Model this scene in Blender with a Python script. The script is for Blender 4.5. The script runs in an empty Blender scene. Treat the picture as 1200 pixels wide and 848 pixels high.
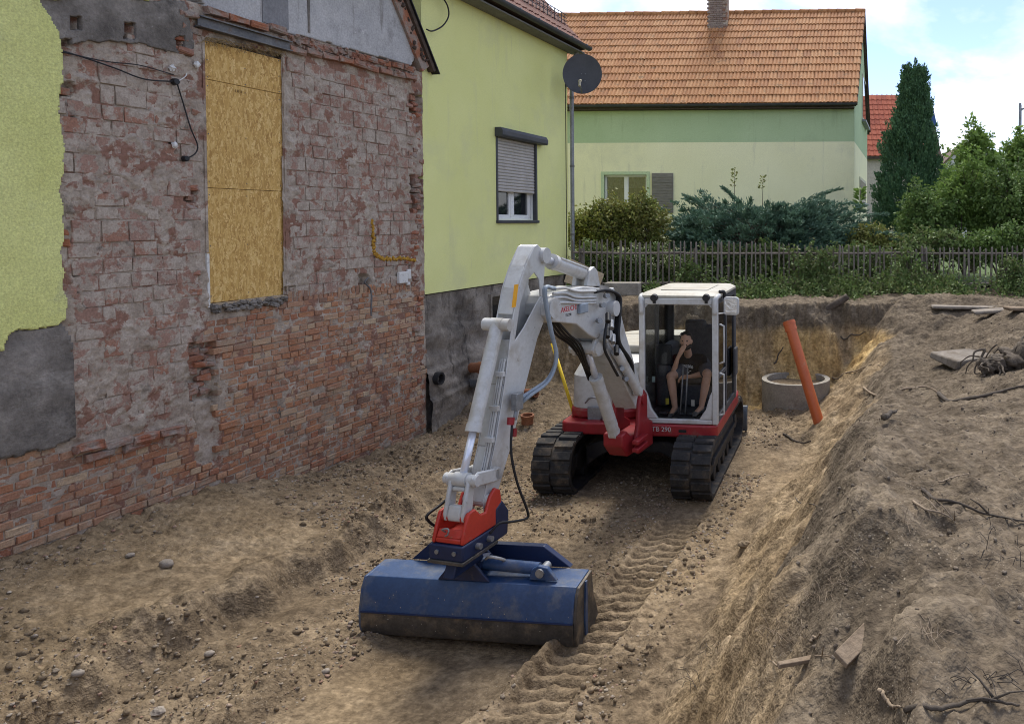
import bpy, math, random
import numpy as np
from mathutils import Vector, Matrix
R = math.radians
random.seed(4)
rng = np.random.default_rng(7)
S = bpy.context.scene
C = S.collection

# ------------------------------------------------------------------ camera
CAMZ, F, PX, PY, PITCH = 3.4, 880.0, 900.0, 283.0, R(1.5)
cam = bpy.data.cameras.new('camera')
camo = bpy.data.objects.new('camera', cam)
C.objects.link(camo)
camo.location = (0, 0, CAMZ)
camo.rotation_euler = (R(90) - PITCH, 0, 0)
cam.sensor_width = 36.0
cam.lens = 36.0 * F / 1200.0
cam.shift_x = (600 - PX) / 1200.0
cam.shift_y = (PY - 424) / 1200.0
cam.clip_start = 0.05
cam.clip_end = 6000
S.camera = camo

# ------------------------------------------------------------------ world, sun, exposure
SUN_EL, SUN_AZ = R(60), R(3)      # compass azimuth of the sun, +Y = north, clockwise
W = bpy.data.worlds.new('World')
S.world = W
W.use_nodes = True
nt = W.node_tree
nt.nodes.clear()
N = nt.nodes.new
L = nt.links.new
sky = N('ShaderNodeTexSky')
sky.sky_type = 'NISHITA'
sky.sun_disc = False
sky.sun_elevation = SUN_EL
sky.sun_rotation = SUN_AZ
sky.air_density = 1.0
sky.dust_density = 0.3
tc = N('ShaderNodeTexCoord')
sep = N('ShaderNodeSeparateXYZ')
L(tc.outputs['Generated'], sep.inputs[0])
zz = N('ShaderNodeMath'); zz.operation = 'ADD'; zz.inputs[1].default_value = 0.42
L(sep.outputs['Z'], zz.inputs[0])
zm = N('ShaderNodeMath'); zm.operation = 'MAXIMUM'; zm.inputs[1].default_value = 0.03
L(zz.outputs[0], zm.inputs[0])
cb = N('ShaderNodeCombineXYZ')
for k, ax in enumerate('XY'):
    dv = N('ShaderNodeMath'); dv.operation = 'DIVIDE'
    L(sep.outputs[ax], dv.inputs[0]); L(zm.outputs[0], dv.inputs[1]); L(dv.outputs[0], cb.inputs[k])
cn = N('ShaderNodeTexNoise'); cn.inputs['Scale'].default_value = 2.2
cn.inputs['Detail'].default_value = 9; cn.inputs['Roughness'].default_value = 0.56
cn.inputs['Distortion'].default_value = 0.25
cmap = N('ShaderNodeMapping'); cmap.inputs['Location'].default_value = (3.1, 0.7, 0)
L(cb.outputs[0], cmap.inputs[0]); L(cmap.outputs[0], cn.inputs['Vector'])
cr = N('ShaderNodeValToRGB')
cr.color_ramp.elements[0].position = 0.43; cr.color_ramp.elements[0].color = (0, 0, 0, 1)
cr.color_ramp.elements[1].position = 0.62; cr.color_ramp.elements[1].color = (1, 1, 1, 1)
L(cn.outputs['Fac'], cr.inputs[0])
cn2 = N('ShaderNodeTexNoise'); cn2.inputs['Scale'].default_value = 2.6; cn2.inputs['Detail'].default_value = 7
cmap2 = N('ShaderNodeMapping'); cmap2.inputs['Location'].default_value = (9.3, 4.7, 2)
L(cb.outputs[0], cmap2.inputs[0]); L(cmap2.outputs[0], cn2.inputs['Vector'])
cc = N('ShaderNodeValToRGB')
cc.color_ramp.elements[0].position = 0.36; cc.color_ramp.elements[0].color = (1.6, 1.72, 1.95, 1)
cc.color_ramp.elements[1].position = 0.62; cc.color_ramp.elements[1].color = (3.5, 3.48, 3.48, 1)
L(cn2.outputs['Fac'], cc.inputs[0])
mx = N('ShaderNodeMix'); mx.data_type = 'RGBA'
tn = N('ShaderNodeMix'); tn.data_type = 'RGBA'; tn.blend_type = 'MULTIPLY'; tn.inputs[0].default_value = 1; tn.inputs[7].default_value = (.37, .365, .45, 1)
L(sky.outputs[0], tn.inputs[6])
L(cr.outputs[0], mx.inputs[0]); L(tn.outputs[2], mx.inputs[6]); L(cc.outputs[0], mx.inputs[7])
bg = N('ShaderNodeBackground'); bg.inputs['Strength'].default_value = 0.15
L(mx.outputs[2], bg.inputs['Color'])
wo = N('ShaderNodeOutputWorld')
L(bg.outputs[0], wo.inputs['Surface'])

sl = bpy.data.lights.new('sun', 'SUN')
sl.energy = 1.5
sl.angle = R(24)
sl.color = (1.0, 0.95, 0.87)
slo = bpy.data.objects.new('sun', sl)
C.objects.link(slo)
sd = Vector((math.sin(SUN_AZ) * math.cos(SUN_EL), math.cos(SUN_AZ) * math.cos(SUN_EL), math.sin(SUN_EL)))
slo.rotation_euler = sd.to_track_quat('Z', 'Y').to_euler()
slo.location = (-8, -8, 20)

S.view_settings.view_transform = 'Standard'
S.view_settings.look = 'None'
S.view_settings.gamma = 1.0
S.view_settings.use_curve_mapping = False
S.view_settings.exposure = 1.8
S.render.engine = 'CYCLES'
S.cycles.filter_width = 1.0

# ------------------------------------------------------------------ picture -> place helpers (real distances)
FW = Vector((0, math.cos(PITCH), -math.sin(PITCH)))
UP = Vector((0, math.sin(PITCH), math.cos(PITCH)))
CO = Vector((0, 0, CAMZ))
def ray(px, py):
    return FW + Vector((1, 0, 0)) * ((px - PX) / F) + UP * (-(py - PY) / F)
def at_y(px, py, Y):
    d = ray(px, py); return CO + d * (Y / d.y)
def at_z(px, py, z):
    d = ray(px, py); return CO + d * ((z - CAMZ) / d.z)
def project(p):
    v = Vector(p) - CO
    f = v.dot(FW)
    return PX + F * v.x / f, PY - F * v.dot(UP) / f
# the long wall line: X = WX0 + WT * Y
WX0, WT = -7.58, 0.193
WB = math.atan(WT)
WE = Vector((math.sin(WB), math.cos(WB), 0)); WN = Vector((math.cos(WB), -math.sin(WB), 0))
WP = Vector((WX0 + WT * 4.0, 4.0, 0))          # wall origin (t = 0)
def wall_tz(px, py, off=0.0):
    d = ray(px, py)
    k = ((WP + WN * off) - CO).dot(WN) / d.dot(WN)
    p = CO + d * k
    return (p - WP).dot(WE), p.z
def wall_pt(t, z, off=0.0):
    return WP + WE * t + WN * off + Vector((0, 0, z))
def wall_px(t, z):
    return project(wall_pt(t, z))

# ------------------------------------------------------------------ noise
_T = rng.random((256, 256))
def vnoise(x, y, seed=0):
    x = np.asarray(x, float) + seed * 17.31; y = np.asarray(y, float) + seed * 9.73
    xi = np.floor(x).astype(int); yi = np.floor(y).astype(int)
    fx = x - xi; fy = y - yi
    fx = fx * fx * (3 - 2 * fx); fy = fy * fy * (3 - 2 * fy)
    a = _T[xi & 255, yi & 255]; b = _T[(xi + 1) & 255, yi & 255]
    c = _T[xi & 255, (yi + 1) & 255]; d = _T[(xi + 1) & 255, (yi + 1) & 255]
    return (a * (1 - fx) + b * fx) * (1 - fy) + (c * (1 - fx) + d * fx) * fy
def fbm(x, y, o=4, seed=0, g=0.5):
    r = 0; a = 1; n = 0
    for k in range(o):
        r = r + a * (vnoise(np.asarray(x) * 2 ** k, np.asarray(y) * 2 ** k, seed + k) * 2 - 1); n += a; a *= g
    return r / n * 1.6
def ss(x):
    x = np.clip(x, 0, 1); return x * x * (3 - 2 * x)
def inpoly(x, y, poly):
    r = False; n = len(poly); j = n - 1
    for i in range(n):
        xi, yi = poly[i]; xj, yj = poly[j]
        if (yi > y) != (yj > y) and x < (xj - xi) * (y - yi) / (yj - yi) + xi: r = not r
        j = i
    return r
def inpoly_np(x, y, poly):
    r = np.zeros(x.shape, bool); n = len(poly); j = n - 1
    for i in range(n):
        xi, yi = poly[i]; xj, yj = poly[j]
        if yi != yj:
            r ^= ((yi > y) != (yj > y)) & (x < (xj - xi) * (y - yi) / (yj - yi) + xi)
        j = i
    return r

# ------------------------------------------------------------------ materials
def mat(name, cols, scale=6.0, rough=0.85, bump=0.3, bscale=60.0, spec=0.3, metal=0.0, rnd=None, rcols=None, rfac=0.6,
        dirt=None, detail=5, vec='pos', stretch=None, fine=0.12, coat=0.0, trans=0.0, bdist=0.01, lo=0.3, hi=0.7):
    m = bpy.data.materials.new(name); m.use_nodes = True
    nt = m.node_tree; nd = nt.nodes; n = nd.new; l = nt.links.new
    b = nd['Principled BSDF']
    if vec == 'pos':
        v = n('ShaderNodeNewGeometry').outputs['Position']
    else:
        v = n('ShaderNodeTexCoord').outputs['Object']
    if stretch:
        mp = n('ShaderNodeMapping'); mp.inputs['Scale'].default_value = stretch
        l(v, mp.inputs[0]); v = mp.outputs[0]
    if isinstance(cols[0], (int, float)): cols = [cols]
    def noise(sc, det=detail, rg=0.6, off=0):
        t = n('ShaderNodeTexNoise'); t.inputs['Scale'].default_value = sc; t.inputs['Detail'].default_value = det
        t.inputs['Roughness'].default_value = rg
        if off:
            mp = n('ShaderNodeMapping'); mp.inputs['Location'].default_value = (off, off * 2.1, off * .7)
            l(v, mp.inputs[0]); l(mp.outputs[0], t.inputs['Vector'])
        else: l(v, t.inputs['Vector'])
        return t.outputs['Fac']
    def ramp(fac, cs, lo=lo, hi=hi):
        r = n('ShaderNodeValToRGB'); e = r.color_ramp.elements
        k = len(cs)
        while len(e) < k: e.new(0.5)
        for i, c in enumerate(cs):
            e[i].position = lo + (hi - lo) * i / max(1, k - 1); e[i].color = (*c, 1)
        l(fac, r.inputs[0]); return r.outputs[0]
    def mix(f, a, c, mode='MIX'):
        x = n('ShaderNodeMix'); x.data_type = 'RGBA'; x.blend_type = mode
        for i, s in ((0, f), (6, a), (7, c)):
            if hasattr(s, 'is_linked'): l(s, x.inputs[i])
            else: x.inputs[i].default_value = s if i == 0 else (*s, 1)
        return x.outputs[2]
    if len(cols) == 1: col = None; base = cols[0]
    else: base = ramp(noise(scale), cols)
    if rnd:
        if rnd == 'obj': ro = n('ShaderNodeObjectInfo').outputs['Random']
        else: ro = n('ShaderNodeNewGeometry').outputs['Random Per Island']
        rc = n('ShaderNodeValToRGB'); e = rc.color_ramp.elements; rc.color_ramp.interpolation = 'LINEAR'
        while len(e) < len(rcols): e.new(0.5)
        for i, c in enumerate(rcols):
            e[i].position = i / max(1, len(rcols) - 1); e[i].color = (*c, 1)
        l(ro, rc.inputs[0])
        base = mix(rfac, base, rc.outputs[0])
    if dirt:
        for i, dd in enumerate(dirt):
            dc, dsc, dlo, dhi = dd[:4]; v0 = v
            if len(dd) > 4:
                mp = n('ShaderNodeMapping'); mp.inputs['Scale'].default_value = dd[4]; l(v, mp.inputs[0]); v = mp.outputs[0]
            base = mix(ramp(noise(dsc, max(6, detail), 0.65, 3.3 + 5 * i), [(0, 0, 0), (1, 1, 1)], dlo, dhi), base, dc)
            v = v0
    if fine:
        g = ramp(noise(bscale * 0.7, 2), [(1 - fine * 2,) * 3, (1 + fine * 1.2,) * 3], 0.25, 0.75)
        base = mix(1.0, base, g, 'MULTIPLY')
    if hasattr(base, 'is_linked'): l(base, b.inputs['Base Color'])
    else: b.inputs['Base Color'].default_value = (*base, 1)
    b.inputs['Roughness'].default_value = rough
    b.inputs['Specular IOR Level'].default_value = spec
    b.inputs['Metallic'].default_value = metal
    b.inputs['Coat Weight'].default_value = coat
    if bump:
        bp = n('ShaderNodeBump'); bp.inputs['Strength'].default_value = bump; bp.inputs['Distance'].default_value = bdist
        l(noise(bscale, 4, 0.65, 1.7), bp.inputs['Height']); l(bp.outputs[0], b.inputs['Normal'])
    if trans:
        tr = n('ShaderNodeBsdfTranslucent')
        if hasattr(base, 'is_linked'): l(base, tr.inputs['Color'])
        else: tr.inputs['Color'].default_value = (*base, 1)
        ms = n('ShaderNodeMixShader'); ms.inputs[0].default_value = trans
        l(b.outputs[0], ms.inputs[1]); l(tr.outputs[0], ms.inputs[2])
        l(ms.outputs[0], nd['Material Output'].inputs['Surface'])
    return m
def glass(name, tint=(0.75, 0.8, 0.8), refl=0.12):
    m = bpy.data.materials.new(name); m.use_nodes = True
    nt = m.node_tree; nd = nt.nodes; n = nd.new; l = nt.links.new
    t = n('ShaderNodeBsdfTransparent'); t.inputs[0].default_value = (*tint, 1)
    g = n('ShaderNodeBsdfGlossy'); g.inputs['Roughness'].default_value = 0.03
    fr = n('ShaderNodeFresnel'); fr.inputs['IOR'].default_value = 1.45
    ad = n('ShaderNodeMath'); ad.operation = 'ADD'; ad.inputs[1].default_value = refl - 0.04
    l(fr.outputs[0], ad.inputs[0])
    ms = n('ShaderNodeMixShader'); l(ad.outputs[0], ms.inputs[0]); l(t.outputs[0], ms.inputs[1]); l(g.outputs[0], ms.inputs[2])
    l(ms.outputs[0], nd['Material Output'].inputs['Surface'])
    return m

# ------------------------------------------------------------------ mesh builder
class MB:
    def __init__(s, M=None): s.v = []; s.f = []; s.M = M
    def add(s, vs, fs):
        o = len(s.v)
        s.v += [tuple(s.M @ Vector(p)) if s.M is not None else tuple(p) for p in vs]
        s.f += [tuple(i + o for i in f) for f in fs]
        return s
    def box(s, x0, x1, y0, y1, z0, z1, M=None):
        vs = [(x, y, z) for x in (x0, x1) for y in (y0, y1) for z in (z0, z1)]
        if M is not None: vs = [M @ Vector(p) for p in vs]
        return s.add(vs, [(0, 1, 3, 2), (4, 6, 7, 5), (0, 4, 5, 1), (2, 3, 7, 6), (0, 2, 6, 4), (1, 5, 7, 3)])
    def obox(s, c, size, M):
        a, b, d = size[0] / 2, size[1] / 2, size[2] / 2
        return s.box(-a, a, -b, b, -d, d, Matrix.Translation(Vector(c)) @ M.to_4x4())
    def prism(s, pts, w0, w1, ax='y', M=None):
        """2D polygon extruded along an axis: ax y -> pts are (x, z)"""
        n = len(pts); vs = []
        for w in (w0, w1):
            for a, b in pts:
                vs.append((a, w, b) if ax == 'y' else (w, a, b) if ax == 'x' else (a, b, w))
        if M is not None: vs = [M @ Vector(p) for p in vs]
        fs = [tuple(range(n)), tuple(range(2 * n - 1, n - 1, -1))] + [(i, i + n, (i + 1) % n + n, (i + 1) % n) for i in range(n)]
        return s.add(vs, fs)
    def cyl(s, p0, p1, r0, r1=None, seg=14, caps=True):
        r1 = r0 if r1 is None else r1
        p0 = Vector(p0); p1 = Vector(p1); d = (p1 - p0).normalized()
        a = d.orthogonal().normalized(); b = d.cross(a)
        vs = []
        for p, r in ((p0, r0), (p1, r1)):
            for i in range(seg):
                t = 2 * math.pi * i / seg
                vs.append(p + (a * math.cos(t) + b * math.sin(t)) * r)
        fs = [(i, (i + 1) % seg, (i + 1) % seg + seg, i + seg) for i in range(seg)]
        if caps: fs += [tuple(range(seg - 1, -1, -1)), tuple(range(seg, 2 * seg))]
        return s.add(vs, fs)
    def tube(s, path, r, seg=8, caps=True, taper=None):
        P = [Vector(p) for p in path]; n = len(P); vs = []
        a = None
        for i, p in enumerate(P):
            d = (P[min(i + 1, n - 1)] - P[max(i - 1, 0)]).normalized()
            if a is None: a = d.orthogonal().normalized()
            else:
                a = (a - d * a.dot(d))
                a = a.normalized() if a.length > 1e-6 else d.orthogonal().normalized()
            b = d.cross(a)
            rr = r(i / (n - 1)) if callable(r) else r
            for k in range(seg):
                t = 2 * math.pi * k / seg
                vs.append(p + (a * math.cos(t) + b * math.sin(t)) * rr)
        fs = [(i * seg + k, i * seg + (k + 1) % seg, (i + 1) * seg + (k + 1) % seg, (i + 1) * seg + k) for i in range(n - 1) for k in range(seg)]
        if caps: fs += [tuple(range(seg - 1, -1, -1)), tuple(range((n - 1) * seg, n * seg))]
        return s.add(vs, fs)
    def pipe(s, p0, p1, r, ri, seg=24):
        """hollow pipe with open ends"""
        p0 = Vector(p0); p1 = Vector(p1); d = (p1 - p0).normalized()
        a = d.orthogonal().normalized(); b = d.cross(a); vs = []
        for p, rr in ((p0, r), (p1, r), (p1, ri), (p0, ri)):
            for i in range(seg):
                t = 2 * math.pi * i / seg
                vs.append(p + (a * math.cos(t) + b * math.sin(t)) * rr)
        fs = [(k * seg + i, k * seg + (i + 1) % seg, ((k + 1) % 4) * seg + (i + 1) % seg, ((k + 1) % 4) * seg + i) for k in range(4) for i in range(seg)]
        return s.add(vs, fs)
    def ball(s, c, r, M=None, seg=12, rings=8, jit=0):
        vs = []; c = Vector(c); rr = r if hasattr(r, '__len__') else (r, r, r)
        for i in range(rings + 1):
            ph = math.pi * i / rings
            for k in range(seg):
                t = 2 * math.pi * k / seg
                p = Vector((rr[0] * math.sin(ph) * math.cos(t), rr[1] * math.sin(ph) * math.sin(t), rr[2] * math.cos(ph)))
                if jit: p *= 1 + random.uniform(-jit, jit)
                if M is not None: p = M @ p
                vs.append(c + p)
        fs = [(i * seg + k, (i + 1) * seg + k, (i + 1) * seg + (k + 1) % seg, i * seg + (k + 1) % seg) for i in range(rings) for k in range(seg)]
        return s.add(vs, fs)
    def caps(s, p0, p1, r0, r1):
        s.ball(p0, r0, seg=14, rings=10); s.ball(p1, r1, seg=14, rings=10)
        return s.cyl(p0, p1, r0, r1, 14)
    def mesh(s, name, m, smooth=False):
        me = bpy.data.meshes.new(name); me.from_pydata(s.v, [], s.f)
        if m is not None: me.materials.append(m)
        me.validate(clean_customdata=False)
        if smooth: me.shade_smooth()
        me.update(); return me
    def build(s, name, m, parent=None, smooth=False, bevel=0, auto=None):
        me = s.mesh(name, m, smooth or auto is not None or bevel > 0)
        o = link(name, me, parent)
        if bevel:
            md = o.modifiers.new('bevel', 'BEVEL'); md.width = bevel; md.segments = 2; md.limit_method = 'ANGLE'; md.angle_limit = R(32)
        if auto is not None or bevel:
            me.set_sharp_from_angle(angle=R(auto if auto else 32))
        return o
def link(name, data, parent=None):
    o = bpy.data.objects.new(name, data); C.objects.link(o)
    if parent is not None: o.parent = parent
    return o
def tag(o, label=None, cat=None, group=None, kind=None):
    if label: o['label'] = label
    if cat: o['category'] = cat
    if group: o['group'] = group
    if kind: o['kind'] = kind
    return o
def thing(name, label, cat, loc=(0, 0, 0), rz=0.0, group=None):
    o = link(name, None); o.location = loc; o.rotation_euler = (0, 0, rz); o.empty_display_size = 0.2
    return tag(o, label, cat, group)
def np_mesh(name, V, Fc, m, smooth=False):
    """V (n,3), Fc (k,4) or (k,3) arrays"""
    me = bpy.data.meshes.new(name); V = np.asarray(V, np.float32); Fc = np.asarray(Fc, np.int32)
    k = Fc.shape[1]
    me.vertices.add(len(V)); me.vertices.foreach_set('co', V.ravel())
    me.loops.add(Fc.size); me.loops.foreach_set('vertex_index', Fc.ravel())
    me.polygons.add(len(Fc)); me.polygons.foreach_set('loop_start', np.arange(0, Fc.size, k, dtype=np.int32))
    me.polygons.foreach_set('loop_total', np.full(len(Fc), k, np.int32))
    if smooth: me.polygons.foreach_set('use_smooth', np.ones(len(Fc), bool))
    me.materials.append(m); me.update(calc_edges=True); return me
def spline(pts, n=24):
    P = [Vector(p) for p in pts]; P = [P[0] * 2 - P[1]] + P + [P[-1] * 2 - P[-2]]; out = []
    segs = len(P) - 3
    for i in range(segs):
        a, b, c, d = P[i:i + 4]
        m = max(2, n // segs)
        for k in range(m):
            t = k / m
            out.append(0.5 * ((2 * b) + (c - a) * t + (2 * a - 5 * b + 4 * c - d) * t * t + (3 * b - a - 3 * c + d) * t ** 3))
    out.append(P[-2]); return out
def text_mesh(name, body, size, m, parent, M, extrude=0.0008):
    cu = bpy.data.curves.new(name + '_cv', 'FONT'); cu.body = body; cu.size = size; cu.align_x = 'CENTER'; cu.align_y = 'CENTER'; cu.extrude = extrude
    t = bpy.data.objects.new('t', cu); C.objects.link(t)
    bpy.context.view_layer.update()
    me = bpy.data.meshes.new_from_object(t.evaluated_get(bpy.context.evaluated_depsgraph_get()))
    bpy.data.objects.remove(t); me.materials.clear(); me.materials.append(m); me.transform(M)
    me.name = name
    return link(name, me, parent)
# ------------------------------------------------------------------ terrain
PITQ = 5.93
HUMPS = []   # x, y, height, radius
def H(X, Y, fine=True):
    X = np.asarray(X, float); Y = np.asarray(Y, float)
    q = X - WX0 - WT * Y
    n1 = fbm(X * .55, Y * .55, 4, 1)
    zf = .05 * n1
    # soil banked against the wall
    zf = zf + (.36 - .24 * ss((Y - 6.5) / 4)) * np.exp(-(np.maximum(q, 0) / 1.15) ** 2)
    zf = zf + .40 * ss((Y - 11.6) / 2.2) * (1 - ss((q - .8) / 2.6)) + .22 * ss((Y - 11.2) / 2) * ss((q - 4.6) / 1.2)
    # raised strip along the wall, breaking off in a clod edge
    wob = .22 * fbm(Y * 1.1, Y * 0 + 3, 3, 5)
    edge = 1.85 + wob + .10 * fbm(X * 3, Y * 3, 3, 6)
    near = 1 - ss((Y - 8.2) / 1.6)
    zf = zf + .20 * (1 - ss((q - edge) / .20)) * near
    zf = zf + .10 * np.exp(-((q - edge + .10) / .18) ** 2) * near * (0.35 + 1.2 * np.abs(fbm(X * 5, Y * 5, 3, 8)))
    # lane scraped smooth by the bucket, berms beside it
    lane_y = 1 - ss((Y - 6.35) / .5)
    lw = .10 * fbm(Y * 1.3, Y * 0 + 8, 2, 9)
    inl = ss((q - 3.02 - lw + .25 * np.exp(-((Y - 6.1) / .5) ** 2)) / .16) * (1 - ss((q - 4.52 - lw) / .16)) * lane_y
    zf = zf - .09 * inl
    for qc, a, w in ((3.02, .09, .15), (4.62, .08, .10), (2.35, .07, .12)):
        zf = zf + a * np.exp(-((q - qc - lw) / w) ** 2) * lane_y * (.65 + .5 * fbm(X * 2.2, Y * 2.2, 3, 11))
    # track print
    st = ss((q - 4.72) / .05) * (1 - ss((q - 5.20) / .05)) * (1 - ss((Y - 9.0) / .5))
    age = .65 + .55 * fbm(X * 1.4, Y * 1.4, 2, 13)
    rib = np.tanh(2.2 * np.cos((Y + .045 * np.abs(q - 4.96) / .24 + .02 * fbm(X * 3, Y * 3, 2, 14)) * 2 * math.pi / .15) + .8)
    zf = zf + st * (-.05 + .036 * rib * np.clip(age + .3, .4, 1) + .016 * np.exp(-((q - 4.96) / .03) ** 2))
    for qc in (4.70, 5.24): zf = zf + .03 * np.exp(-((q - qc) / .06) ** 2) * (1 - ss((Y - 9.0) / .5))
    # machine stand levelled
    stand = (1 - ss((np.abs(X + 1.66) - 1.35) / .7)) * (1 - ss((np.abs(Y - 10.4) - 1.5) / .7))
    zf = zf * (1 - stand)
    rough = (1 - .8 * inl) * (1 - .8 * st) * (1 - .6 * stand)
    if fine:
        bil = lambda f, s: np.abs(fbm(X * f, Y * f, 3, s))
        zf = zf + rough * ss((fbm(X * .8, Y * .8, 2, 26) + .7) / 1.1) * (.045 * bil(2.6, 27) + .050 * bil(7.5, 28) + .030 * bil(17, 29) - .025)
        zf = zf + rough * (.020 * fbm(X * 2.6, Y * 2.6, 3, 21) + .012 * fbm(X * 8, Y * 8, 3, 22) + .006 * fbm(X * 24, Y * 24, 2, 23))
        lump = np.clip(fbm(X * 6.5, Y * 6.5, 3, 24) - .15, 0, 1)
        zf = zf + .035 * lump * rough * ss((fbm(X * .9, Y * .9, 2, 25) + .25) / .6)
    # upper level
    zt = 1.74 + .07 * n1 + .10 * ss((Y - 12) / 3)
    zt = zt + .11 * np.exp(-((q - 7.15 - wob) / .35) ** 2) * (1 - ss((Y - 11) / 2))
    zt = zt - .60 * ss((Y - 5.8) / 3.4) * (1 - ss((Y - 12.8) / 1.5)) * (1 - ss((q - 7.2) / 2.4))
    for hx, hy, hh, hr in HUMPS:
        zt = zt + hh * np.exp(-((X - hx) ** 2 + (Y - hy) ** 2) / hr ** 2)
    if fine:
        r2 = 1 - .65 * ss((Y - 16) / 3)
        near2 = 1 - ss((Y - 4.6) / 1.2)
        zt = zt + r2 * (.035 * fbm(X * 1.7, Y * 1.7, 4, 31) + .014 * fbm(X * 7, Y * 7, 3, 32) + .006 * fbm(X * 26, Y * 26, 2, 33))
        zt = zt + r2 * (.055 * bil(1.9, 36) + .034 * bil(5.5, 37) + .020 * bil(15, 38) - .03)
        zt = zt + near2 * (.05 * fbm(X * 3.1, Y * 3.1, 3, 34) + .05 * np.clip(fbm(X * 9, Y * 9, 3, 35) - .1, 0, 1))
    # ramps of the cut
    e1 = .22 * fbm(Y * .7, Y * 0 + 1, 3, 41) + .10 * fbm(X * 2.6, Y * 2.6, 3, 42)
    sq = (q - PITQ + e1 - .10 * ss((5 - Y) / 2)) / 1.5
    e2 = .26 * fbm(X * .9, X * 0 + 2, 3, 43) + .13 * fbm(X * 2.3, Y * 2.0, 3, 44) + .10 * np.abs(fbm(X * 6, Y * 4, 3, 47))
    sy = (Y - 13.55 + e2) / .75
    sn = (2.6 - Y) / 1.2
    r = np.maximum(np.maximum(sq, sy), sn)
    prof = np.clip(r, 0, 1)
    prof = prof ** 1.12
    prof = prof - .06 * np.sin(prof * math.pi * 2) * .5
    z = zf + (zt - zf) * prof
    if fine:
        mid = np.clip(r, 0, 1) * (1 - np.clip(r, 0, 1)) * 4
        z = z + mid * (.035 * fbm(X * 4, Y * 1.2, 3, 45) + .02 * fbm(X * 12, Y * 5, 3, 46) + .05 * np.abs(fbm(X * 5, Y * 4, 3, 48)))
    return z
def soil(X, Y):
    """where each soil lies: yellow sand in the lower part of the cut, dark topsoil above"""
    q = X - WX0 - WT * Y
    sq = (q - PITQ) / 1.5; sy = (Y - 13.55) / .62
    r = np.maximum(sq, sy)
    n = .22 * fbm(X * 1.2, Y * 1.2, 3, 51)
    far = (sy > sq).astype(float)
    top = ss((r + n * (1 - .4 * far) - .50 - .14 * far) / .22)
    sand = ss((r + n * .6 + .12) / .2) * (1 - ss((r + n * (1 - .4 * far) - .45 - .16 * far) / .26))
    sand = np.maximum(sand * (0.55 + .45 * ss(fbm(X * .9, Y * .9, 2, 52) + .6)), .85 * sand * (sy > sq))
    zc = H(X, Y, False); fz_ = (sy > -.45) & (r > -.1)
    tz = ss((zc + .22 * n - 1.22) / .22)
    top = np.where(fz_, tz, top); sand = np.where(fz_, (1 - tz) * ss((r + .1) / .2), sand)
    patch = ss((fbm(X * .45, Y * .45, 3, 53) - .25) / .5) * .5 * (r < 0)
    patch = np.maximum(patch, .7 * np.exp(-((q - 5.5) / .35) ** 2) * (1 - ss((Y - 9) / 3)) * ss(fbm(X, Y, 3, 54) + .5))
    return np.clip(np.maximum(sand, patch), 0, 1), np.clip(top, 0, 1)
def on_ground(px, py, far=20.0):
    d = ray(px, py); ts = np.arange(1.2, far, .01)
    xs = d.x * ts; ys = d.y * ts; zs = CAMZ + d.z * ts
    hit = np.where(zs < H(xs, ys))[0]
    i = hit[0] if len(hit) else len(ts) - 1
    return Vector((xs[i], ys[i], float(H(xs[i], ys[i]))))
def gz(x, y): return float(H(np.array([x]), np.array([y]))[0])

for px, py, hh, hr in ((1000, 640, .10, .35), (1130, 770, .10, .28), (960, 690, .09, .3), (1120, 640, .07, .4), (1040, 800, .06, .25)):
    p = at_z(px, py, 1.75); HUMPS.append((p.x, p.y, hh, hr))
for X_, Y_, hh, hr in ((2.3, 13.2, .16, .9), (4.6, 12.6, .20, .9), (3.6, 14.4, .14, .8), (.9, 14.6, .08, .6)):
    HUMPS.append((X_, Y_, hh, hr))

def axis(core0, core1, step, outs):
    a = list(np.arange(core0, core1 + 1e-6, step))
    lo, hi = a[0], a[-1]; s = step
    while hi < outs[1]:
        s *= 1.28; hi += s; a.append(hi)
    s = step
    while lo > outs[0]:
        s *= 1.28; lo -= s; a.insert(0, lo)
    return np.array(a)
gx = axis(-7.2, 5.2, .0225, (-1500, 1500))
gy = axis(2.0, 14.9, .0225, (-1500, 2500))
GX, GY = np.meshgrid(gx, gy)
GZ = H(GX, GY); GXc, GYc = GX, GY
nx, ny = len(gx), len(gy)
V = np.stack([GX.ravel(), GY.ravel(), GZ.ravel()], 1)
idx = np.arange(nx * ny).reshape(ny, nx)
Fq = np.stack([idx[:-1, :-1], idx[:-1, 1:], idx[1:, 1:], idx[1:, :-1]], -1).reshape(-1, 4)

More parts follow.
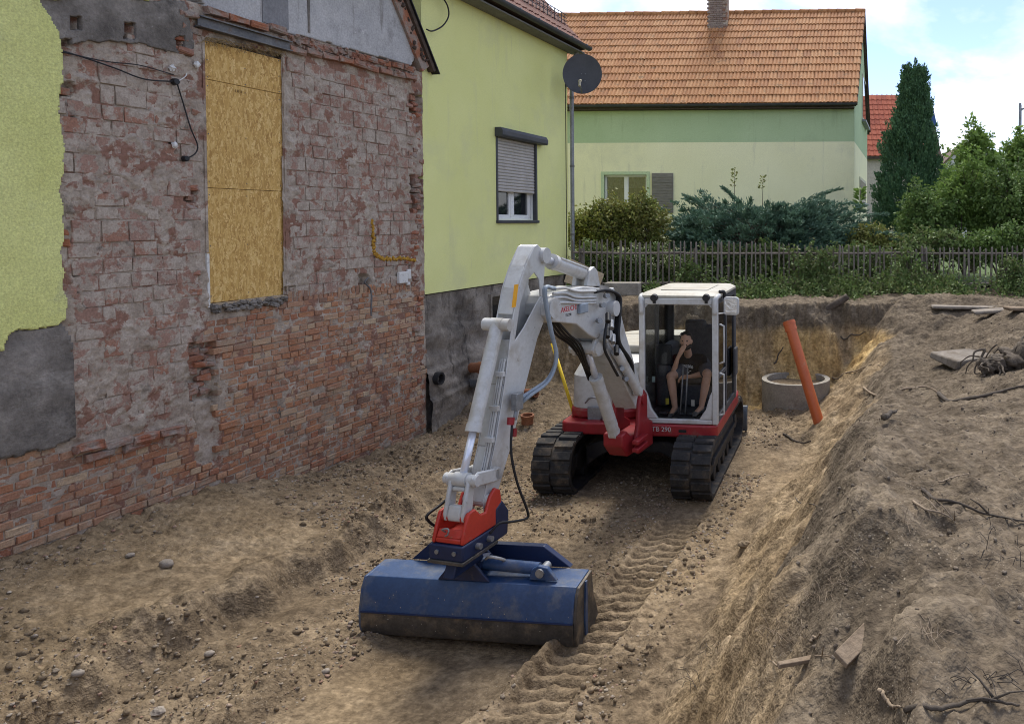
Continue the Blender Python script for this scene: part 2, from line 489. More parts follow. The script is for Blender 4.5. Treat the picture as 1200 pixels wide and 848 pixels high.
def terrain_material():
    m = bpy.data.materials.new('soil'); m.use_nodes = True
    nt = m.node_tree; nd = nt.nodes; n = nd.new; l = nt.links.new; b = nd['Principled BSDF']
    pos = n('ShaderNodeNewGeometry').outputs['Position']
    def noise(sc, det=5, rg=.62, off=0):
        t = n('ShaderNodeTexNoise'); t.inputs['Scale'].default_value = sc; t.inputs['Detail'].default_value = det; t.inputs['Roughness'].default_value = rg
        mp = n('ShaderNodeMapping'); mp.inputs['Location'].default_value = (off, off * 1.7, 0); l(pos, mp.inputs[0]); l(mp.outputs[0], t.inputs['Vector'])
        return t.outputs['Fac']
    def ramp(f, cs, lo=.3, hi=.7):
        r = n('ShaderNodeValToRGB'); e = r.color_ramp.elements
        while len(e) < len(cs): e.new(.5)
        for i, c in enumerate(cs): e[i].position = lo + (hi - lo) * i / (len(cs) - 1); e[i].color = (*c, 1)
        l(f, r.inputs[0]); return r.outputs[0]
    def mix(f, a, c, mode='MIX'):
        x = n('ShaderNodeMix'); x.data_type = 'RGBA'; x.blend_type = mode
        if isinstance(f, float): x.inputs[0].default_value = f
        else: l(f, x.inputs[0])
        l(a, x.inputs[6]); l(c, x.inputs[7]); return x.outputs[2]
    def attr(nm):
        a = n('ShaderNodeAttribute'); a.attribute_name = nm; return a.outputs['Fac']
    floor = ramp(noise(1.3), [(.100, .074, .048), (.165, .124, .081), (.245, .189, .126)])
    topc = ramp(noise(1.9, off=4), [(.078, .061, .043), (.124, .098, .070), (.178, .143, .104)])
    sandc = ramp(noise(2.3, off=8), [(.19, .136, .078), (.265, .196, .118), (.335, .260, .170)])
    c = mix(attr('topsoil'), floor, topc)
    c = mix(attr('sand'), c, sandc)
    c = mix(attr('clay'), c, ramp(noise(2.6, off=3), [(.28, .18, .075), (.42, .29, .13), (.50, .37, .19)]))
    c = mix(1.0, c, ramp(noise(9, 4, .7, 2), [(.60, .58, .56), (1.30, 1.30, 1.28)]), 'MULTIPLY')
    c = mix(1.0, c, ramp(noise(60, 1, .5, 5), [(.90, .90, .89), (1.08, 1.08, 1.08)]), 'MULTIPLY')
    c = mix(1.0, c, ramp(noise(22, 1.5, .6, 12), [(.76, .75, .74), (1.18, 1.18, 1.17)], .35, .65), 'MULTIPLY')
    # small pale grains and dark crumbs
    for sc, col, th, off in ((46, (.33, .275, .205), .13, 0), (80, (.36, .31, .24), .15, 3), (52, (.055, .042, .030), .16, 7)):
        vo = n('ShaderNodeTexVoronoi'); vo.inputs['Scale'].default_value = sc
        mp = n('ShaderNodeMapping'); mp.inputs['Location'].default_value = (off, off, 0); l(pos, mp.inputs[0]); l(mp.outputs[0], vo.inputs['Vector'])
        near = ramp(vo.outputs['Distance'], [(1, 1, 1), (0, 0, 0)], th, th + .12)
        sel = ramp(vo.outputs['Color'], [(0, 0, 0), (1, 1, 1)], .54, .58)
        ml = n('ShaderNodeMath'); ml.operation = 'MULTIPLY'; l(near, ml.inputs[0]); l(sel, ml.inputs[1])
        m2 = n('ShaderNodeMath'); m2.operation = 'MULTIPLY'; l(ml.outputs[0], m2.inputs[0]); l(ramp(noise(1.6, 4, .6, off + 9), [(0, 0, 0), (.75, .75, .75)], .47, .66), m2.inputs[1])
        rgb = n('ShaderNodeRGB'); rgb.outputs[0].default_value = (*col, 1)
        c = mix(m2.outputs[0], c, rgb.outputs[0])
    l(c, b.inputs['Base Color']); b.inputs['Roughness'].default_value = .95; b.inputs['Specular IOR Level'].default_value = .12
    h1 = n('ShaderNodeBump'); h1.inputs['Strength'].default_value = .8; h1.inputs['Distance'].default_value = .022; l(noise(34, 2, .6, 6), h1.inputs['Height'])
    l(h1.outputs[0], b.inputs['Normal'])
    return m
SOIL = terrain_material()
me = np_mesh('ground', V, Fq, SOIL, True)
sa, ta = soil(GX, GY)
_sy = (GYc - 13.55) / .75
clay = ss((_sy + .5) / .3) * (1 - ta) * ss((fbm(GXc * 1.1, GYc * 1.1, 3, 57) + .55) / .6) * (GXc > -2.4)
for nm, arr in (('sand', sa), ('topsoil', ta), ('clay', clay)):
    a = me.attributes.new(nm, 'FLOAT', 'POINT'); a.data.foreach_set('value', arr.ravel().astype(np.float32))
ground = link('ground', me); tag(ground, kind='structure')
del V, Fq, GX, GY, GZ

# loose stones and clods
def scatter(name, n, gen, size, m, flat=.6):
    base = MB().ball((0, 0, 0), 1, seg=5, rings=4)
    bv = np.array(base.v); bf = np.array(base.f)
    P = gen(n); n = len(P)
    sz = size(n)
    ang = rng.random(n) * 6.283
    sc = np.stack([sz * rng.uniform(.7, 1.3, n), sz * rng.uniform(.6, 1.1, n), sz * flat * rng.uniform(.6, 1.2, n)], 1)
    jit = 1 + rng.uniform(-.38, .30, (n, len(bv), 1))
    v = bv[None] * jit * sc[:, None, :]
    ca, sa_ = np.cos(ang)[:, None], np.sin(ang)[:, None]
    x = v[:, :, 0] * ca - v[:, :, 1] * sa_; y = v[:, :, 0] * sa_ + v[:, :, 1] * ca
    z = v[:, :, 2]
    gzv = H(P[:, 0], P[:, 1]) + sc[:, 2] * .25
    v = np.stack([x + P[:, :1], y + P[:, 1:2], z + gzv[:, None]], -1).reshape(-1, 3)
    f = (bf[None] + (np.arange(n) * len(bv))[:, None, None]).reshape(-1, 4)
    return link(name, np_mesh(name, v, f, m, False))
def gen_floor(n):
    Y = rng.uniform(4.4, 13.4, n * 3) ** 1.0; q = rng.uniform(.15, 5.6, n * 3)
    X = q + WX0 + WT * Y
    d = fbm(X * .9, Y * .9, 3, 61) + .5 * np.exp(-((q - 1.9) / .5) ** 2) * (Y < 8) - 2.0 * ((q > 3.2) & (q < 4.5) & (Y < 6.3)) - .8 * ((q > 4.72) & (q < 5.2) & (Y < 9)) + .35 * ((Y > 8) & (Y < 10))
    k = d + rng.uniform(-.6, .6, n * 3) > .15
    return np.stack([X, Y], 1)[k][:n]
def gen_bank(n):
    Y = rng.uniform(2.0, 14.5, n * 3); q = rng.uniform(6.9, 12, n * 3); X = q + WX0 + WT * Y
    d = fbm(X * 1.1, Y * 1.1, 3, 62) + .3 * (Y < 4.5)
    k = d + rng.uniform(-.6, .6, n * 3) > .1
    return np.stack([X, Y], 1)[k][:n]
PEB = mat('pebble', [(.20, .165, .125), (.33, .285, .225)], 9, .9, .2, 90, rnd='isl', rcols=[(.16, .125, .09), (.22, .175, .125), (.31, .255, .185), (.27, .235, .20), (.24, .11, .065), (.40, .35, .28)], rfac=.75)
CLOD = mat('clod', [(.15, .113, .073), (.24, .183, .12)], 7, .97, .6, 80, spec=.1, rnd='isl', rcols=[(.15, .113, .074), (.26, .20, .132)], rfac=.5)
tag(scatter('gravel', 14000, gen_floor, lambda n: .0045 + .018 * rng.random(n) ** 4, PEB), 'loose pale gravel strewn over the pit floor', 'gravel', kind='stuff')
tag(scatter('soil_clods', 8000, gen_floor, lambda n: .005 + .030 * rng.random(n) ** 5, CLOD, .75), 'brown earth clods scattered over the pit floor', 'soil', kind='stuff')
CLOD2 = mat('clod_topsoil', [(.11, .088, .066), (.21, .172, .13)], 7, .97, .6, 80, spec=.1, rnd='isl', rcols=[(.12, .095, .07), (.25, .205, .158)], rfac=.5)
tag(scatter('topsoil_crumbs', 7000, gen_bank, lambda n: .003 + .014 * rng.random(n) ** 4, CLOD2, .75), 'grey brown crumbs of topsoil lying on the bank', 'soil', kind='stuff')
# ------------------------------------------------------------------ the half demolished house wall on the left
YEL = mat('yellow_render', [(.66, .67, .24), (.73, .74, .30)], 1.2, .92, .9, 75, spec=.15, fine=.13, bdist=.014, dirt=[((.50, .50, .27), 2.2, .58, .80)])
YEL2 = mat('yellow_render_smooth', [(.70, .71, .28), (.76, .765, .34)], .7, .92, .35, 120, spec=.15, fine=.05, dirt=[((.64, .645, .33), 1.1, .52, .80), ((.62, .62, .32), 2.6, .58, .78, (1, 1, .10)), ((.56, .55, .31), 9, .66, .78, (1, 1, .06))])
MORT = mat(detail=8, name='old_mortar', cols=[(.27, .215, .165), (.385, .32, .255), (.49, .42, .345)], scale=5.5, rough=.97, bump=.9, bscale=55, spec=.1, bdist=.012, dirt=[((.26, .145, .105), 3.4, .51, .56), ((.10, .085, .072), 2.6, .60, .72)])
BLK = mat(detail=8, name='old_block', cols=[(.25, .148, .108), (.36, .228, .170)], scale=14, rough=.95, bump=.6, bscale=80, spec=.1, rnd='obj', rcols=[(.29, .16, .12), (.27, .18, .145), (.36, .225, .175), (.28, .19, .155), (.33, .155, .10), (.31, .22, .18)], rfac=.55, dirt=[((.42, .355, .29), 5.0, .485, .535), ((.34, .28, .225), 12.0, .50, .56), ((.09, .07, .06), 4.0, .63, .74)])
BRK_R = [(.56, .46, .31), (.37, .18, .10), (.43, .215, .115), (.31, .13, .08), (.41, .25, .16), (.36, .19, .12), (.52, .41, .27), (.39, .19, .10), (.17, .125, .10), (.44, .265, .17), (.38, .175, .095)]
def brick_mat(name, rnd):
    return mat(name, [(.27, .12, .07), (.41, .205, .125)], 15, .95, .9, 75, spec=.1, rnd=rnd, rcols=BRK_R, rfac=.72, dirt=[((.37, .29, .205), 4.0, .53, .68), ((.11, .085, .065), 1.7, .64, .78), ((.38, .31, .24), 13, .56, .68)])
BRK = brick_mat('old_brick', 'obj'); BRKS = brick_mat('old_brick_rest', 'isl')
RAWB = mat('torn_brick', [(.27, .10, .06), (.40, .18, .10)], 18, .95, .9, 70, spec=.1, rnd='obj', rcols=[(.36, .15, .08), (.26, .10, .065), (.32, .20, .15), (.22, .13, .10)], rfac=.6, dirt=[((.30, .25, .21), 5.0, .44, .60)])
CONC = mat('dark_old_render', [(.11, .098, .085), (.19, .17, .148), (.29, .262, .23)], 3.2, .95, .9, 45, spec=.15, bdist=.015, dirt=[((.30, .28, .25), 9, .64, .70), ((.05, .045, .04), 1.8, .58, .72)])
ATT = mat('attic_plaster', [(.37, .365, .36), (.50, .49, .475)], 2.0, .93, .5, 60, spec=.15, dirt=[((.27, .26, .25), 2.6, .54, .74), ((.24, .225, .21), 6, .60, .72, (1, 1, .12)), ((.62, .61, .59), 5, .66, .70)])
STEEL = mat('weathered_steel', [(.10, .10, .105), (.19, .185, .18)], 5, .62, .25, 60, metal=.35, dirt=[((.16, .085, .045), 6, .58, .74)])
DARKW = mat('rotten_wood', [(.055, .042, .034), (.115, .085, .066)], 9, .92, .7, 60, spec=.15, stretch=(1, 1, 1))
BLACK = mat('black_plastic', [(.016, .016, .017)], 5, .5, .1, 50, fine=.05)
WHITEP = mat('white_plastic', [(.62, .61, .58)], 5, .5, .1, 50, fine=.05, dirt=[((.35, .32, .28), 20, .55, .75)])
def osb_material():
    m = bpy.data.materials.new('osb'); m.use_nodes = True
    nt = m.node_tree; nd = nt.nodes; n = nd.new; l = nt.links.new; b = nd['Principled BSDF']
    co = n('ShaderNodeTexCoord').outputs['Object']
    warp = n('ShaderNodeTexNoise'); warp.inputs['Scale'].default_value = 5; warp.inputs['Detail'].default_value = 2; l(co, warp.inputs['Vector'])
    out = None; hh = None
    for k, (a, s) in enumerate(((12, (42, 1, 11)), (-38, (38, 1, 10)), (60, (46, 1, 12)))):
        ml = n('ShaderNodeVectorMath'); ml.operation = 'MULTIPLY_ADD'; ml.inputs[1].default_value = (.10,) * 3; l(warp.outputs['Color'], ml.inputs[0]); l(co, ml.inputs[2])
        mp = n('ShaderNodeMapping'); mp.inputs['Rotation'].default_value = (0, R(a), 0); mp.inputs['Scale'].default_value = s; mp.inputs['Location'].default_value = (k * 3.7, 0, k)
        l(ml.outputs[0], mp.inputs[0])
        v = n('ShaderNodeTexVoronoi'); v.inputs['Scale'].default_value = 1.0; v.inputs['Randomness'].default_value = 1; l(mp.outputs[0], v.inputs['Vector'])
        r = n('ShaderNodeValToRGB'); e = r.color_ramp.elements
        e[0].position = .05; e[0].color = (.36, .20, .055, 1); e[1].position = .95; e[1].color = (.70, .49, .20, 1)
        e2 = e.new(.5); e2.color = (.54, .335, .10, 1)
        l(v.outputs['Color'], r.inputs[0])
        if out is None: out = r.outputs[0]; hh = v.outputs['Color']
        else:
            x = n('ShaderNodeMix'); x.data_type = 'RGBA'
            no = n('ShaderNodeTexNoise'); no.inputs['Scale'].default_value = 16 + 7 * k; l(co, no.inputs['Vector'])
            st = n('ShaderNodeValToRGB'); st.color_ramp.elements[0].position = .47; st.color_ramp.elements[1].position = .53; l(no.outputs['Fac'], st.inputs[0])
            l(st.outputs[0], x.inputs[0]); l(out, x.inputs[6]); l(r.outputs[0], x.inputs[7]); out = x.outputs[2]
    l(out, b.inputs['Base Color']); b.inputs['Roughness'].default_value = .7; b.inputs['Specular IOR Level'].default_value = .25
    bp = n('ShaderNodeBump'); bp.inputs['Strength'].default_value = .35; bp.inputs['Distance'].default_value = .004; l(hh, bp.inputs['Height']); l(bp.outputs[0], b.inputs['Normal'])
    return m
OSB = osb_material()

houseA = thing('demolished_house', 'exposed party wall of brick and torn plaster with boarded doorway beside the pit', 'building', WP, R(90) - WB)
# local axes of this empty: +x along the wall away from the camera, -y towards the pit  (so "out" = -y)
def L3(t, z, out=0.0): return (t, -out, z)

T0 = -0.6
T1, _ = wall_tz(498, 300)
POLY_LOW = [(-400, 640), (-60, 552), (0, 540), (85, 522), (216, 500), (226, 405), (250, 374), (335, 352), (483, 338), (499, 332), (501, 600), (-400, 900)]
POLY_U1 = [(66, 52), (216, 48), (236, 62), (246, 372), (226, 405), (216, 500), (84, 521), (80, 392), (66, 386)]
POLY_U2 = [(334, 66), (482, 98), (483, 334), (335, 348)]
POLY_YEL = [(-900, -400), (185, -400), (172, 2), (120, -4), (40, -2), (46, 14), (56, 24), (64, 34), (66, 110), (68, 250), (70, 378), (20, 386), (4, 396), (2, 412), (-900, 520)]
POLY_DARK = [(-900, 700), (-900, 520), (-1, 410), (5, 392), (68, 380), (80, 394), (84, 515), (60, 524), (0, 538), (-100, 566)]
POLY_BAND = [(30, -6), (170, 3), (213, 2), (222, 30), (226, 60), (200, 62), (150, 50), (100, 48), (66, 58), (52, 22), (40, 10)]
HOLES = [(78, 20, 93, 36), (142, 27, 157, 47), (204, 43, 214, 60), (66, 46, 81, 60), (64, 96, 86, 112), (80, 118, 87, 136), (218, 219, 231, 237), (86, 307, 92, 349), (199, 165, 206, 175), (222, 400, 256, 470), (420, 322, 433, 343), (481, 205, 496, 250), (230, 470, 256, 542), (481, 110, 495, 135), (486, 395, 498, 405), (488, 428, 498, 436), (334, 336, 346, 348), (352, 346, 358, 352)]
def in_hole(px, py, m=0):
    return any(a - m < px < c + m and b - m < py < d + m for a, b, c, d in HOLES[:-4])
# core with a relief of joints, smeared mortar and knocked-out holes
def pxgrid(t, z, out=0.0):
    X = WP.x + WE.x * t + WN.x * out; Y = WP.y + WE.y * t + WN.y * out; dz = z - CAMZ
    f = Y * math.cos(PITCH) - dz * math.sin(PITCH)
    return PX + F * X / f, PY - F * (Y * math.sin(PITCH) + dz * math.cos(PITCH)) / f
def roofline(t):
    ta, za = wall_tz(470, 0); tb, zb = wall_tz(503, 84)
    return zb + (za - zb) * (t - tb) / (ta - tb)
step = .0165
ta = np.arange(T0, T1 + .001, step); za = np.arange(-.25, 5.72, step)
TT, ZZ = np.meshgrid(ta, za)
PXg, PYg = pxgrid(TT, ZZ)
up = (inpoly_np(PXg, PYg, POLY_U1) | inpoly_np(PXg, PYg, POLY_U2)).astype(float)
n_s = fbm(TT * 3.2, ZZ * 3.6, 4, 71) + .25 * fbm(TT * 15, ZZ * 22, 3, 72)
dep = -.011 + .008 * fbm(TT * 14, ZZ * 14, 3, 73)
smear = np.clip(n_s - (.12 - .20 * (PXg < 240) * ss((330 - PYg) / 120) - .34 * (PXg < 240) * ss((PYg - 385) / 30)), 0, .8)
dep += up * np.minimum(smear * .075, .024) * (.75 + .5 * fbm(TT * 22 + ZZ * 9, ZZ * 22 - TT * 9, 3, 74))
dep += (1 - up) * np.minimum(np.clip(n_s - .68, 0, 1) * .06, .016)
for a, b, c, d in HOLES:
    jx = 1.6 * fbm(TT * 9, ZZ * 9, 2, 75)
    hm = (PXg + jx > a) & (PXg + jx < c) & (PYg + jx > b) & (PYg + jx < d)
    dep[hm] = -.10 + .03 * fbm(TT[hm] * 9, ZZ[hm] * 9, 2, 76)
gap = (PXg > 230) & (PXg < 256) & (PYg > 468) & (PYg < 542)
dep[gap] = -.045 + .02 * fbm(TT[gap] * 8, ZZ[gap] * 8, 3, 77)
ny_, nx_ = TT.shape
V = np.stack([TT, -dep, ZZ], -1).reshape(-1, 3)
idx = np.arange(nx_ * ny_).reshape(ny_, nx_)
osb_big = [(236, 40), (333, 56), (335, 349), (243, 361)]
osb_poly = [(239, 47), (331, 63), (333, 345), (246, 357)]
Fq = np.stack([idx[:-1, :-1], idx[:-1, 1:], idx[1:, 1:], idx[1:, :-1]], -1).reshape(-1, 4)
cx = .25 * (PXg[:-1, :-1] + PXg[1:, 1:] + PXg[:-1, 1:] + PXg[1:, :-1]); cy = .25 * (PYg[:-1, :-1] + PYg[1:, 1:] + PYg[:-1, 1:] + PYg[1:, :-1])
Fq = Fq[~inpoly_np(cx, cy, osb_poly).ravel()]
link('mortar_face', np_mesh('mortar_face', V, Fq, MORT, True), houseA)
# solid body of the wall behind the face (left, over and beside the doorway)
td0, zd1 = wall_tz(239, 46); td1, _ = wall_tz(332, 62); _, zd0 = wall_tz(245, 357)
mb = MB()
mb.box(T0 - 3, td0 - .02, .125, .45, -.4, 5.6); mb.box(td1 + .02, T1 - .02, .125, .45, -.4, 5.6)
mb.box(td0 - .02, td1 + .02, .127, .45, -.4, zd0 - .02); mb.box(td0 - .02, td1 + .02, .127, .45, zd1 + .02, 5.6)
mb.build('wall_body', MORT, houseA)

def jag_sheet(name, poly, out, m, st=.022, thick=.04, amp=2.2, dfn=None, parent=houseA, holes=False):
    """a layer of render on the wall with a broken edge and real thickness; poly given as seen, laid out on the wall plane"""
    pts = [wall_tz(*p) for p in poly]
    t0, t1 = max(min(p[0] for p in pts), T0 - 3), max(p[0] for p in pts); z0, z1 = min(p[1] for p in pts), min(max(p[1] for p in pts), 6.9)
    a = np.arange(t0 - st, t1 + 2 * st, st); b = np.arange(max(z0, -.2) - st, z1 + 2 * st, st)
    A, B = np.meshgrid(a, b)
    jx = .022 * fbm(A * 7, B * 7, 4, 81) * amp / 2.2; jz = .022 * fbm(A * 7, B * 7, 4, 83) * amp / 2.2
    msk = inpoly_np(A + jx, B + jz, pts)
    if holes:
        hx, hy = pxgrid(A, B)
        for a_, b_, c_, d_ in HOLES[:5]: msk &= ~((hx + jx * 60 > a_) & (hx + jx * 60 < c_) & (hy > b_) & (hy < d_))
    cell = msk[:-1, :-1]
    D = out + (dfn(A, B) if dfn else .004 * fbm(A * 5, B * 5, 3, 85))
    ny_, nx_ = A.shape; n = nx_ * ny_
    idx = np.arange(n).reshape(ny_, nx_)
    front = np.stack([A, -D, B], -1).reshape(-1, 3); back = np.stack([A, -(D * 0 + out - thick), B], -1).reshape(-1, 3)
    F4 = [np.stack([idx[:-1, :-1], idx[:-1, 1:], idx[1:, 1:], idx[1:, :-1]], -1)[cell]]
    for ax, sgn in ((0, 1), (0, -1), (1, 1), (1, -1)):
        nb = np.zeros_like(cell); 
        if ax == 0 and sgn == 1: nb[:-1] = cell[1:]; e = (idx[1:, :-1], idx[1:, 1:])
        elif ax == 0: nb[1:] = cell[:-1]; e = (idx[:-1, 1:], idx[:-1, :-1])
        elif sgn == 1: nb[:, :-1] = cell[:, 1:]; e = (idx[1:, 1:], idx[:-1, 1:])
        else: nb[:, 1:] = cell[:, :-1]; e = (idx[:-1, :-1], idx[1:, :-1])
        ed = cell & ~nb
        F4.append(np.stack([e[0][ed], e[1][ed], e[1][ed] + n, e[0][ed] + n], -1))
    Fa = np.concatenate(F4); V = np.concatenate([front, back])
    used = np.unique(Fa); rm = np.zeros(len(V), int); rm[used] = np.arange(len(used))
    return link(name, np_mesh(name, V[used], rm[Fa], m, True), parent)
jag_sheet('yellow_render', POLY_YEL, .045, YEL, thick=.07, st=.012, amp=2.8)
jag_sheet('dark_plinth_render', POLY_DARK, .030, CONC, thick=.06, dfn=lambda A, B: .010 * fbm(A * 3, B * 6, 4, 87))
cb = jag_sheet('concrete_band', POLY_BAND, .022, CONC, thick=.05, st=.014, holes=True, dfn=lambda A, B: .008 * fbm(A * 4, B * 4, 4, 88))
ta0, _ = wall_tz(238, 20)
POLY_ATT = [(178, -60), (232, -2), (240, 12), (300, 29), (400, 56), (481, 77), (488, 60), (468, 0), (440, -75), (415, -150), (300, -200), (178, -200)]
jag_sheet('attic_plaster', POLY_ATT, .004, ATT, thick=.30, amp=1.2, dfn=lambda A, B: .004 * fbm(A * 4, B * 4, 3, 89))
# darker doorway panel laid flat on the attic wall
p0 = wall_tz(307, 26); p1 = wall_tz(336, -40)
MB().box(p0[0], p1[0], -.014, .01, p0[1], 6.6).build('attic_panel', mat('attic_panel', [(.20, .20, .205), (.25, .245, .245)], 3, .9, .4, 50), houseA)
pe = wall_tz(360, 20); MB().box(pe[0], pe[0] + .03, -.016, .01, wall_tz(360, 38)[1], 6.7).build('plaster_joint', CONC, houseA)

# --- bricks
def piece_mesh(name, l, h, d, m, jit, cham=.006):
    hx, hz = l / 2, h / 2; c = cham
    def J(s=1): return random.uniform(-jit, jit) * s
    v = []
    for yy, ins in ((d, 0), (c, 0), (0, c)):
        for sx, sz in ((-1, -1), (1, -1), (1, 1), (-1, 1)):
            v.append((sx * (hx - ins) + J(), yy + (J(.8) if yy < d else 0), sz * (hz - ins) + J()))
    f = [(4, 5, 9, 8), (5, 6, 10, 9), (6, 7, 11, 10), (7, 4, 8, 11), (0, 1, 5, 4), (1, 2, 6, 5), (2, 3, 7, 6), (3, 0, 4, 7)]
    v.append((random.uniform(-.2, .2) * l, J(1.2), random.uniform(-.2, .2) * h))
    f += [(8, 9, 12), (9, 10, 12), (10, 11, 12), (11, 8, 12)]
    me = bpy.data.meshes.new(name); me.from_pydata(v, [], f)
    if m: me.materials.append(m)
    return me, np.array(v), f
stretch = [piece_mesh('brick', .240, .064, .11, BRK, .0035) for _ in range(7)]
headers = [piece_mesh('brick', .115, .064, .11, BRK, .0035) for _ in range(7)]
places = []
z = -.02; row = 0
while z < 2.75:
    hd = row % 2 == 1 if (row % 5) else True
    lw = .127 if hd else .252
    t = T0 + (row % 3) * .06 + random.uniform(-.02, .02)
    while t < T1:
        ll = lw
        if not hd and random.random() < .18: ll = .127
        if hd and random.random() < .1: ll = .252
        tc_ = t + ll / 2
        px, py = wall_px(tc_, z + .032)
        if inpoly(px, py, POLY_LOW) and not in_hole(px, py) and tc_ + ll / 2 < T1 + .03:
            pw = (WP + WE * tc_)
            if z + .07 > gz(pw.x + WN.x * .05, pw.y + WN.y * .05) and random.random() > .022:
                zo = z + .012 * math.sin(tc_ * 1.3) + random.uniform(-.004, .004)
                places.append((tc_, zo + .032, ll, random.uniform(-.012, .006) + (.02 * random.random() if random.random() < .05 else 0), px, py))
        t += ll
    z += .0765; row += 1
places.sort(key=lambda p: p[0] + (50 if p[4] < -12 else 0))
rest = MB()
for i, (t, z, ll, o, px, py) in enumerate(places):
    me, vv, ff = random.choice(stretch if ll > .2 else headers)
    rot = random.uniform(-.02, .02)
    if i < 300 and px > -12:
        b = link('brick', me, houseA); b.location = (t, -o, z); b.rotation_euler = (random.uniform(-.02, .02), rot, random.uniform(-.03, .03))
    else:
        rest.add([(t + p[0] * math.cos(rot) + p[2] * math.sin(rot), p[1] - o, z + p[2] * math.cos(rot) - p[0] * math.sin(rot)) for p in vv], ff)
rb = rest.build('far_brickwork', BRKS, houseA); tag(rb, kind='stuff')
# --- larger smeared blocks above
blk_m = [piece_mesh('masonry_block', .243, .163, .10, BLK, .005, .006) for _ in range(8)]
half_m = [piece_mesh('masonry_block', .118, .163, .10, BLK, .005, .006) for _ in range(4)]
z = 1.45; row = 0; nb = 0
while z < 5.6:
    t = T0 + random.uniform(0, .2); rh = random.choice((.125, .15, .17, .176, .185, .205))
    while t < T1:
        ll = random.choice((.13, .20, .235, .254, .254, .27, .30))
        tc_ = t + ll / 2; px, py = wall_px(tc_, z + rh / 2)
        if any(inpoly(*wall_px(tc_ + s_ * ll * .5, z + rh / 2), osb_big) for s_ in (-1, -.5, 0, .5, 1)): t += ll; continue
        if (inpoly(px, py, POLY_U1) or inpoly(px, py, POLY_U2)) and not in_hole(px, py, 3) and random.random() > .025 and nb < 300:
            b = link('masonry_block', random.choice(blk_m if ll > .16 else half_m)[0], houseA)
            b.location = (tc_, -random.uniform(-.010, .008), z + rh / 2 + random.uniform(-.005, .005)); b.rotation_euler = (random.uniform(-.02, .02), random.uniform(-.015, .015), random.uniform(-.03, .03))
            b.scale = ((ll - .011) / (.243 if ll > .16 else .118), 1, (rh - .011) / .163); nb += 1
        t += ll
    z += rh; row += 1
# --- soldier course between the two, torn bricks at the far edge, door jamb and stubs
sold = [piece_mesh('soldier_brick', .062, .125, .10, BRK, .005) for _ in range(5)]
t, zc = wall_tz(337, 349); te, ze = wall_tz(481, 335)
n = int((te - t) / .079)
for i in range(n):
    b = link('soldier_brick', random.choice(sold)[0], houseA); k = i / n
    b.location = (t + (te - t) * k + .04, -random.uniform(-.006, .006), zc + (ze - zc) * k + .012); b.rotation_euler = (0, random.uniform(-.04, .04), random.uniform(-.04, .04))
torn = [piece_mesh('torn_brick', random.uniform(.09, .17), .066, .14, RAWB, .014, .012) for _ in range(8)]
def torn_at(px, py, out=0.0, n=1, sp=.05, nm='torn_brick'):
    for _ in range(n):
        t, z = wall_tz(px, py)
        b = link(nm, random.choice(torn)[0], houseA)
        b.location = (t + random.uniform(-sp, sp), -(out + random.uniform(-.04, .03)), z + random.uniform(-.01, .01)); b.rotation_euler = (random.uniform(-.12, .12), random.uniform(-.12, .12), random.uniform(-.35, .35))
for py in range(92, 452, 6): torn_at(489 + random.uniform(-3, 3), py, .0, 1, .05)
for py in range(96, 335, 14): torn_at(479, py, -.02, 1, .03)
for py in range(108, 335, 13): torn_at(421 + random.uniform(-1, 1), py, -.045, 1, .01)
for py in range(100, 370, 11):
    if random.random() < .75: torn_at(228, py, -.01, 1, .03)
for py in list(range(60, 385, 15)):
    if random.random() < .7: torn_at(75, py, -.015, 1, .03)
for px in range(222, 258, 9):
    for py in range(395, 475, 8):
        if random.random() < .5: torn_at(px, py, -.05, 1, .03)
# brick ledge that carried the attic floor, in two runs
led = [piece_mesh('ledge_brick', .24, .072, .16, RAWB, .012, .012) for _ in range(6)]
def ledge(x0, y0, x1, y1, out, nm='ledge_brick', dz=.0):
    a = wall_tz(x0, y0); b = wall_tz(x1, y1); n = max(2, int((b[0] - a[0]) / .235))
    for i in range(n):
        k = (i + .5) / n
        o = link(nm, random.choice(led)[0], houseA)
        o.location = (a[0] + (b[0] - a[0]) * k, -(out + random.uniform(-.015, .015)), a[1] + (b[1] - a[1]) * k + dz + random.uniform(-.012, .012)); o.rotation_euler = (random.uniform(-.05, .05), random.uniform(-.03, .03), random.uniform(-.06, .06))
ledge(238, 13, 333, 38, .075); ledge(336, 56, 484, 92, .06); ledge(340, 46, 484, 82, .03)
ledge(84, 528, 212, 503, .055); ledge(92, 537, 180, 516, .035)
for px, py in ((220, 18), (222, 33), (219, 45), (216, 60)): torn_at(px, py, .02, 2, .06)
rub = MB()
for k in range(70):
    f = random.random(); px = 338 + f * 148; py = 47 + f * 38 + random.uniform(-6, 7)
    t, z = wall_tz(px, py); rub.ball((t, -random.uniform(-.01, .05), z), random.uniform(.012, .035), seg=6, rings=4, jit=.3)
rub.build('ledge_rubble', RAWB, houseA)['kind'] = 'stuff'
rub = MB()
for k in range(90):
    f = random.random(); px = 248 + f * 84; py = 361 - f * 11 + random.uniform(-3, 6)
    t, z = wall_tz(px, py); rub.ball((t, -random.uniform(-.02, .04), z), (random.uniform(.02, .05), .03, random.uniform(.012, .03)), seg=6, rings=4, jit=.3)
rub.build('broken_sill', CONC, houseA)['kind'] = 'stuff'
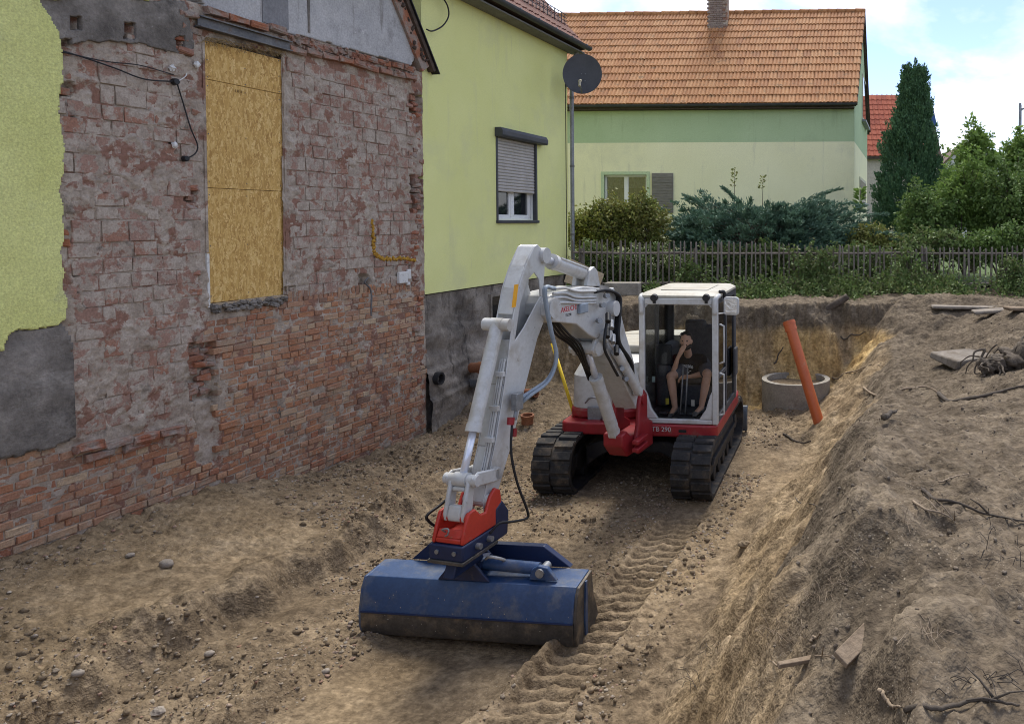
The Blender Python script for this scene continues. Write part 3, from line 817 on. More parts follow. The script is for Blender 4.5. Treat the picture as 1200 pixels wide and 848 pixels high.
# --- steel lintel: an I beam
a = wall_tz(228, 30); b = wall_tz(336, 52)
t0, t1 = a[0], b[0]; zt = .5 * (wall_tz(236, 23)[1] + wall_tz(333, 46)[1]); zb = .5 * (wall_tz(236, 37)[1] + wall_tz(333, 57)[1])
mb = MB(); w = .10
mb.box(t0, t1, -.085, .02, zt - .014, zt); mb.box(t0, t1, -.085, .02, zb, zb + .014); mb.box(t0, t1, -.045, -.030, zb + .0135, zt - .0135)
mb.build('steel_lintel', STEEL, houseA)
# straw hanging out under the lintel
mb = MB()
for k in range(120):
    f = random.random(); px = 240 + 92 * f; py = 43 + 17 * f
    t, z = wall_tz(px, py); o = random.uniform(-.02, .06)
    p = Vector(L3(t, z - .005, o)); q_ = p + Vector((random.uniform(-.16, .16), random.uniform(-.03, .01), random.uniform(-.11, .01)))
    mb.tube([p, (p + q_) / 2 + Vector((0, 0, random.uniform(-.02, .02))), q_], .0025, 4)
mb.build('straw_packing', mat('straw', [(.20, .135, .06), (.34, .24, .11)], 20, .9, 0), houseA)['kind'] = 'stuff'
# --- boarded doorway: three OSB panels, frame strips, screws
t0 = td0 + .012; t1 = td1 - .006
zs = [zd0 + .01, wall_tz(285, 222)[1], wall_tz(285, 101)[1], zd1]
for k in range(3):
    p = MB().box(t0, t1, .030 - .003 * k, .048, zs[k] + .0025, zs[k + 1] - .0025).build('osb_panel', OSB, houseA, bevel=.002)
    sc = MB()
    for fx in (.04, .5, .96):
        for fz in (.06, .5, .94):
            x = t0 + (t1 - t0) * fx; z = zs[k] + (zs[k + 1] - zs[k]) * fz
            sc.cyl((x, .031 - .003 * k, z), (x, .026 - .003 * k, z), .006, seg=8)
    sc.build('screws', STEEL, p)
MB().box(td0 - .015, td1 + .015, .060, .075, zd0 - .01, zd1 + .015).build('added_seam_backing', DARKW, houseA)  # dark board added to block the sky behind the panel seams
WOODL = mat('raw_timber', [(.36, .27, .17), (.46, .36, .24)], 8, .85, .3, 60)
MB().box(td0 - .03, t1, -.004, .10, zd0 - .03, zd0 + .006).build('sill_strip', WOODL, houseA)
MB().box(td0 - .018, td0 + .010, -.006, .11, zd0 - .03, zd0 + .55).build('frame_strip', WHITEP, houseA)
mb = MB(); mb.box(td0 - .019, td0 + .009, 0.0, .12, zd0 + .56, zd1 + .02); mb.box(td1 - .005, td1 + .02, .0, .12, zd0 + .01, zd1 + .02)
mb.build('reveal', MORT, houseA)
txt = text_mesh('panel_print', 'I III II', .045, mat('print_ink', [(.16, .10, .04)], 5, .8, 0, fine=0), houseA, Matrix.Translation((t0 + .42, .0225, wall_tz(285, 108)[1])) @ Matrix.Rotation(R(90), 4, 'X'))
# --- foam channel, junction boxes, cables
FOAM = mat('orange_foam', [(.34, .16, .02), (.55, .33, .05)], 25, .9, .9, 40, bdist=.02)
fp = [wall_tz(*p) for p in ((436, 258), (437, 280), (438, 296), (445, 303), (460, 303), (475, 303), (486, 305))]
mb = MB()
for i in range(60):
    k = i / 59 * (len(fp) - 1); j = min(int(k), len(fp) - 2); f = k - j
    t = fp[j][0] * (1 - f) + fp[j + 1][0] * f; z = fp[j][1] * (1 - f) + fp[j + 1][1] * f
    mb.ball((t + random.uniform(-.018, .018), -.006, z + random.uniform(-.018, .018)), (.026, .022, .024), seg=7, rings=5, jit=.25)
mb.build('foam_channel', FOAM, houseA, smooth=True)
p = wall_tz(470, 324)
mb = MB().box(p[0] - .10, p[0] + .10, -.05, .0, p[1] - .10, p[1] + .07); mb.box(p[0] + .11, p[0] + .19, -.035, .0, p[1] - .05, p[1] + .10); mb.box(p[0] + .10, p[0] + .17, -.03, .0, p[1] - .14, p[1] - .09)
mb.build('broken_socket_box', WHITEP, houseA, bevel=.012)
for px, py, r in ((203, 96, .032), (215, 186, .028)):
    t, z = wall_tz(px, py); MB().cyl((t, -.05, z), (t, .0, z), r, r * 1.1, 12).build('junction_box', BLACK, houseA, bevel=.005)
for px, py in ((199, 80), (202, 170), (228, 76)):
    t, z = wall_tz(px, py); MB().ball((t, -.03, z), (.03, .03, .034), seg=8, rings=6, jit=.25).build('plaster_dab', WHITEP, houseA)
def wire(pts, r, nm='cable', m=BLACK, out=.035):
    P = [L3(*wall_tz(*p), out + random.uniform(-.01, .01)) for p in pts]
    return MB().tube(spline(P, 40), r, 6).build(nm, m, houseA, smooth=True)
wire([(64, 60), (90, 66), (130, 80), (165, 93), (203, 96)], .007)
wire([(64, 58), (95, 67), (125, 73), (160, 77), (200, 88)], .005)
wire([(204, 98), (212, 120), (220, 150), (228, 170), (226, 180), (216, 186)], .007)
wire([(206, 95), (214, 90), (216, 86)], .005, m=WHITEP)
wire([(427, 325), (423, 331), (429, 337), (431, 345), (430, 360), (430, 370)], .011, 'bent_conduit', STEEL, .06)
# --- edge of the old roof: rafter board and torn felt on the gable line
M_ = [wall_tz(440, -75), wall_tz(470, 0), wall_tz(500, 78)]
dirv = Vector((M_[2][0] - M_[0][0], 0, M_[2][1] - M_[0][1])).normalized(); nv = Vector((-dirv.z, 0, dirv.x)); nv = nv if nv.x > 0 else -nv
a0 = Vector(L3(*M_[0])) - dirv * .8; a1 = Vector(L3(*M_[2]))
def strip(a, b, w0, w1, o0, o1):
    vs = []
    for o in (o0, o1):
        for p, w in ((a, w0), (a, w1), (b, w1), (b, w0)): vs.append(p + nv * w + Vector((0, -o, 0)))
    return MB().add(vs, [(0, 1, 2, 3), (7, 6, 5, 4), (0, 4, 5, 1), (1, 5, 6, 2), (2, 6, 7, 3), (3, 7, 4, 0)])
strip(a0, a1, -.20, -.01, -.20, .05).build('verge_masonry', RAWB, houseA)
strip(a0, a1 + dirv * .10, .0, .07, -.22, .09).build('rafter_board', DARKW, houseA, bevel=.006)
strip(a0, a1 + dirv * .17, .073, .088, -.24, .12).build('roof_felt', BLACK, houseA)
mb = MB()
for k in range(40):
    f = random.random(); p = a0 + (a1 - a0) * f + nv * random.uniform(-.2, .0)
    mb.ball((p.x, -random.uniform(.02, .07), p.z), random.uniform(.015, .04), seg=6, rings=4, jit=.3)
mb.build('verge_rubble', DARKW, houseA)['kind'] = 'stuff'
# ------------------------------------------------------------------ yellow house behind, same wall line
PLINTH = mat('grey_plinth', [(.12, .10, .082), (.225, .195, .16), (.34, .30, .25)], 2.2, .95, .8, 40, spec=.12, bdist=.012, dirt=[((.055, .05, .045), 1.1, .50, .70), ((.06, .052, .045), 4.5, .55, .68, (1, 1, .2)), ((.24, .185, .12), .8, .55, .75)])
ZINC = mat('zinc', [(.20, .21, .22), (.29, .30, .31)], 3, .5, .1, 40, metal=.6)
ANTH = mat('anthracite', [(.050, .052, .058), (.072, .074, .08)], 4, .5, .08, 50, fine=.05)
PVC = mat('white_pvc', [(.72, .72, .71)], 5, .35, 0, 50, fine=.03, spec=.4)
SLATM = mat('shutter_slat', [(.40, .375, .335), (.47, .44, .40)], 4, .6, .05, 50, fine=.04)
DGLASS = mat('window_glass', [(.012, .014, .016)], 5, .04, 0, 50, spec=.8, fine=0)
RTILE = mat('red_brown_tile', [(.115, .045, .032), (.19, .075, .05)], 5, .8, .4, 50, rnd='obj', rcols=[(.12, .045, .033), (.21, .085, .058), (.16, .07, .055)], rfac=.5, dirt=[((.09, .08, .065), 4, .55, .75)])
houseB = thing('yellow_house', 'yellow rendered house with satellite dish, roller shutter window and grey plinth', 'building', WP, R(90) - WB)
TB1, _ = wall_tz(667, 300); TB0 = T1 + .004
BO = -.02                                   # face of the yellow wall, slightly behind the torn wall
_, ZPL = wall_tz(560, 336)
ZE = wall_tz(672, 57)[1]
w0 = wall_tz(583, 160); w1 = wall_tz(629, 170); wzb = wall_tz(583, 258)[1]; wzt = wall_tz(583, 158)[1]
wt0, wt1 = w0[0], w1[0]
ZW = ZE - .05
mb = MB()       # wall with a window opening (butted pieces)
y0, y1 = -BO, 8.0
mb.box(TB0, wt0, y0, y0 + .35, ZPL, ZW); mb.box(wt1, TB1, y0, y0 + .35, ZPL, ZW)
mb.box(wt0, wt1, y0, y0 + .35, ZPL, wzb); mb.box(wt0, wt1, y0, y0 + .35, wzt, ZW)
mb.build('wall', YEL2, houseB)
mb = MB().prism([(y0 + .35, ZPL), (y1, ZPL), (y1, ZW), ((y0 + y1) / 2, ZW + 3.6), (y0 + .35, ZW)], TB1 - .34, TB1 - .01, 'x')
mb.build('gable_wall', YEL2, houseB)
MB().box(TB0, TB1 - .02, y0 + .35, y1, ZPL - .05, ZPL + .0).build('floor_slab', PLINTH, houseB)
# plinth with uneven old courses and a recessed lower part
ta = np.arange(TB0, TB1 - .02, .03); za = np.arange(-.3, ZPL - .004, .03)
A, B = np.meshgrid(ta, za)
D = -.055 + .030 * fbm(A * 2.5, B * 5, 4, 91) + .012 * np.abs(fbm(A * 9, B * 11, 3, 94))
for zc, amp in ((1.62, .035), (1.05, .05), (.62, .06)): D = D + amp * (1 - ss((B - zc + .04 * fbm(A * 1.2, A * 0, 3, 92)) / .05))
D = D - .05 * np.exp(-((B - 1.35) / .14) ** 2) * (ss((.5 - fbm(A * 3, B, 2, 93)) / .3)) * (A < T1 + 1.6)
ny_, nx_ = A.shape; idx = np.arange(nx_ * ny_).reshape(ny_, nx_)
link('plinth', np_mesh('plinth', np.stack([A, -D, B], -1).reshape(-1, 3), np.stack([idx[:-1, :-1], idx[:-1, 1:], idx[1:, 1:], idx[1:, :-1]], -1).reshape(-1, 4), PLINTH, True), houseB)
MB().box(TB0, TB1 - .02, .09, .45, -.4, ZPL - .052).build('plinth_body', PLINTH, houseB)
p0 = wall_tz(577, 348); p1 = wall_tz(592, 372)
MB().box(p0[0], p0[0] + .62, .015, .10, p1[1], p0[1]).build('cellar_window', DGLASS, houseB)
mb = MB(); mb.box(p0[0] - .04, p0[0] + .66, .0, .09, p0[1], p0[1] + .05); mb.box(p0[0] - .04, p0[0], .0, .09, p1[1], p0[1])
mb.build('cellar_window_frame', PLINTH, houseB)
# window: frame, sashes, reveal, sill
win = MB(); f = .055; yw = y0 + .12
win.box(wt0, wt1, yw, yw + .06, wzb, wzb + f); win.box(wt0, wt1, yw, yw + .06, wzt - f, wzt)
for x in (wt0, (wt0 + wt1) / 2 - .05, wt1 - f): win.box(x, x + (f if x != (wt0 + wt1) / 2 - .05 else .10), yw + .002, yw + .062, wzb + f, wzt - f)
wf = win.build('window', PVC, houseB, bevel=.006)
gx0 = [(wt0 + f, (wt0 + wt1) / 2 - .05), ((wt0 + wt1) / 2 + .05, wt1 - f)]
for a, b in gx0:
    s = MB(); s.box(a, b, yw + .01, yw + .05, wzb + f, wzb + f + .05); s.box(a, a + .05, yw + .011, yw + .051, wzb + f + .05, wzt - f); s.box(b - .05, b, yw + .011, yw + .051, wzb + f + .05, wzt - f)
    s.build('sash', PVC, wf, bevel=.004)
    MB().box(a + .05, b - .05, yw + .035, yw + .045, wzb + f + .05, wzt - f).build('pane', DGLASS, wf)
    MB().prism([(a + .05 + i * .03, yw + .075 + .012 * (i % 2)) for i in range(int((b - a - .1) / .03))] + [(a + .05 + i * .03, yw + .081 + .012 * (i % 2)) for i in reversed(range(int((b - a - .1) / .03)))], wzb + .1, wzt - .1, 'z').build('curtain', mat('net_curtain', [(.30, .28, .27)], 5, .9, .1, 50), wf)
MB().box(wt0 - .002, wt1 + .002, y0 + .19, y0 + .5, wzb - .1, wzb).build('window_board', PVC, houseB)
mb = MB(); mb.box(wt1 - .012, wt1 - .001, y0 + .02, y0 + .118, wzb, wzt); mb.build('reveal_lining', PVC, houseB)
mb = MB(); mb.box(wt0 - .04, wt1 + .04, y0 - .05, y0 + .115, wzb - .055, wzb - .002); mb.build('window_sill', ANTH, houseB, bevel=.006)
zsh = wall_tz(583, 224)[1]; zbx = wall_tz(583, 160)[1]; zbt = wall_tz(580, 150)[1] + .02
n = 17
slat = MB()
h = (zbx - zsh) / n
slat.prism([(y0 + .035, 0), (y0 + .022, h * .25), (y0 + .022, h * .7), (y0 + .035, h * .94), (y0 + .045, h * .94), (y0 + .045, 0)], wt0 + .03, wt1 - .03, 'x')
sme = slat.mesh('shutter_slat', SLATM)
for i in range(n):
    o = link('shutter_slat', sme, houseB); o.location = (0, 0, zsh + i * h)
MB().box(wt0 - .03, wt0 + .028, y0 - .012, y0 + .06, wzb, zbx).build('shutter_rail', ANTH, houseB)
MB().box(wt1 - .028, wt1 + .03, y0 - .012, y0 + .06, wzb, zbx).build('shutter_rail', ANTH, houseB)
MB().prism([(y0 - .14, zbx), (y0 - .16, zbx + .03), (y0 - .16, zbt - .06), (y0 - .12, zbt), (y0 - .002, zbt), (y0 - .002, zbx)], wt0 - .06, wt1 + .22, 'x').build('shutter_box', ANTH, houseB, bevel=.006)
# roof: eave soffit, gutter, tiles, snow guard
pitch = R(47); EV = .34
ey, ez = y0 - EV, ZE
rdir = Vector((0, math.cos(pitch), math.sin(pitch))); rn = Vector((0, -math.sin(pitch), math.cos(pitch)))
tr0, tr1 = TB0 - 4.5, TB1 + .25
yr = (y0 + y1) / 2
zr = ez + (yr - ey) * math.tan(pitch)
MB().prism([(ey, ez), (ey, ez - .05), (y0, ez - .12), (y0 + .36, ez - .12), (yr, zr - .32), (2 * yr - ey, ez - .2), (2 * yr - ey, ez), (yr, zr)], tr0, tr1 - .02, 'x').build('roof_deck', DARKW, houseB)
MB().box(tr0, tr1 - .03, ey + .02, y0 - .002, ez - .15, ez - .122).build('soffit', mat('soffit_paint', [(.16, .155, .15), (.22, .215, .2)], 3, .85, .2, 50), houseB)
mb = MB(); seg = 9
prof = [(ey - .075 + .075 * math.cos(math.pi + math.pi * i / seg), ez - .01 + .075 * math.sin(math.pi + math.pi * i / seg)) for i in range(seg + 1)] + [(ey - .075 + .068 * math.cos(math.pi + math.pi * i / seg), ez - .01 + .068 * math.sin(math.pi + math.pi * i / seg)) for i in reversed(range(seg + 1))]
mb.prism(prof, tr0, tr1, 'x').build('gutter', ANTH, houseB, auto=40)
mb = MB()
for i in range(16):
    x = tr1 - .3 - i * .7
    mb.box(x, x + .03, ey - .156, ey, ez - .02, ez + .006)
mb.build('gutter_bracket', ZINC, houseB)
tw, th = .235, .34
tl = MB()
tl.prism([(-.5 * tw, 0), (-.5 * tw, .022), (-.3 * tw, .036), (-.1 * tw, .018), (.15 * tw, .012), (.35 * tw, .03), (.5 * tw, .018), (.5 * tw, .0)], -.02, th + .05, 'y')
tme = tl.mesh('roof_tile', RTILE)   # x across, y up the slope, z out
nc = int((tr1 - (TB0 + .4)) / tw); k = 0
restt = MB()
rotT = Matrix(((1, 0, 0), (0, rdir.y, rn.y), (0, rdir.z, rn.z))).to_4x4()
tilt = Matrix.Rotation(R(-3.2), 4, 'X')
for i in range(int((tr1 - tr0) / tw)):
    for j in range(15):
        x = tr1 - .13 - i * tw
        p = Vector((x, ey, ez)) + rdir * (j * th - .03) + rn * .012
        M = Matrix.Translation(p) @ rotT @ tilt
        if i < nc and j < 11 and k < 300:
            o = link('roof_tile', tme, houseB); o.matrix_local = M; k += 1
        else:
            restt.add([M @ Vector(v) for v in tl.v], tl.f)
restt.build('further_roof_tiles', RTILE, houseB)['kind'] = 'stuff'
mb = MB()
sg0 = Vector((tr0 + 5, ey, ez)) + rdir * .62 + rn * .05
for hh in (.06, .13, .20):
    mb.tube([sg0 + Vector((0, 0, hh)), Vector((tr1 - .15, sg0.y, sg0.z + hh))], .008, 6)
x = sg0.x
while x < tr1 - .1:
    mb.box(x, x + .012, sg0.y - .006, sg0.y + .006, sg0.z - .03, sg0.z + .21); x += .16
mb.build('snow_guard', ANTH, houseB)
# downpipe at the corner with clips
tp = wall_tz(668.5, 300)[0]
pz = [(tp, y0 - .24, ez - .08), (tp, y0 - .2, ez - .16), (tp, y0 - .10, ez - .36), (tp, y0 - .075, ez - .5), (tp, y0 - .075, 1.6)]
dp = MB().tube(spline(pz[:4], 12) + [Vector(pz[4])], .045, 12).build('downpipe', ZINC, houseB, auto=40)
for zc in (6.1, 4.6, 3.1, 2.2): MB().cyl((tp, y0 - .075, zc), (tp, y0 - .075, zc + .05), .052, seg=12).build('pipe_clip', STEEL, dp)
MB().tube([(tp - .16, y0 - .006, ez - .5), (tp - .15, y0 - .006, 3.5), (tp - .155, y0 - .006, 2.2)], .008, 6).build('wall_cable', BLACK, houseB)
# overhead cable from the gable edge up to the eave
P = [wall_pt(*wall_tz(x, y), .1) for x, y in ((493, 35), (500, 37), (512, 31), (519, 20), (518, 8), (512, -3), (508, -14))]
cabl = MB().tube(spline([p - WP for p in P], 40), .012, 6).build('overhead_cable', BLACK, None, smooth=True); cabl.location = WP
tag(cabl, 'loose black cable looping out below the eave of the yellow house', 'cable')
# satellite dish on a wall arm
dish = thing('satellite_dish', 'dark grey satellite dish on the corner of the yellow house', 'satellite dish', wall_pt(*wall_tz(666, 96), 0))
dc = at_y(683, 88, 15.9) - Vector(dish.location)
fw = Vector((.10, -1, .16)).normalized()
rt = fw.cross(Vector((0, 0, 1))).normalized(); upv = rt.cross(fw)
DISH = mat('dish_grey', [(.060, .062, .07), (.085, .087, .095)], 3, .55, .05, 40, fine=.05)
vs = []; fs = []; rings, seg = 7, 40
for side in (0, 1):
    for r_ in range(rings + 1):
        rr = r_ / rings
        for k in range(seg):
            a = 2 * math.pi * k / seg
            vs.append(dc + rt * (.405 * rr * math.cos(a)) + upv * (.435 * rr * math.sin(a)) + fw * (.075 * rr * rr - .012 * side))
o2 = (rings + 1) * seg
for r_ in range(rings):
    for k in range(seg):
        q_ = (r_ * seg + k, r_ * seg + (k + 1) % seg, (r_ + 1) * seg + (k + 1) % seg, (r_ + 1) * seg + k)
        fs.append(q_); fs.append(tuple(i + o2 for i in reversed(q_)))
for k in range(seg): fs.append((rings * seg + k, rings * seg + (k + 1) % seg, rings * seg + (k + 1) % seg + o2, rings * seg + k + o2))
MB().add(vs, fs).build('reflector', DISH, dish, auto=50)
arm_end = dc + fw * .42 - upv * .30
mb = MB().tube([dc - upv * .42 + fw * .05, arm_end], .014, 8); mb.build('feed_arm', ZINC, dish)
mb = MB().cyl(arm_end - fw * .02 + upv * .02, arm_end - fw * .12 + upv * .07, .035, .03, 12); mb.cyl(arm_end + upv * .02 - fw * .03, arm_end - upv * .09, .025, seg=10)
mb.build('feed_head', mat('beige_plastic', [(.42, .38, .27)], 5, .5, 0, fine=.04), dish)
mb = MB().tube([dc - fw * .02, dc - fw * .14, Vector((-.02, 0, -.06)) * .3 + (dc - fw * .14) * .7], .024, 8)
mb.tube([(dc - fw * .14), Vector((-.03, .0, -.03))], .02, 8); mb.box(-.10, .02, -.08, .03, -.12, .08)
mb.build('wall_bracket', ZINC, dish)
mb = MB()
for a, b in ((-.05, .02), (.03, .02), (-.05, -.13), (.03, -.13)): mb.cyl(dc + rt * a + upv * b + fw * .0, dc + rt * a + upv * b + fw * .014, .009, seg=8)
mb.build('reflector_bolts', ZINC, dish)

# ------------------------------------------------------------------ green and cream house with the orange roof
GRN = mat('green_render', [(.41, .52, .31), (.455, .56, .35)], .8, .92, .25, 60, spec=.15, fine=.05, dirt=[((.34, .42, .26), .5, .55, .8), ((.33, .41, .25), 3.5, .58, .76, (1, 1, .10))])
CREAM = mat('cream_render', [(.80, .77, .50), (.85, .82, .56)], .7, .92, .25, 60, spec=.15, fine=.05, dirt=[((.62, .61, .44), .45, .56, .8), ((.60, .58, .42), 3.5, .58, .76, (1, 1, .10))])
OTILE_R = [(.38, .180, .075), (.43, .215, .095), (.33, .148, .062), (.48, .265, .125), (.40, .19, .08), (.28, .13, .065)]
def otile(nm, rnd): return mat(nm, [(.34, .145, .055), (.48, .23, .09)], 3, .8, .35, 40, rnd=rnd, rcols=OTILE_R, rfac=.6, dirt=[((.20, .12, .06), 5, .55, .72), ((.30, .26, .17), 11, .66, .72)])
OT = otile('orange_tile', 'obj'); OTS = otile('orange_tile_rest', 'isl')
cR = at_y(1001, 200, 23.8); cL = at_y(560, 200, 24.4)
CZ0 = 1.7
cang = math.atan2(cR.y - cL.y, cR.x - cL.x)
houseC = thing('green_house', 'cream and green house with orange tiled roof behind the fence', 'building', (cR.x, cR.y, 0), cang)
# local frame: x along the facade towards the right corner (0 at the corner), +y away; gable skewed by SK per metre of depth
CLn = (Vector((cL.x, cL.y)) - Vector((cR.x, cR.y))).length
DEP = 7.0; SK = .14
zE = at_y(1003, 118, 23.8).z; zBand = at_y(1000, 166, 23.8).z
RISE = at_y(1018, 3, 27.3).z - zE - .52
def csk(x, y, z): return (x + SK * y, y, z)
def box_skew(mb, x0, x1, y0, y1, z0, z1):
    return mb.add([csk(x, y, z) for x in (x0, x1) for y in (y0, y1) for z in (z0, z1)], [(0, 1, 3, 2), (4, 6, 7, 5), (0, 4, 5, 1), (2, 3, 7, 6), (0, 2, 6, 4), (1, 5, 7, 3)])
# window openings in the facade and in the gable
fz = Matrix.Rotation(-cang, 4, 'Z')
def cface(px, py):
    n = Vector((-math.sin(cang), math.cos(cang), 0)); d = ray(px, py)
    k = (Vector((cR.x, cR.y, 0)) - CO).dot(n) / d.dot(n); p = CO + d * k
    q_ = fz @ (p - Vector((cR.x, cR.y, 0))); return q_.x, q_.z
wa = cface(708, 205); wb = cface(758, 246)
wx0, wx1, wz1, wz0 = wa[0], wb[0], wa[1], wb[1] - .15
def wall_pieces(x0, x1, z0, z1):
    mb = MB(); D_ = .35
    zs_ = sorted({z0, z1, *[min(max(v, z0), z1) for v in (wz0, wz1)]})
    for a, b in zip(zs_[:-1], zs_[1:]):
        if a >= wz0 - 1e-6 and b <= wz1 + 1e-6:
            mb.box(x0, wx0, 0, D_, a, b); mb.box(wx1, x1, 0, D_, a, b)
        else: mb.box(x0, x1, 0, D_, a, b)
    return mb
wall_pieces(-CLn, -.002, CZ0, zBand).build('cream_wall', CREAM, houseC)
wall_pieces(-CLn, -.002, zBand + .0005, zE).build('green_wall', GRN, houseC)
th_ = .3
mb = MB().add([csk(x, y, z) for z in (CZ0, zBand) for x, y in ((0, .0), (0, DEP), (-th_, DEP), (-th_, .36))], [(0, 1, 2, 3), (7, 6, 5, 4), (0, 4, 5, 1), (1, 5, 6, 2), (2, 6, 7, 3), (3, 7, 4, 0)])
mb.build('gable_cream_wall', CREAM, houseC)
pts = [(0, zBand + .0005), (DEP, zBand + .0005), (DEP, zE), (DEP / 2, zE + RISE - .12), (0, zE)]
mb = MB(); n = len(pts)
mb.add([csk(0, y, z) for y, z in pts] + [csk(-th_, max(y, .36), z) for y, z in pts], [tuple(range(n)), tuple(range(2 * n - 1, n - 1, -1))] + [(i, i + n, (i + 1) % n + n, (i + 1) % n) for i in range(n)])
mb.build('gable_green_wall', GRN, houseC)
# facade window: green surround, white frame, panes, net curtains
sur = MB(); b = .10
sur.box(wx0 - b, wx0, -.03, .10, wz0 - .05, wz1 + b); sur.box(wx1, wx1 + b, -.03, .10, wz0 - .05, wz1 + b); sur.box(wx0, wx1, -.028, .098, wz1, wz1 + b)
sur.build('window_surround', mat('pale_green_trim', [(.50, .60, .38)], 3, .85, .2, 50), houseC)
wf = MB(); f = .06; m_ = (wx0 + wx1) / 2
for a, c_ in ((wx0, wx0 + f), (m_ - .07, m_ + .07), (wx1 - f, wx1)): wf.box(a, c_, .12, .18, wz0, wz1)
for xa, xb in ((wx0 + f, m_ - .07), (m_ + .07, wx1 - f)): wf.box(xa, xb, .121, .179, wz1 - f, wz1); wf.box(xa, xb, .121, .179, wz0, wz0 + f)
wfo = wf.build('window', PVC, houseC, bevel=.005)
NET = mat('patterned_net_curtain', [(.16, .17, .17), (.52, .53, .52)], 40, .9, 0, fine=.0, stretch=(1, 1, .25), lo=.42, hi=.58)
for xa, xb in ((wx0 + f, m_ - .07), (m_ + .07, wx1 - f)):
    MB().box(xa, xb, .145, .153, wz0 + f, wz1 - f).build('pane', glass('thin_window_glass', (.55, .58, .6), .10), wfo)
    nn = 22; pr = [(xa + (xb - xa) * i / nn, .20 + .015 * (i % 2)) for i in range(nn + 1)]
    MB().prism(pr + [(x, y + .004) for x, y in reversed(pr)], wz1 - .42, wz1 - .05, 'z').build('cafe_curtain', NET, wfo)
MB().box(wx0 - .01, wx1 + .01, .30, .32, wz0 - .01, wz1 + .01).build('room_shade_sheet', mat('room_shade_black', [(.012, .012, .013)], 3, .9, 0, fine=0), houseC)  # black sheet close behind the curtains, painted as the unlit room's shade
MB().box(wx0 - .15, wx1 + .15, -.10, .11, wz0 - .12, wz0 - .052).build('window_ledge', DARKW, houseC)
sh0 = cface(764, 203); sh1 = cface(789, 222)
shu = MB()
shp = MB().box(sh0[0], sh1[0], -.045, -.012, sh1[1] - .75, sh0[1]).build('folded_shutter', mat('grey_weathered_wood', [(.17, .155, .135), (.27, .25, .225)], 4, .9, .4, 60, stretch=(1, 1, 9)), houseC)
sm = MB().box(sh0[0] + .01, sh1[0] - .01, -.062, -.0455, 0, .06).mesh('shutter_louvre', shp.data.materials[0])
z = sh1[1] - .72
while z < sh0[1] - .08:
    o = link('shutter_louvre', sm, shp); o.location = (0, 0, z); z += .085
# gable windows with folded shutters and trims
def gwin(px0, px1, py0, py1):
    y = None; 
    ya = 1.6 if px0 < 1012 else 3.2
    d = ray((px0 + px1) / 2, (py0 + py1) / 2)
    q0 = Vector((cR.x, cR.y, 0)); ex = Vector((math.cos(cang), math.sin(cang), 0)); ey_ = Vector((-math.sin(cang), math.cos(cang), 0))
    gd = (ex * SK + ey_).normalized(); gn = Vector((gd.y, -gd.x, 0))
    def hit(px, py):
        d = ray(px, py); k = (q0 - CO).dot(gn) / d.dot(gn); p = CO + d * k
        return (p - q0).dot(gd), p.z
    a = hit(px0, (py0 + py1) / 2)[0]; c_ = hit(px1, (py0 + py1) / 2)[0]; z0 = hit(px0, py1)[1]; z1 = hit(px0, py0)[1]
    rot = math.atan2(gd.y, gd.x) - cang
    M = Matrix.Rotation(rot, 4, 'Z')
    wo_ = MB(M).box(a, c_, -.03, .05, z0, z1).build('gable_window', mat('cream_trim', [(.55, .53, .40)], 4, .85, .2, 50), houseC)
    MB(M).box(a + .10, c_ - .10, -.036, -.032, z0 + .10, z1 - .10).build('pane', DGLASS, wo_)
    MB(M).box(a - .1, c_ + .1, -.16, -.031, z0 - .09, z0 - .02).build('window_ledge', ZINC, wo_)
gwin(1010, 1015, 86, 140); gwin(1007, 1014, 207, 236)
# roof tiles: front slope, individually laid
eaveO = .28; sp_ = math.atan2(RISE, DEP / 2)
rl = (DEP / 2 + eaveO) / math.cos(sp_)
VO = .12
TWc, ROWS = .243, 13
THc = rl / ROWS
def troof(x, s, up=0.0):
    y = -eaveO + s * math.cos(sp_); z = zE - .10 + s * math.sin(sp_)
    return Vector((x + SK * y, y - up * math.sin(sp_), z + up * math.cos(sp_)))
tl = MB(); tl.prism([(-.5 * TWc, 0), (-.5 * TWc, .016), (-.36 * TWc, .042), (-.16 * TWc, .046), (0, .020), (.16 * TWc, .046), (.34 * TWc, .042), (.49 * TWc, .014), (.49 * TWc, 0)], -.03, THc + .06, 'y')
tvar = []
for k in range(3):
    t_ = MB(); t_.v = [(v[0], v[1] + random.uniform(-.006, .006), v[2]) for v in tl.v]; t_.f = tl.f; tvar.append(t_.mesh('roof_tile', OT))
# local tile frame: x along eave, y up slope (with skew), z out
yv = (troof(0, 1) - troof(0, 0)); zv = Vector((0, -math.sin(sp_), math.cos(sp_)))
Mb = Matrix(((1, yv.x, zv.x), (0, yv.y, zv.y), (0, yv.z, zv.z))).to_4x4()
cells = []
ncol = int((CLn + VO) / TWc)
for i in range(ncol):
    for j in range(ROWS): cells.append((i, j))
def tile_px(i, j):
    p = houseC_M @ troof(VO - (i + .5) * TWc, (j + .5) * THc); return project(p)
houseC_M = Matrix.Translation((cR.x, cR.y, 0)) @ Matrix.Rotation(cang, 4, 'Z')
vis = [c_ for c_ in cells if tile_px(*c_)[0] > 668]
vis.sort(key=lambda c_: c_[1] * 100 + c_[0] * .01)
single = set(vis[:300]); rest_t = MB()
for i, j in cells:
    x = VO - (i + .5) * TWc; p = troof(x, j * THc, .020)
    M = Matrix.Translation(p + Vector((random.uniform(-.004, .004), 0, random.uniform(-.004, .004)))) @ Mb @ Matrix.Rotation(R(-3.6) + random.uniform(-.006, .006), 4, 'X')
    if (i, j) in single:
        o = link('roof_tile', random.choice(tvar), houseC); o.matrix_local = M
    else: rest_t.add([M @ Vector(v) for v in tl.v], tl.f)
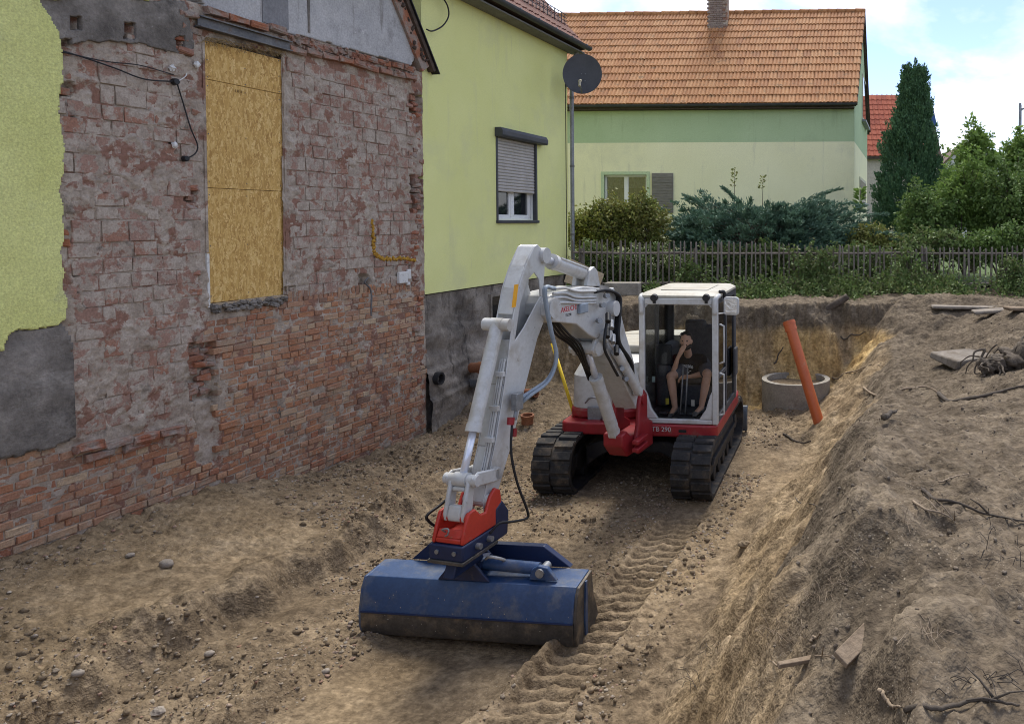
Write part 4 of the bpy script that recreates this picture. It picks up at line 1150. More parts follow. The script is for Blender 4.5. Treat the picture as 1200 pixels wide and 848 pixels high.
rest_t.build('upper_roof_tiles', OTS, houseC)['kind'] = 'stuff'
# roof body below the tiles and rear slope, ridge tiles, verge boards, gutter, chimney
mb = MB(); a = [(-eaveO, zE - .12), (DEP / 2, zE - .12 + (DEP / 2 + eaveO) * math.tan(sp_)), (DEP + eaveO, zE - .12), (DEP + eaveO, zE - .24), (DEP / 2, zE - .24 + (DEP / 2 + eaveO) * math.tan(sp_)), (-eaveO, zE - .22)]
n = len(a); mb.add([csk(-CLn, y, z) for y, z in a] + [csk(VO - .04, y, z) for y, z in a], [tuple(range(n)), tuple(range(2 * n - 1, n - 1, -1))] + [(i, i + n, (i + 1) % n + n, (i + 1) % n) for i in range(n)])
mb.build('roof_body', DARKW, houseC)
mb = MB(); bb = [(y, z + .05) for y, z in a[:3]] + [(y, z - .02) for y, z in reversed(a[:3])]; n = len(bb)
mb.add([csk(VO - .04, y, z) for y, z in bb] + [csk(VO + .0, y, z) for y, z in bb], [tuple(range(n)), tuple(range(2 * n - 1, n - 1, -1))] + [(i, i + n, (i + 1) % n + n, (i + 1) % n) for i in range(n)])
mb.build('verge_board', DARKW, houseC)
pk = Vector(csk(0, DEP / 2, zE - .12 + (DEP / 2 + eaveO) * math.tan(sp_) + .03))
rm = MB().cyl((0, 0, 0), (.36, 0, 0), .105, .09, 12).mesh('ridge_tile', OT, True)
x = VO
while x > -CLn:
    o = link('ridge_tile', rm, houseC); o.location = pk + Vector((x - .36, 0, random.uniform(-.01, .01))); x -= .335
MB().prism([(-eaveO - .07 + .07 * math.cos(math.pi + math.pi * i / 8), zE - .13 + .07 * math.sin(math.pi + math.pi * i / 8)) for i in range(9)] + [(-eaveO - .07 + .062 * math.cos(math.pi * 2 - math.pi * i / 8), zE - .13 + .062 * math.sin(math.pi * 2 - math.pi * i / 8)) for i in range(9)], -CLn, VO - .05, 'x').build('gutter', ANTH, houseC, auto=40)
MB().box(-CLn, -.01, -eaveO + .01, -.003, zE - .27, zE - .235).build('soffit', DARKW, houseC)
chx = cface(845, 10)[0] * 1.10
CHB = mat('chimney_brick', [(.17, .12, .10), (.26, .20, .165)], 4, .9, .5, 40, rnd='obj', rcols=[(.16, .11, .095), (.27, .2, .17), (.22, .17, .15), (.30, .25, .22)], rfac=.6)
ch = MB().box(chx - .34, chx + .34, DEP / 2 - .75, DEP / 2 - .2, pk.z - 1.6, pk.z + 1.3).build('chimney', MORT, houseC)
cbm = MB().box(-.105, .105, -.02, .06, -.03, .03).mesh('chimney_brick', CHB)
z = pk.z - .78; row = 0
while z < pk.z + .7:
    for i in range(-2, 3):
        x = i * .225 + (row % 2) * .11 - .05
        if abs(x) < .28:
            o = link('chimney_brick', cbm, ch); o.location = (chx + x, DEP / 2 - .75, z)
    z += .075; row += 1

# ------------------------------------------------------------------ far red roofed house, white gable, lamp
RT2 = mat('far_red_tile', [(.30, .07, .035), (.42, .11, .055)], 3, .85, .3, 20, rnd='isl', rcols=[(.30, .07, .04), (.44, .13, .07), (.24, .06, .04)], rfac=.5)
c0 = at_y(1010, 180, 40.0); c1 = at_y(1101, 180, 40.0)
hd = thing('red_roof_house', 'distant house with red tiled roof behind the conifer', 'building', (c0.x, 40.0, 0))
wd = c1.x - c0.x; ez_ = at_y(1030, 183, 40).z; rz_ = at_y(1030, 111, 43).z
MB().box(-1.5, wd, .3, 6, 1.5, ez_ + .05).build('wall', mat('far_cream_wall', [(.52, .47, .38)], 2, .9, .1, 30), hd)
MB().prism([(0, ez_), (3.3, rz_), (6.6, ez_), (6.6, ez_ - .15), (3.3, rz_ - .15), (0, ez_ - .15)], -1.6, wd + .12, 'x').build('roof_deck', DARKW, hd)
sl_ = math.hypot(3.3, rz_ - ez_); nr = 12; ang = math.atan2(rz_ - ez_, 3.3)
tl2 = MB()
for j in range(nr):
    s = j * sl_ / nr
    for i in range(int((wd + 1.7) / .28)):
        x = -1.6 + i * .28
        M = Matrix.Translation((x, s * math.cos(ang), ez_ + s * math.sin(ang) + .01)) @ Matrix.Rotation(ang - R(3), 4, 'X')
        tl2.prism([(0, 0), (0, .02), (.07, .06), (.14, .02), (.27, .02), (.27, 0)], 0, sl_ / nr + .03, 'y', M)
tl2.build('roof_tiles', RT2, hd)['kind'] = 'stuff'
s0 = sl_ * .45
xs = at_y(1091, 140, 41.5).x - c0.x
M = Matrix.Translation((xs, s0 * math.cos(ang), ez_ + s0 * math.sin(ang) + .08)) @ Matrix.Rotation(ang, 4, 'X')
so = MB(M).box(-.32, .32, 0, 1.9, 0, .06).build('solar_panel', mat('solar_blue', [(.02, .045, .12)], 3, .15, 0, fine=0), hd)
MB(M).box(-.36, .36, .93, .97, .061, .075).build('panel_bar', ZINC, so)
MB(M).box(-.02, .02, 0, 1.9, .062, .073).build('panel_bar', ZINC, so)
xw = at_y(1122, 190, 46).x
he = thing('white_gable_house', 'small far white gable with brown roof edge right of the conifer', 'building', (xw, 46.0, 0))
zg = at_y(1122, 176, 46).z; zl = at_y(1110, 196, 46).z
MB().prism([(-1.0, 1.5), (1.0, 1.5), (1.0, zl), (0, zg), (-1.0, zl)], 0, 5, 'y').build('wall', PVC, he)
d_ = (Vector((0, 0, zg)) - Vector((1.0, 0, zl)))
MB().prism([(-1.25, zl - .28), (-1.25, zl - .1), (0, zg + .16), (1.25, zl - .1), (1.25, zl - .28), (0, zg + .005)], -.3, 5.2, 'y').build('roof', mat('brown_roof', [(.13, .085, .065), (.19, .13, .10)], 3, .85, .3, 30), he)
pl = at_y(1195, 128, 30.0)
lamp = thing('street_lamp', 'grey street lamp head rising over the trees at the right edge', 'street lamp', (pl.x + .02, 30.0, 1.75))
MB().tube(spline([(.0, 0, 0), (0, 0, pl.z - 1.75 - .25), (0.0, 0, pl.z - 1.75 - .08), (.12, 0, pl.z - 1.75 + .02), (.5, 0, pl.z - 1.75 + .05)], 20), lambda t: .065 - .03 * t, 10).build('post', ZINC, lamp, smooth=True)
MB().prism([(.4, -.02), (1.0, -.02), (1.0, .05), (.8, .10), (.45, .09)], -.1, .1, 'y', Matrix.Translation((0, 0, pl.z - 1.75 + .0))).build('lamp_head', ZINC, lamp, bevel=.01)
# ------------------------------------------------------------------ garden: lawn, fence, shrubs, trees
def unit(a): return a / np.maximum(np.linalg.norm(a, axis=1, keepdims=True), 1e-9)
def leaf_mesh(name, P, D, l, w, m, parent, droop=.0, kind=None, spread=None):
    n = len(P); D = unit(D)
    Rn = unit(rng.normal(size=(n, 3)))
    Sd = unit(np.cross(D, Rn)); Nn = np.cross(D, Sd)
    l = np.asarray(l); w = np.asarray(w)
    l = np.broadcast_to(l, (n,))[:, None]; w = np.broadcast_to(w, (n,))[:, None]
    a = P; b = P + D * l * .45 + Sd * w + Nn * w * .25; c = P + D * l - np.array([[0, 0, droop]]) * l; d = P + D * l * .45 - Sd * w + Nn * w * .25
    V = np.stack([a, b, c, d], 1).reshape(-1, 3); Fq = np.arange(4 * n).reshape(-1, 4)
    o = link(name, np_mesh(name, V, Fq, m, False), parent)
    if kind: o['kind'] = kind
    return o
def leaf_mat(name, cols, trans=.28, rough=.6, spec=.25):
    cols = [tuple(min(1, x * 1.45) for x in c) for c in cols]
    return mat(name, [cols[0], cols[-1]], 2.2, rough, 0, 50, spec=spec, rnd='isl', rcols=cols, rfac=.65, fine=0, trans=trans, detail=3)
BARK = mat('bark', [(.06, .048, .038), (.12, .098, .078)], 9, .95, .6, 40, spec=.1)
GRASS = mat('lawn_grass', [(.05, .085, .022), (.10, .14, .04)], 1.5, .95, .8, 40)
lx = np.arange(-12, 26, .5); ly = np.arange(16.9, 60, .5); A, B = np.meshgrid(lx, ly); Zl = H(A, B) + .05
idx = np.arange(A.size).reshape(A.shape)
lawn = link('lawn', np_mesh('lawn', np.stack([A, B, Zl], -1).reshape(-1, 3), np.stack([idx[:-1, :-1], idx[:-1, 1:], idx[1:, 1:], idx[1:, :-1]], -1).reshape(-1, 4), GRASS, True)); tag(lawn, kind='structure')

# --- picket fence
FY = 16.4
PICK = mat('weathered_picket', [(.11, .096, .082), (.21, .187, .16)], 6, .92, .5, 50, spec=.12, stretch=(1, 1, .25), rnd='obj', rcols=[(.11, .094, .078), (.20, .175, .15), (.28, .25, .215), (.15, .128, .105)], rfac=.55)
fx0 = at_y(670, 300, FY).x; fx1 = at_y(1215, 300, FY).x
fence = thing('picket_fence', 'weathered grey picket fence along the far edge of the pit', 'fence', (fx0, FY, 0))
pk_m = []
for k in range(6):
    mb = MB(); h = 1.0
    r = .021
    mb.prism([(r * 1.15 * math.cos(t), r * .8 * math.sin(t)) for t in np.linspace(0, 2 * math.pi, 7)[:-1]], 0, .965, 'z')
    o0 = len(mb.v) - 6
    mb.add([mb.v[o0 + i] for i in range(6)] + [(random.uniform(-.006, .006), 0, 1.0)], [(i, (i + 1) % 6, 6) for i in range(6)])
    pk_m.append(mb.mesh('picket', PICK))
x = .03; W_ = fx1 - fx0
while x < W_:
    X = fx0 + x; zb = gz(X, FY) - .05
    top = at_y(700, 281, FY).z + (at_y(700, 289, FY).z - at_y(700, 281, FY).z) * ss(np.array((x - 3) / 4)) + random.uniform(-.05, .04)
    o = link('picket', random.choice(pk_m), fence)
    o.location = (x, -.045, zb); o.scale = (random.uniform(.75, 1.2), 1, float(top) - zb); o.rotation_euler = (random.uniform(-.02, .02), random.uniform(-.035, .035), random.uniform(0, 3))
    x += .118 + random.uniform(-.018, .018)
for zr_, nm in ((2.72, 'rail'), (2.06, 'rail')):
    xa = 0
    while xa < W_:
        xb = min(xa + 2.5, W_)
        MB().tube([(xa, 0, zr_ + random.uniform(-.015, .015)), ((xa + xb) / 2, 0, zr_ - .012), (xb - .01, 0, zr_ + random.uniform(-.015, .015))], .03, 6).build('rail', PICK, fence); xa = xb
xa = .2
while xa < W_:
    MB().cyl((xa, .05, gz(fx0 + xa, FY) - .1), (xa, .05, 2.82), .05, .045, 10).build('post', PICK, fence); xa += 2.5

# --- generic growers
def grow_shrub(name, label, cat, base, centre, rad, ntw, per, l, w, m, group=None, flat=.0, droopv=-.15, twig=.25, stems=5, seed=0, hull=.25, lowcut=-.9, root_r=.035):
    root = thing(name, label, cat, base, 0, group)
    r2 = np.random.default_rng(seed + 100); c = np.array(centre) - np.array(base); rad = np.array(rad)
    d = unit(r2.normal(size=(ntw, 3))); d[:, 2] = np.where(d[:, 2] < lowcut, -d[:, 2], d[:, 2])
    lob = 1 + hull * np.array([fbm(np.array([v[0] * 2.3 + v[2]]), np.array([v[1] * 2.3 - v[2] * 1.7]), 3, seed + 7)[0] for v in d])
    rr = r2.uniform(.35, 1.0, ntw) ** .55 * lob
    E = c + d * rad * rr[:, None]
    dirn = unit(d * rad + np.array([0, 0, .3]) * rad[2] + r2.normal(size=(ntw, 3)) * .25 * rad.min())
    tl = twig * r2.uniform(.6, 1.4, ntw)
    k = ntw * per
    i = np.repeat(np.arange(ntw), per); u = r2.random(k)
    P = E[i] - dirn[i] * (tl[i] * (1 - u))[:, None] + np.array([[0, 0, droopv]]) * (u ** 2 * tl[i])[:, None] + r2.normal(size=(k, 3)) * .035 * (twig / .25)
    D = dirn[i] * .5 + unit(r2.normal(size=(k, 3))) * .9 + np.array([[0, 0, droopv]])
    leaf_mesh('foliage', P, D, l * r2.uniform(.6, 1.25, k), w * r2.uniform(.7, 1.2, k), m, root, .1)
    mb = MB()
    for s in range(stems):
        e = E[r2.integers(ntw)] * .8; mid = e * .45 + np.array([*r2.uniform(-.1, .1, 2), .1])
        mb.tube(spline([(r2.uniform(-.08, .08), r2.uniform(-.08, .08), -.05), tuple(mid), tuple(e)], 10), lambda t: root_r * (1 - .8 * t), 6)
    for s in range(ntw // 3):
        e = E[r2.integers(ntw)]; b_ = c + (e - c) * .35
        mb.tube([tuple(b_), tuple(b_ * .4 + e * .6 + np.array([0, 0, .03])), tuple(e)], lambda t: .010 * (1 - .7 * t), 4)
    mb.build('branches', BARK, root)
    return root
OLIVE = leaf_mat('olive_leaf', [(.075, .10, .022), (.13, .155, .038), (.20, .20, .06), (.11, .095, .03)])
GREEN = leaf_mat('green_leaf', [(.050, .092, .020), (.085, .140, .034), (.135, .19, .055), (.06, .10, .03)])
FRESH = leaf_mat('fresh_leaf', [(.068, .125, .024), (.11, .18, .038), (.17, .235, .065)], .35)
WEED = leaf_mat('weed_leaf', [(.045, .085, .022), (.085, .14, .038), (.12, .17, .055), (.10, .095, .045)])
JUN = leaf_mat('juniper_needle', [(.030, .060, .038), (.055, .104, .066), (.095, .155, .105)], .15)
THU = leaf_mat('thuja_scale', [(.026, .062, .030), (.050, .108, .048), (.088, .160, .072)], .15)

def gb(x, y): return (x, y, gz(x, y))
# olive hedge in front of the cream wall, at the left end of the fence
for k, (px, py, rx, rz) in enumerate(((690, 268, .75, .60), (722, 262, .7, .72), (752, 262, .75, .78))):
    c = at_y(px, py, 18.2)
    grow_shrub('garden_shrub', ['olive green shrub next to the yellow house corner behind the fence', 'olive green shrub under the cream house window behind the fence', 'olive green shrub left of the spreading juniper'][k], 'shrub', gb(c.x, 18.2), c, (rx * 1.1, .6, rz * 1.05), 260, 24, .085, .028, OLIVE, 'olive shrubs behind the fence', seed=k, twig=.3)
# dark lower growth showing through the pickets
for k, (px, lab) in enumerate(((700, 'dark low bush behind the pickets nearest the yellow house'), (760, 'dark low bush behind the pickets under the olive shrubs'), (835, 'dark low bush behind the pickets below the juniper'), (905, 'dark low bush behind the pickets straight above the excavator cab edge'), (1010, 'dark low bush behind the pickets left of the conifer foot'))):
    c = at_y(px, 312, 17.1)
    grow_shrub('low_bush', lab, 'shrub', gb(c.x, 17.1), c, (.95, .35, .62), 190, 22, .075, .028, WEED, 'low bushes behind the pickets', seed=20 + k, twig=.25)
# spreading juniper: layered plumes
def plumes(root, C0, AX, LEN, RAD, per, l, w, m, name='foliage', lift=.0, nod=.25, seed=1):
    r2 = np.random.default_rng(seed); n = len(C0); k = n * per; i = np.repeat(np.arange(n), per); u = r2.random(k) ** .8
    AX = unit(AX)
    P = C0[i] + AX[i] * (LEN[i] * u)[:, None] - np.array([[0, 0, 1.]]) * (nod * LEN[i] * u ** 2)[:, None]
    rad = RAD[i] * (1 - u * .8)
    P = P + r2.normal(size=(k, 3)) * rad[:, None] * np.array([[1, 1, .55]])
    D = AX[i] + r2.normal(size=(k, 3)) * .45 + np.array([[0, 0, lift]])
    return leaf_mesh(name, P, D, l * r2.uniform(.6, 1.3, k), w * r2.uniform(.7, 1.3, k), m, root)
jc = at_y(890, 262, 18.6)
jun = thing('spreading_juniper', 'broad dark blue green juniper spreading above the fence', 'shrub', gb(jc.x, 18.6))
r2 = np.random.default_rng(5); n = 720
az = r2.uniform(0, 2 * math.pi, n); el = r2.uniform(-.75, 1.0, n)
rx, ry, rz_ = 2.45, 1.2, .95
hub = np.array([0, 0, 1.32])
dirs = np.stack([np.cos(az) * np.cos(el), np.sin(az) * np.cos(el), np.sin(el)], 1)
prof = 1 + .22 * np.sin(az * 3 + 1) + .12 * r2.normal(size=n)
tip = hub + dirs * np.array([rx, ry, rz_]) * (r2.uniform(.45, 1.0, n) ** .5 * prof)[:, None]
tip[:, 2] += .10 * np.sin(tip[:, 0] * 2.1) - .05
ax_ = unit(dirs * np.array([1, .8, .25]) + np.array([0, 0, .22]) + r2.normal(size=(n, 3)) * .18)
ln = r2.uniform(.35, .75, n)
plumes(jun, tip - ax_ * ln[:, None] * .7, ax_, ln, np.full(n, .11), 95, .10, .017, JUN, seed=6, lift=.25)
# long reaching sprays
sp = np.array([0, 0, .68]) + np.array([[-1.2, -.3, 1.22], [.95, -.3, 1.35], [-.5, -.2, 1.35], [2.2, -.5, .95], [2.6, -.4, .62], [-2.2, -.3, 1.1]]); sa_ = np.array([[-.9, -.1, .55], [1.2, -.1, .52], [-.5, 0, .55], [1, -.2, .25], [1, -.2, .05], [-1, -.1, .5]])
plumes(jun, sp, sa_, np.array([.75, 1.15, .6, .9, .9, .7]), np.full(6, .055), 330, .08, .012, JUN, name='long_sprays', seed=8, nod=.1, lift=.25)
mb = MB()
for i in range(0, n, 3):
    e = tip[i]; mb.tube(spline([(r2.uniform(-.15, .15), r2.uniform(-.1, .1), -.05), tuple(hub * .7 + e * .2), tuple(e * .9)], 8), lambda t: .03 * (1 - .8 * t), 5)
mb.build('branches', BARK, jun)
# columnar thuja
tcn = at_y(1064, 262, 22.5)
thu = thing('conifer_tree', 'tall dark green pointed conifer right of the cream house', 'tree', gb(tcn.x, 22.5))
zb = gz(tcn.x, 22.5); topz = at_y(1072, 69, 22.5).z - zb
n = 1500; u = r2.random(n) ** .95; az = r2.uniform(0, 2 * math.pi, n)
zz_ = .25 + u * (topz - .75)
prof = np.interp(u, [0, .1, .3, .55, .8, .95, 1], [.92, 1.02, .92, .64, .36, .22, .14]) * (1 + .28 * fbm(az * 1.6, zz_ * 1.7, 2, 77) + .10 * r2.normal(size=n))
lean = (at_y(1072, 69, 22.5).x - tcn.x) * u
rr = prof * r2.uniform(.45, 1, n) ** .4 * 1.02
tip = np.stack([np.cos(az) * rr + lean, np.sin(az) * rr, zz_], 1)
ax_ = unit(np.stack([np.cos(az) * .42, np.sin(az) * .42, np.full(n, 1.0)], 1) + r2.normal(size=(n, 3)) * .14)
ln = r2.uniform(.28, .55, n)
plumes(thu, tip - ax_ * .1, ax_, ln, np.full(n, .08), 62, .085, .019, THU, seed=9, nod=0, lift=.5)
lead = np.array([[lean.max() * .97, 0, topz - .75], [lean.max() * .9 - .12, .0, topz - 1.05], [lean.max() + .12, -.05, topz - 1.1]])
plumes(thu, lead, np.array([[.05, 0, 1], [-.25, 0, 1], [.2, 0, 1]]), np.array([.75, .6, .6]), np.full(3, .075), 260, .07, .014, THU, name='leader', seed=10, nod=0, lift=.6)
MB().tube([(0, 0, -.1), (lean.max() * .4, 0, topz * .5), (lean.max(), 0, topz - .4)], lambda t: .12 * (1 - .85 * t), 8).build('trunk', BARK, thu)
# broadleaf shrubs and young trees on the right
specs = [('leafy_shrub', 'bright green leafy shrub at the foot of the conifer', 1085, 258, 19.2, (.95, .7, .85), GREEN, 420, 24),
         ('leafy_shrub', 'big bushy light green shrub filling the middle right garden', 1132, 238, 19.8, (1.25, .9, 1.15), FRESH, 620, 24),
         ('leafy_shrub', 'dense green shrub against the right edge above the fence', 1190, 245, 19.0, (1.1, .9, 1.25), GREEN, 600, 24),
         ('leafy_shrub', 'low yellowish green shrub between juniper and conifer', 1020, 280, 18.4, (.85, .5, .40), OLIVE, 220, 24),
         ('leafy_shrub', 'low green shrub overhanging the fence below the conifer', 1100, 288, 17.6, (1.1, .5, .45), WEED, 300, 24),
         ('leafy_shrub', 'dark leaved shrub overhanging the fence at the right edge', 1175, 286, 17.4, (1.0, .5, .5), GREEN, 300, 24)]
for k, (nm, lab, px, py, Y, rad, m, ntw, per) in enumerate(specs):
    c = at_y(px, py, Y)
    grow_shrub(nm, lab, 'shrub', gb(c.x, Y), c, rad, ntw, per, .10, .028, m, 'leafy shrubs right of the conifer', seed=40 + k, twig=.32, hull=.42)
for k, (px, py, Y, rad, lab) in enumerate(((1141, 182, 22.0, (.62, .55, .85), 'young walnut tree standing left of the street lamp'), (1196, 185, 22.0, (.62, .6, 1.0), 'young walnut tree at the right edge under the street lamp'))):
    c = at_y(px, py, Y)
    grow_shrub('young_tree', lab, 'tree', gb(c.x, Y), c, rad, 170, 26, .17, .038, FRESH, 'young walnut trees', seed=60 + k, twig=.42, hull=.5, droopv=-.25, root_r=.06)
# sapling against the gable corner
for k, (px, py, Y, hgt, lab) in enumerate(((1006, 236, 19.6, .62, 'pale yellow green sapling against the cream gable corner'), (859, 208, 19.4, .5, 'thin brownish shoot rising out of the juniper top'), (892, 214, 19.4, .35, 'short reddish shoot rising out of the juniper middle'))):
    c = at_y(px, py, Y); root = thing('sapling', lab, 'plant', gb(c.x, Y)); b0 = c.z - root.location.z
    P = []; D = []
    for i in range(90 if k == 0 else 40):
        u = r2.random(); a = r2.uniform(0, 6.28); P.append((.03 * math.cos(a) + .05 * u, .03 * math.sin(a), b0 - hgt * .5 + u * hgt)); D.append((math.cos(a), math.sin(a), .75))
    leaf_mesh('leaves', np.array(P), np.array(D), (.20 if k == 0 else .09), (.038 if k == 0 else .02), FRESH if k == 0 else OLIVE, root, .2)
    MB().tube([(0, 0, -.05), (.02, 0, b0 * .5), (.05, 0, b0 + hgt * .5)], lambda t: .018 * (1 - .7 * t), 5).build('stem', BARK, root)
# weeds and climbers along the foot of the fence: uncountable
n = 2600
X = r2.uniform(fx0 + .4, fx1 + .5, n); dens = fbm(X * .8, X * 0 + 4, 3, 66) - .25 + .55 * ss((X + .5) / 2)
keep = dens + r2.uniform(-.5, .5, n) > .0
X = X[keep]; n = len(X)
Y = FY - .12 - np.abs(r2.normal(size=n)) * .38
Zb = H(X, Y)
hh = np.abs(r2.normal(size=n)) * .22 + .08
hh = hh * (1 - .55 * ss((FY - .3 - Y) / .8)) * (1 + .35 * ss((X - .2) / 3))
per = 12; i = np.repeat(np.arange(n), per); u = r2.random(n * per)
P = np.stack([X[i] + r2.normal(size=n * per) * .06, Y[i] + r2.normal(size=n * per) * .05, Zb[i] + u * hh[i]], 1)
D = r2.normal(size=(n * per, 3)) + np.array([[0, -.3, .5]])
w_ = leaf_mesh('fence_weeds', P, D, .075 * r2.uniform(.5, 1.3, n * per), .021, WEED, None); tag(w_, 'green weeds growing along the foot of the picket fence', 'weeds', kind='stuff')
def climber(px0, px1, lab, nst, seed, hgt=1.0):
    r3 = np.random.default_rng(seed); xa = at_y(px0, 320, FY - .1).x; xb = at_y(px1, 320, FY - .1).x
    root = thing('climbing_plant', lab, 'plant', gb((xa + xb) / 2, FY - .13)); bx = root.location
    mb = MB(); P = []; D = []
    for s in range(nst):
        x0 = r3.uniform(xa, xb); pts = [Vector((x0, FY - .15, gz(x0, FY - .15)))]
        for k in range(7): pts.append(pts[-1] + Vector((r3.uniform(-.16, .16), r3.uniform(-.04, .03), hgt * r3.uniform(.06, .2))))
        sp_ = spline([p - bx for p in pts], 21); mb.tube(sp_, lambda t: .006 * (1 - .6 * t), 4)
        for p in sp_[3:]:
            for _ in range(5): P.append(np.array(p) + r3.normal(size=3) * .05); D.append(r3.normal(size=3) + np.array([0, -.6, -.1]))
    mb.build('vines', BARK, root); leaf_mesh('leaves', np.array(P), np.array(D), .08 * r3.uniform(.6, 1.3, len(P)), .026, WEED, root, .1)
climber(945, 985, 'leafy climber scrambling over the pickets above the orange pipe', 14, 3)
climber(1040, 1075, 'leafy climber on the pickets below the conifer', 6, 4)
climber(1178, 1200, 'bright climber on the last pickets at the right edge', 9, 6, .8)
climber(795, 825, 'small climber on the pickets above the excavator cab', 7, 5, .7)
# ------------------------------------------------------------------ excavator
WHT = mat('white_paint', [(.43, .435, .425), (.50, .50, .485)], 3, .38, .06, 40, spec=.45, fine=.04, coat=.15, dirt=[((.30, .265, .21), 4, .50, .76), ((.16, .14, .115), 20, .66, .74)])
CRM = mat('dusty_cream_paint', [(.38, .36, .30), (.47, .45, .385)], 4, .55, .10, 40, fine=.05, dirt=[((.33, .29, .22), 3, .46, .72)])
RED = mat('red_paint', [(.22, .012, .017), (.29, .018, .022)], 4, .42, .06, 40, spec=.4, fine=.05, dirt=[((.20, .12, .085), 5, .58, .80)])
ORED = mat('orange_red_paint', [(.40, .028, .018), (.49, .042, .024)], 4, .42, .06, 40, spec=.4, fine=.05, dirt=[((.25, .15, .1), 8, .62, .80)])
BLUE = mat('blue_paint', [(.018, .048, .125), (.032, .070, .16)], 5, .45, .10, 50, spec=.4, fine=.08, dirt=[((.13, .135, .14), 5, .50, .76), ((.30, .28, .25), 38, .72, .76)])
NAVY = mat('dark_blue_paint', [(.006, .014, .050), (.010, .022, .07)], 5, .45, .08, 50, spec=.4, fine=.06, dirt=[((.10, .085, .07), 9, .62, .78)])
WORN = mat('worn_steel', [(.055, .052, .05), (.12, .108, .093)], 6, .55, .25, 60, metal=.35, dirt=[((.20, .16, .115), 6, .5, .68), ((.02, .035, .08), 5, .62, .72)])
RUB = mat('track_rubber', [(.022, .022, .023), (.045, .043, .041)], 8, .8, .3, 60, spec=.2, dirt=[((.135, .105, .074), 5, .50, .74)])
DRK = mat('undercarriage_black', [(.016, .016, .017), (.032, .031, .03)], 6, .65, .2, 50, dirt=[((.13, .10, .07), 5, .55, .78)])
CHR = mat('chrome_rod', [(.66, .69, .76)], 5, .28, 0, metal=.35, fine=0)
TRIM = mat('cab_trim', [(.045, .046, .049), (.065, .065, .068)], 6, .7, .15, 60)
SEAT = mat('seat_fabric', [(.055, .056, .062), (.085, .086, .092)], 20, .95, .3, 90)
HOSE = mat('black_hose', [(.014, .014, .015)], 5, .5, .05, 50, fine=.05)
GHOSE = mat('grey_hose', [(.20, .24, .28), (.27, .31, .35)], 9, .45, .1, 80, fine=.05)
CABG = glass('cab_glass', (.96, .97, .97), .018)
HEAD = R(6)
EX = Vector((-1.64, 10.44, -.015))
exc = thing('excavator', 'white and red tracked excavator with a blue grading bucket lowered into the pit', 'excavator', EX, -R(96))
EXM = Matrix.Translation(EX) @ Matrix.Rotation(-R(96), 4, 'Z')
EXI = EXM.inverted()
def exl(px, py, fx):
    """point at forward distance fx of the machine seen at a pixel -> machine coordinates"""
    f = Vector((-math.sin(HEAD), -math.cos(HEAD), 0)); d = ray(px, py)
    k = (fx + (EX - CO).dot(f)) / d.dot(f)
    return EXI @ (CO + d * k)
# --- tracks
CC, TR = 1.12, .345
def stadium(r, n=12, cc=CC):
    p = []
    for i in range(n + 1): a = math.pi / 2 - math.pi * i / n; p.append((cc + r * math.cos(a), .368 + r * math.sin(a)))
    for i in range(n + 1): a = -math.pi / 2 - math.pi * i / n; p.append((-cc + r * math.cos(a), .368 + r * math.sin(a)))
    return p
lug = MB()
for s in (-1, 1):
    lug.prism([(-.056 + .022 * s, 0), (.056 + .022 * s, 0), (.046 + .022 * s, .024), (-.046 + .022 * s, .024)], s * .012, s * .237, 'y')
lugm = lug.mesh('tread_lug', RUB)
for side, lab in ((-.865, None), (.865, None)):
    o_, i_ = stadium(TR), stadium(TR - .045); n = len(o_); w = .24
    vs = [(x, side - w, z) for x, z in o_] + [(x, side + w, z) for x, z in o_] + [(x, side - w, z) for x, z in i_] + [(x, side + w, z) for x, z in i_]
    fs = []
    for k in range(n):
        j = (k + 1) % n
        fs += [(k, j, n + j, n + k), (2 * n + k, 3 * n + k, 3 * n + j, 2 * n + j), (k, 2 * n + k, 2 * n + j, j), (n + k, n + j, 3 * n + j, 3 * n + k)]
    trk = MB().add(vs, fs).build('track', RUB, exc, auto=35)
    per = 4 * CC + 2 * math.pi * TR; N_ = 44
    for k in range(N_):
        s = k / N_ * per
        if s < 2 * CC: p = (-CC + s, .368 + TR); a = 0
        elif s < 2 * CC + math.pi * TR: t = (s - 2 * CC) / TR; p = (CC + TR * math.sin(t), .368 + TR * math.cos(t)); a = t
        elif s < 4 * CC + math.pi * TR: p = (CC - (s - 2 * CC - math.pi * TR), .368 - TR); a = math.pi
        else: t = math.pi + (s - 4 * CC - math.pi * TR) / TR; p = (-CC + TR * math.sin(t), .368 + TR * math.cos(t)); a = t
        o = link('tread_lug', lugm, trk); o.location = (p[0], side, p[1]); o.rotation_euler = (0, a, 0)
    fr = MB(); fr.prism([(-.95, .18), (.85, .18), (1.0, .28), (.95, .43), (.7, .50), (-.95, .50), (-1.05, .35)], side - .15, side + .15, 'y')
    fr.build('track_frame', DRK, trk, bevel=.02)
    for x, r in ((CC, .245), (-CC, .245)):
        wh = MB().cyl((x, side - .12, .368), (x, side + .12, .368), r, seg=24); wh.cyl((x, side - .17, .368), (x, side + .17, .368), .10, seg=16)
        wh.build('idler_wheel' if x > 0 else 'sprocket', DRK, trk, bevel=.01)
    for x in (-.75, -.4, -.05, .3, .65):
        MB().cyl((x, side - .16, .15), (x, side + .16, .15), .09, seg=16).build('roller', DRK, trk, bevel=.008)
    st = MB()
    s_ = 1 if side > 0 else -1
    st.prism([(-.95, .40), (.8, .40), (.9, .33), (-1.0, .33)], side + s_ * .151, side + s_ * .19, 'y'); st.build('frame_step', DRK, trk, bevel=.006)
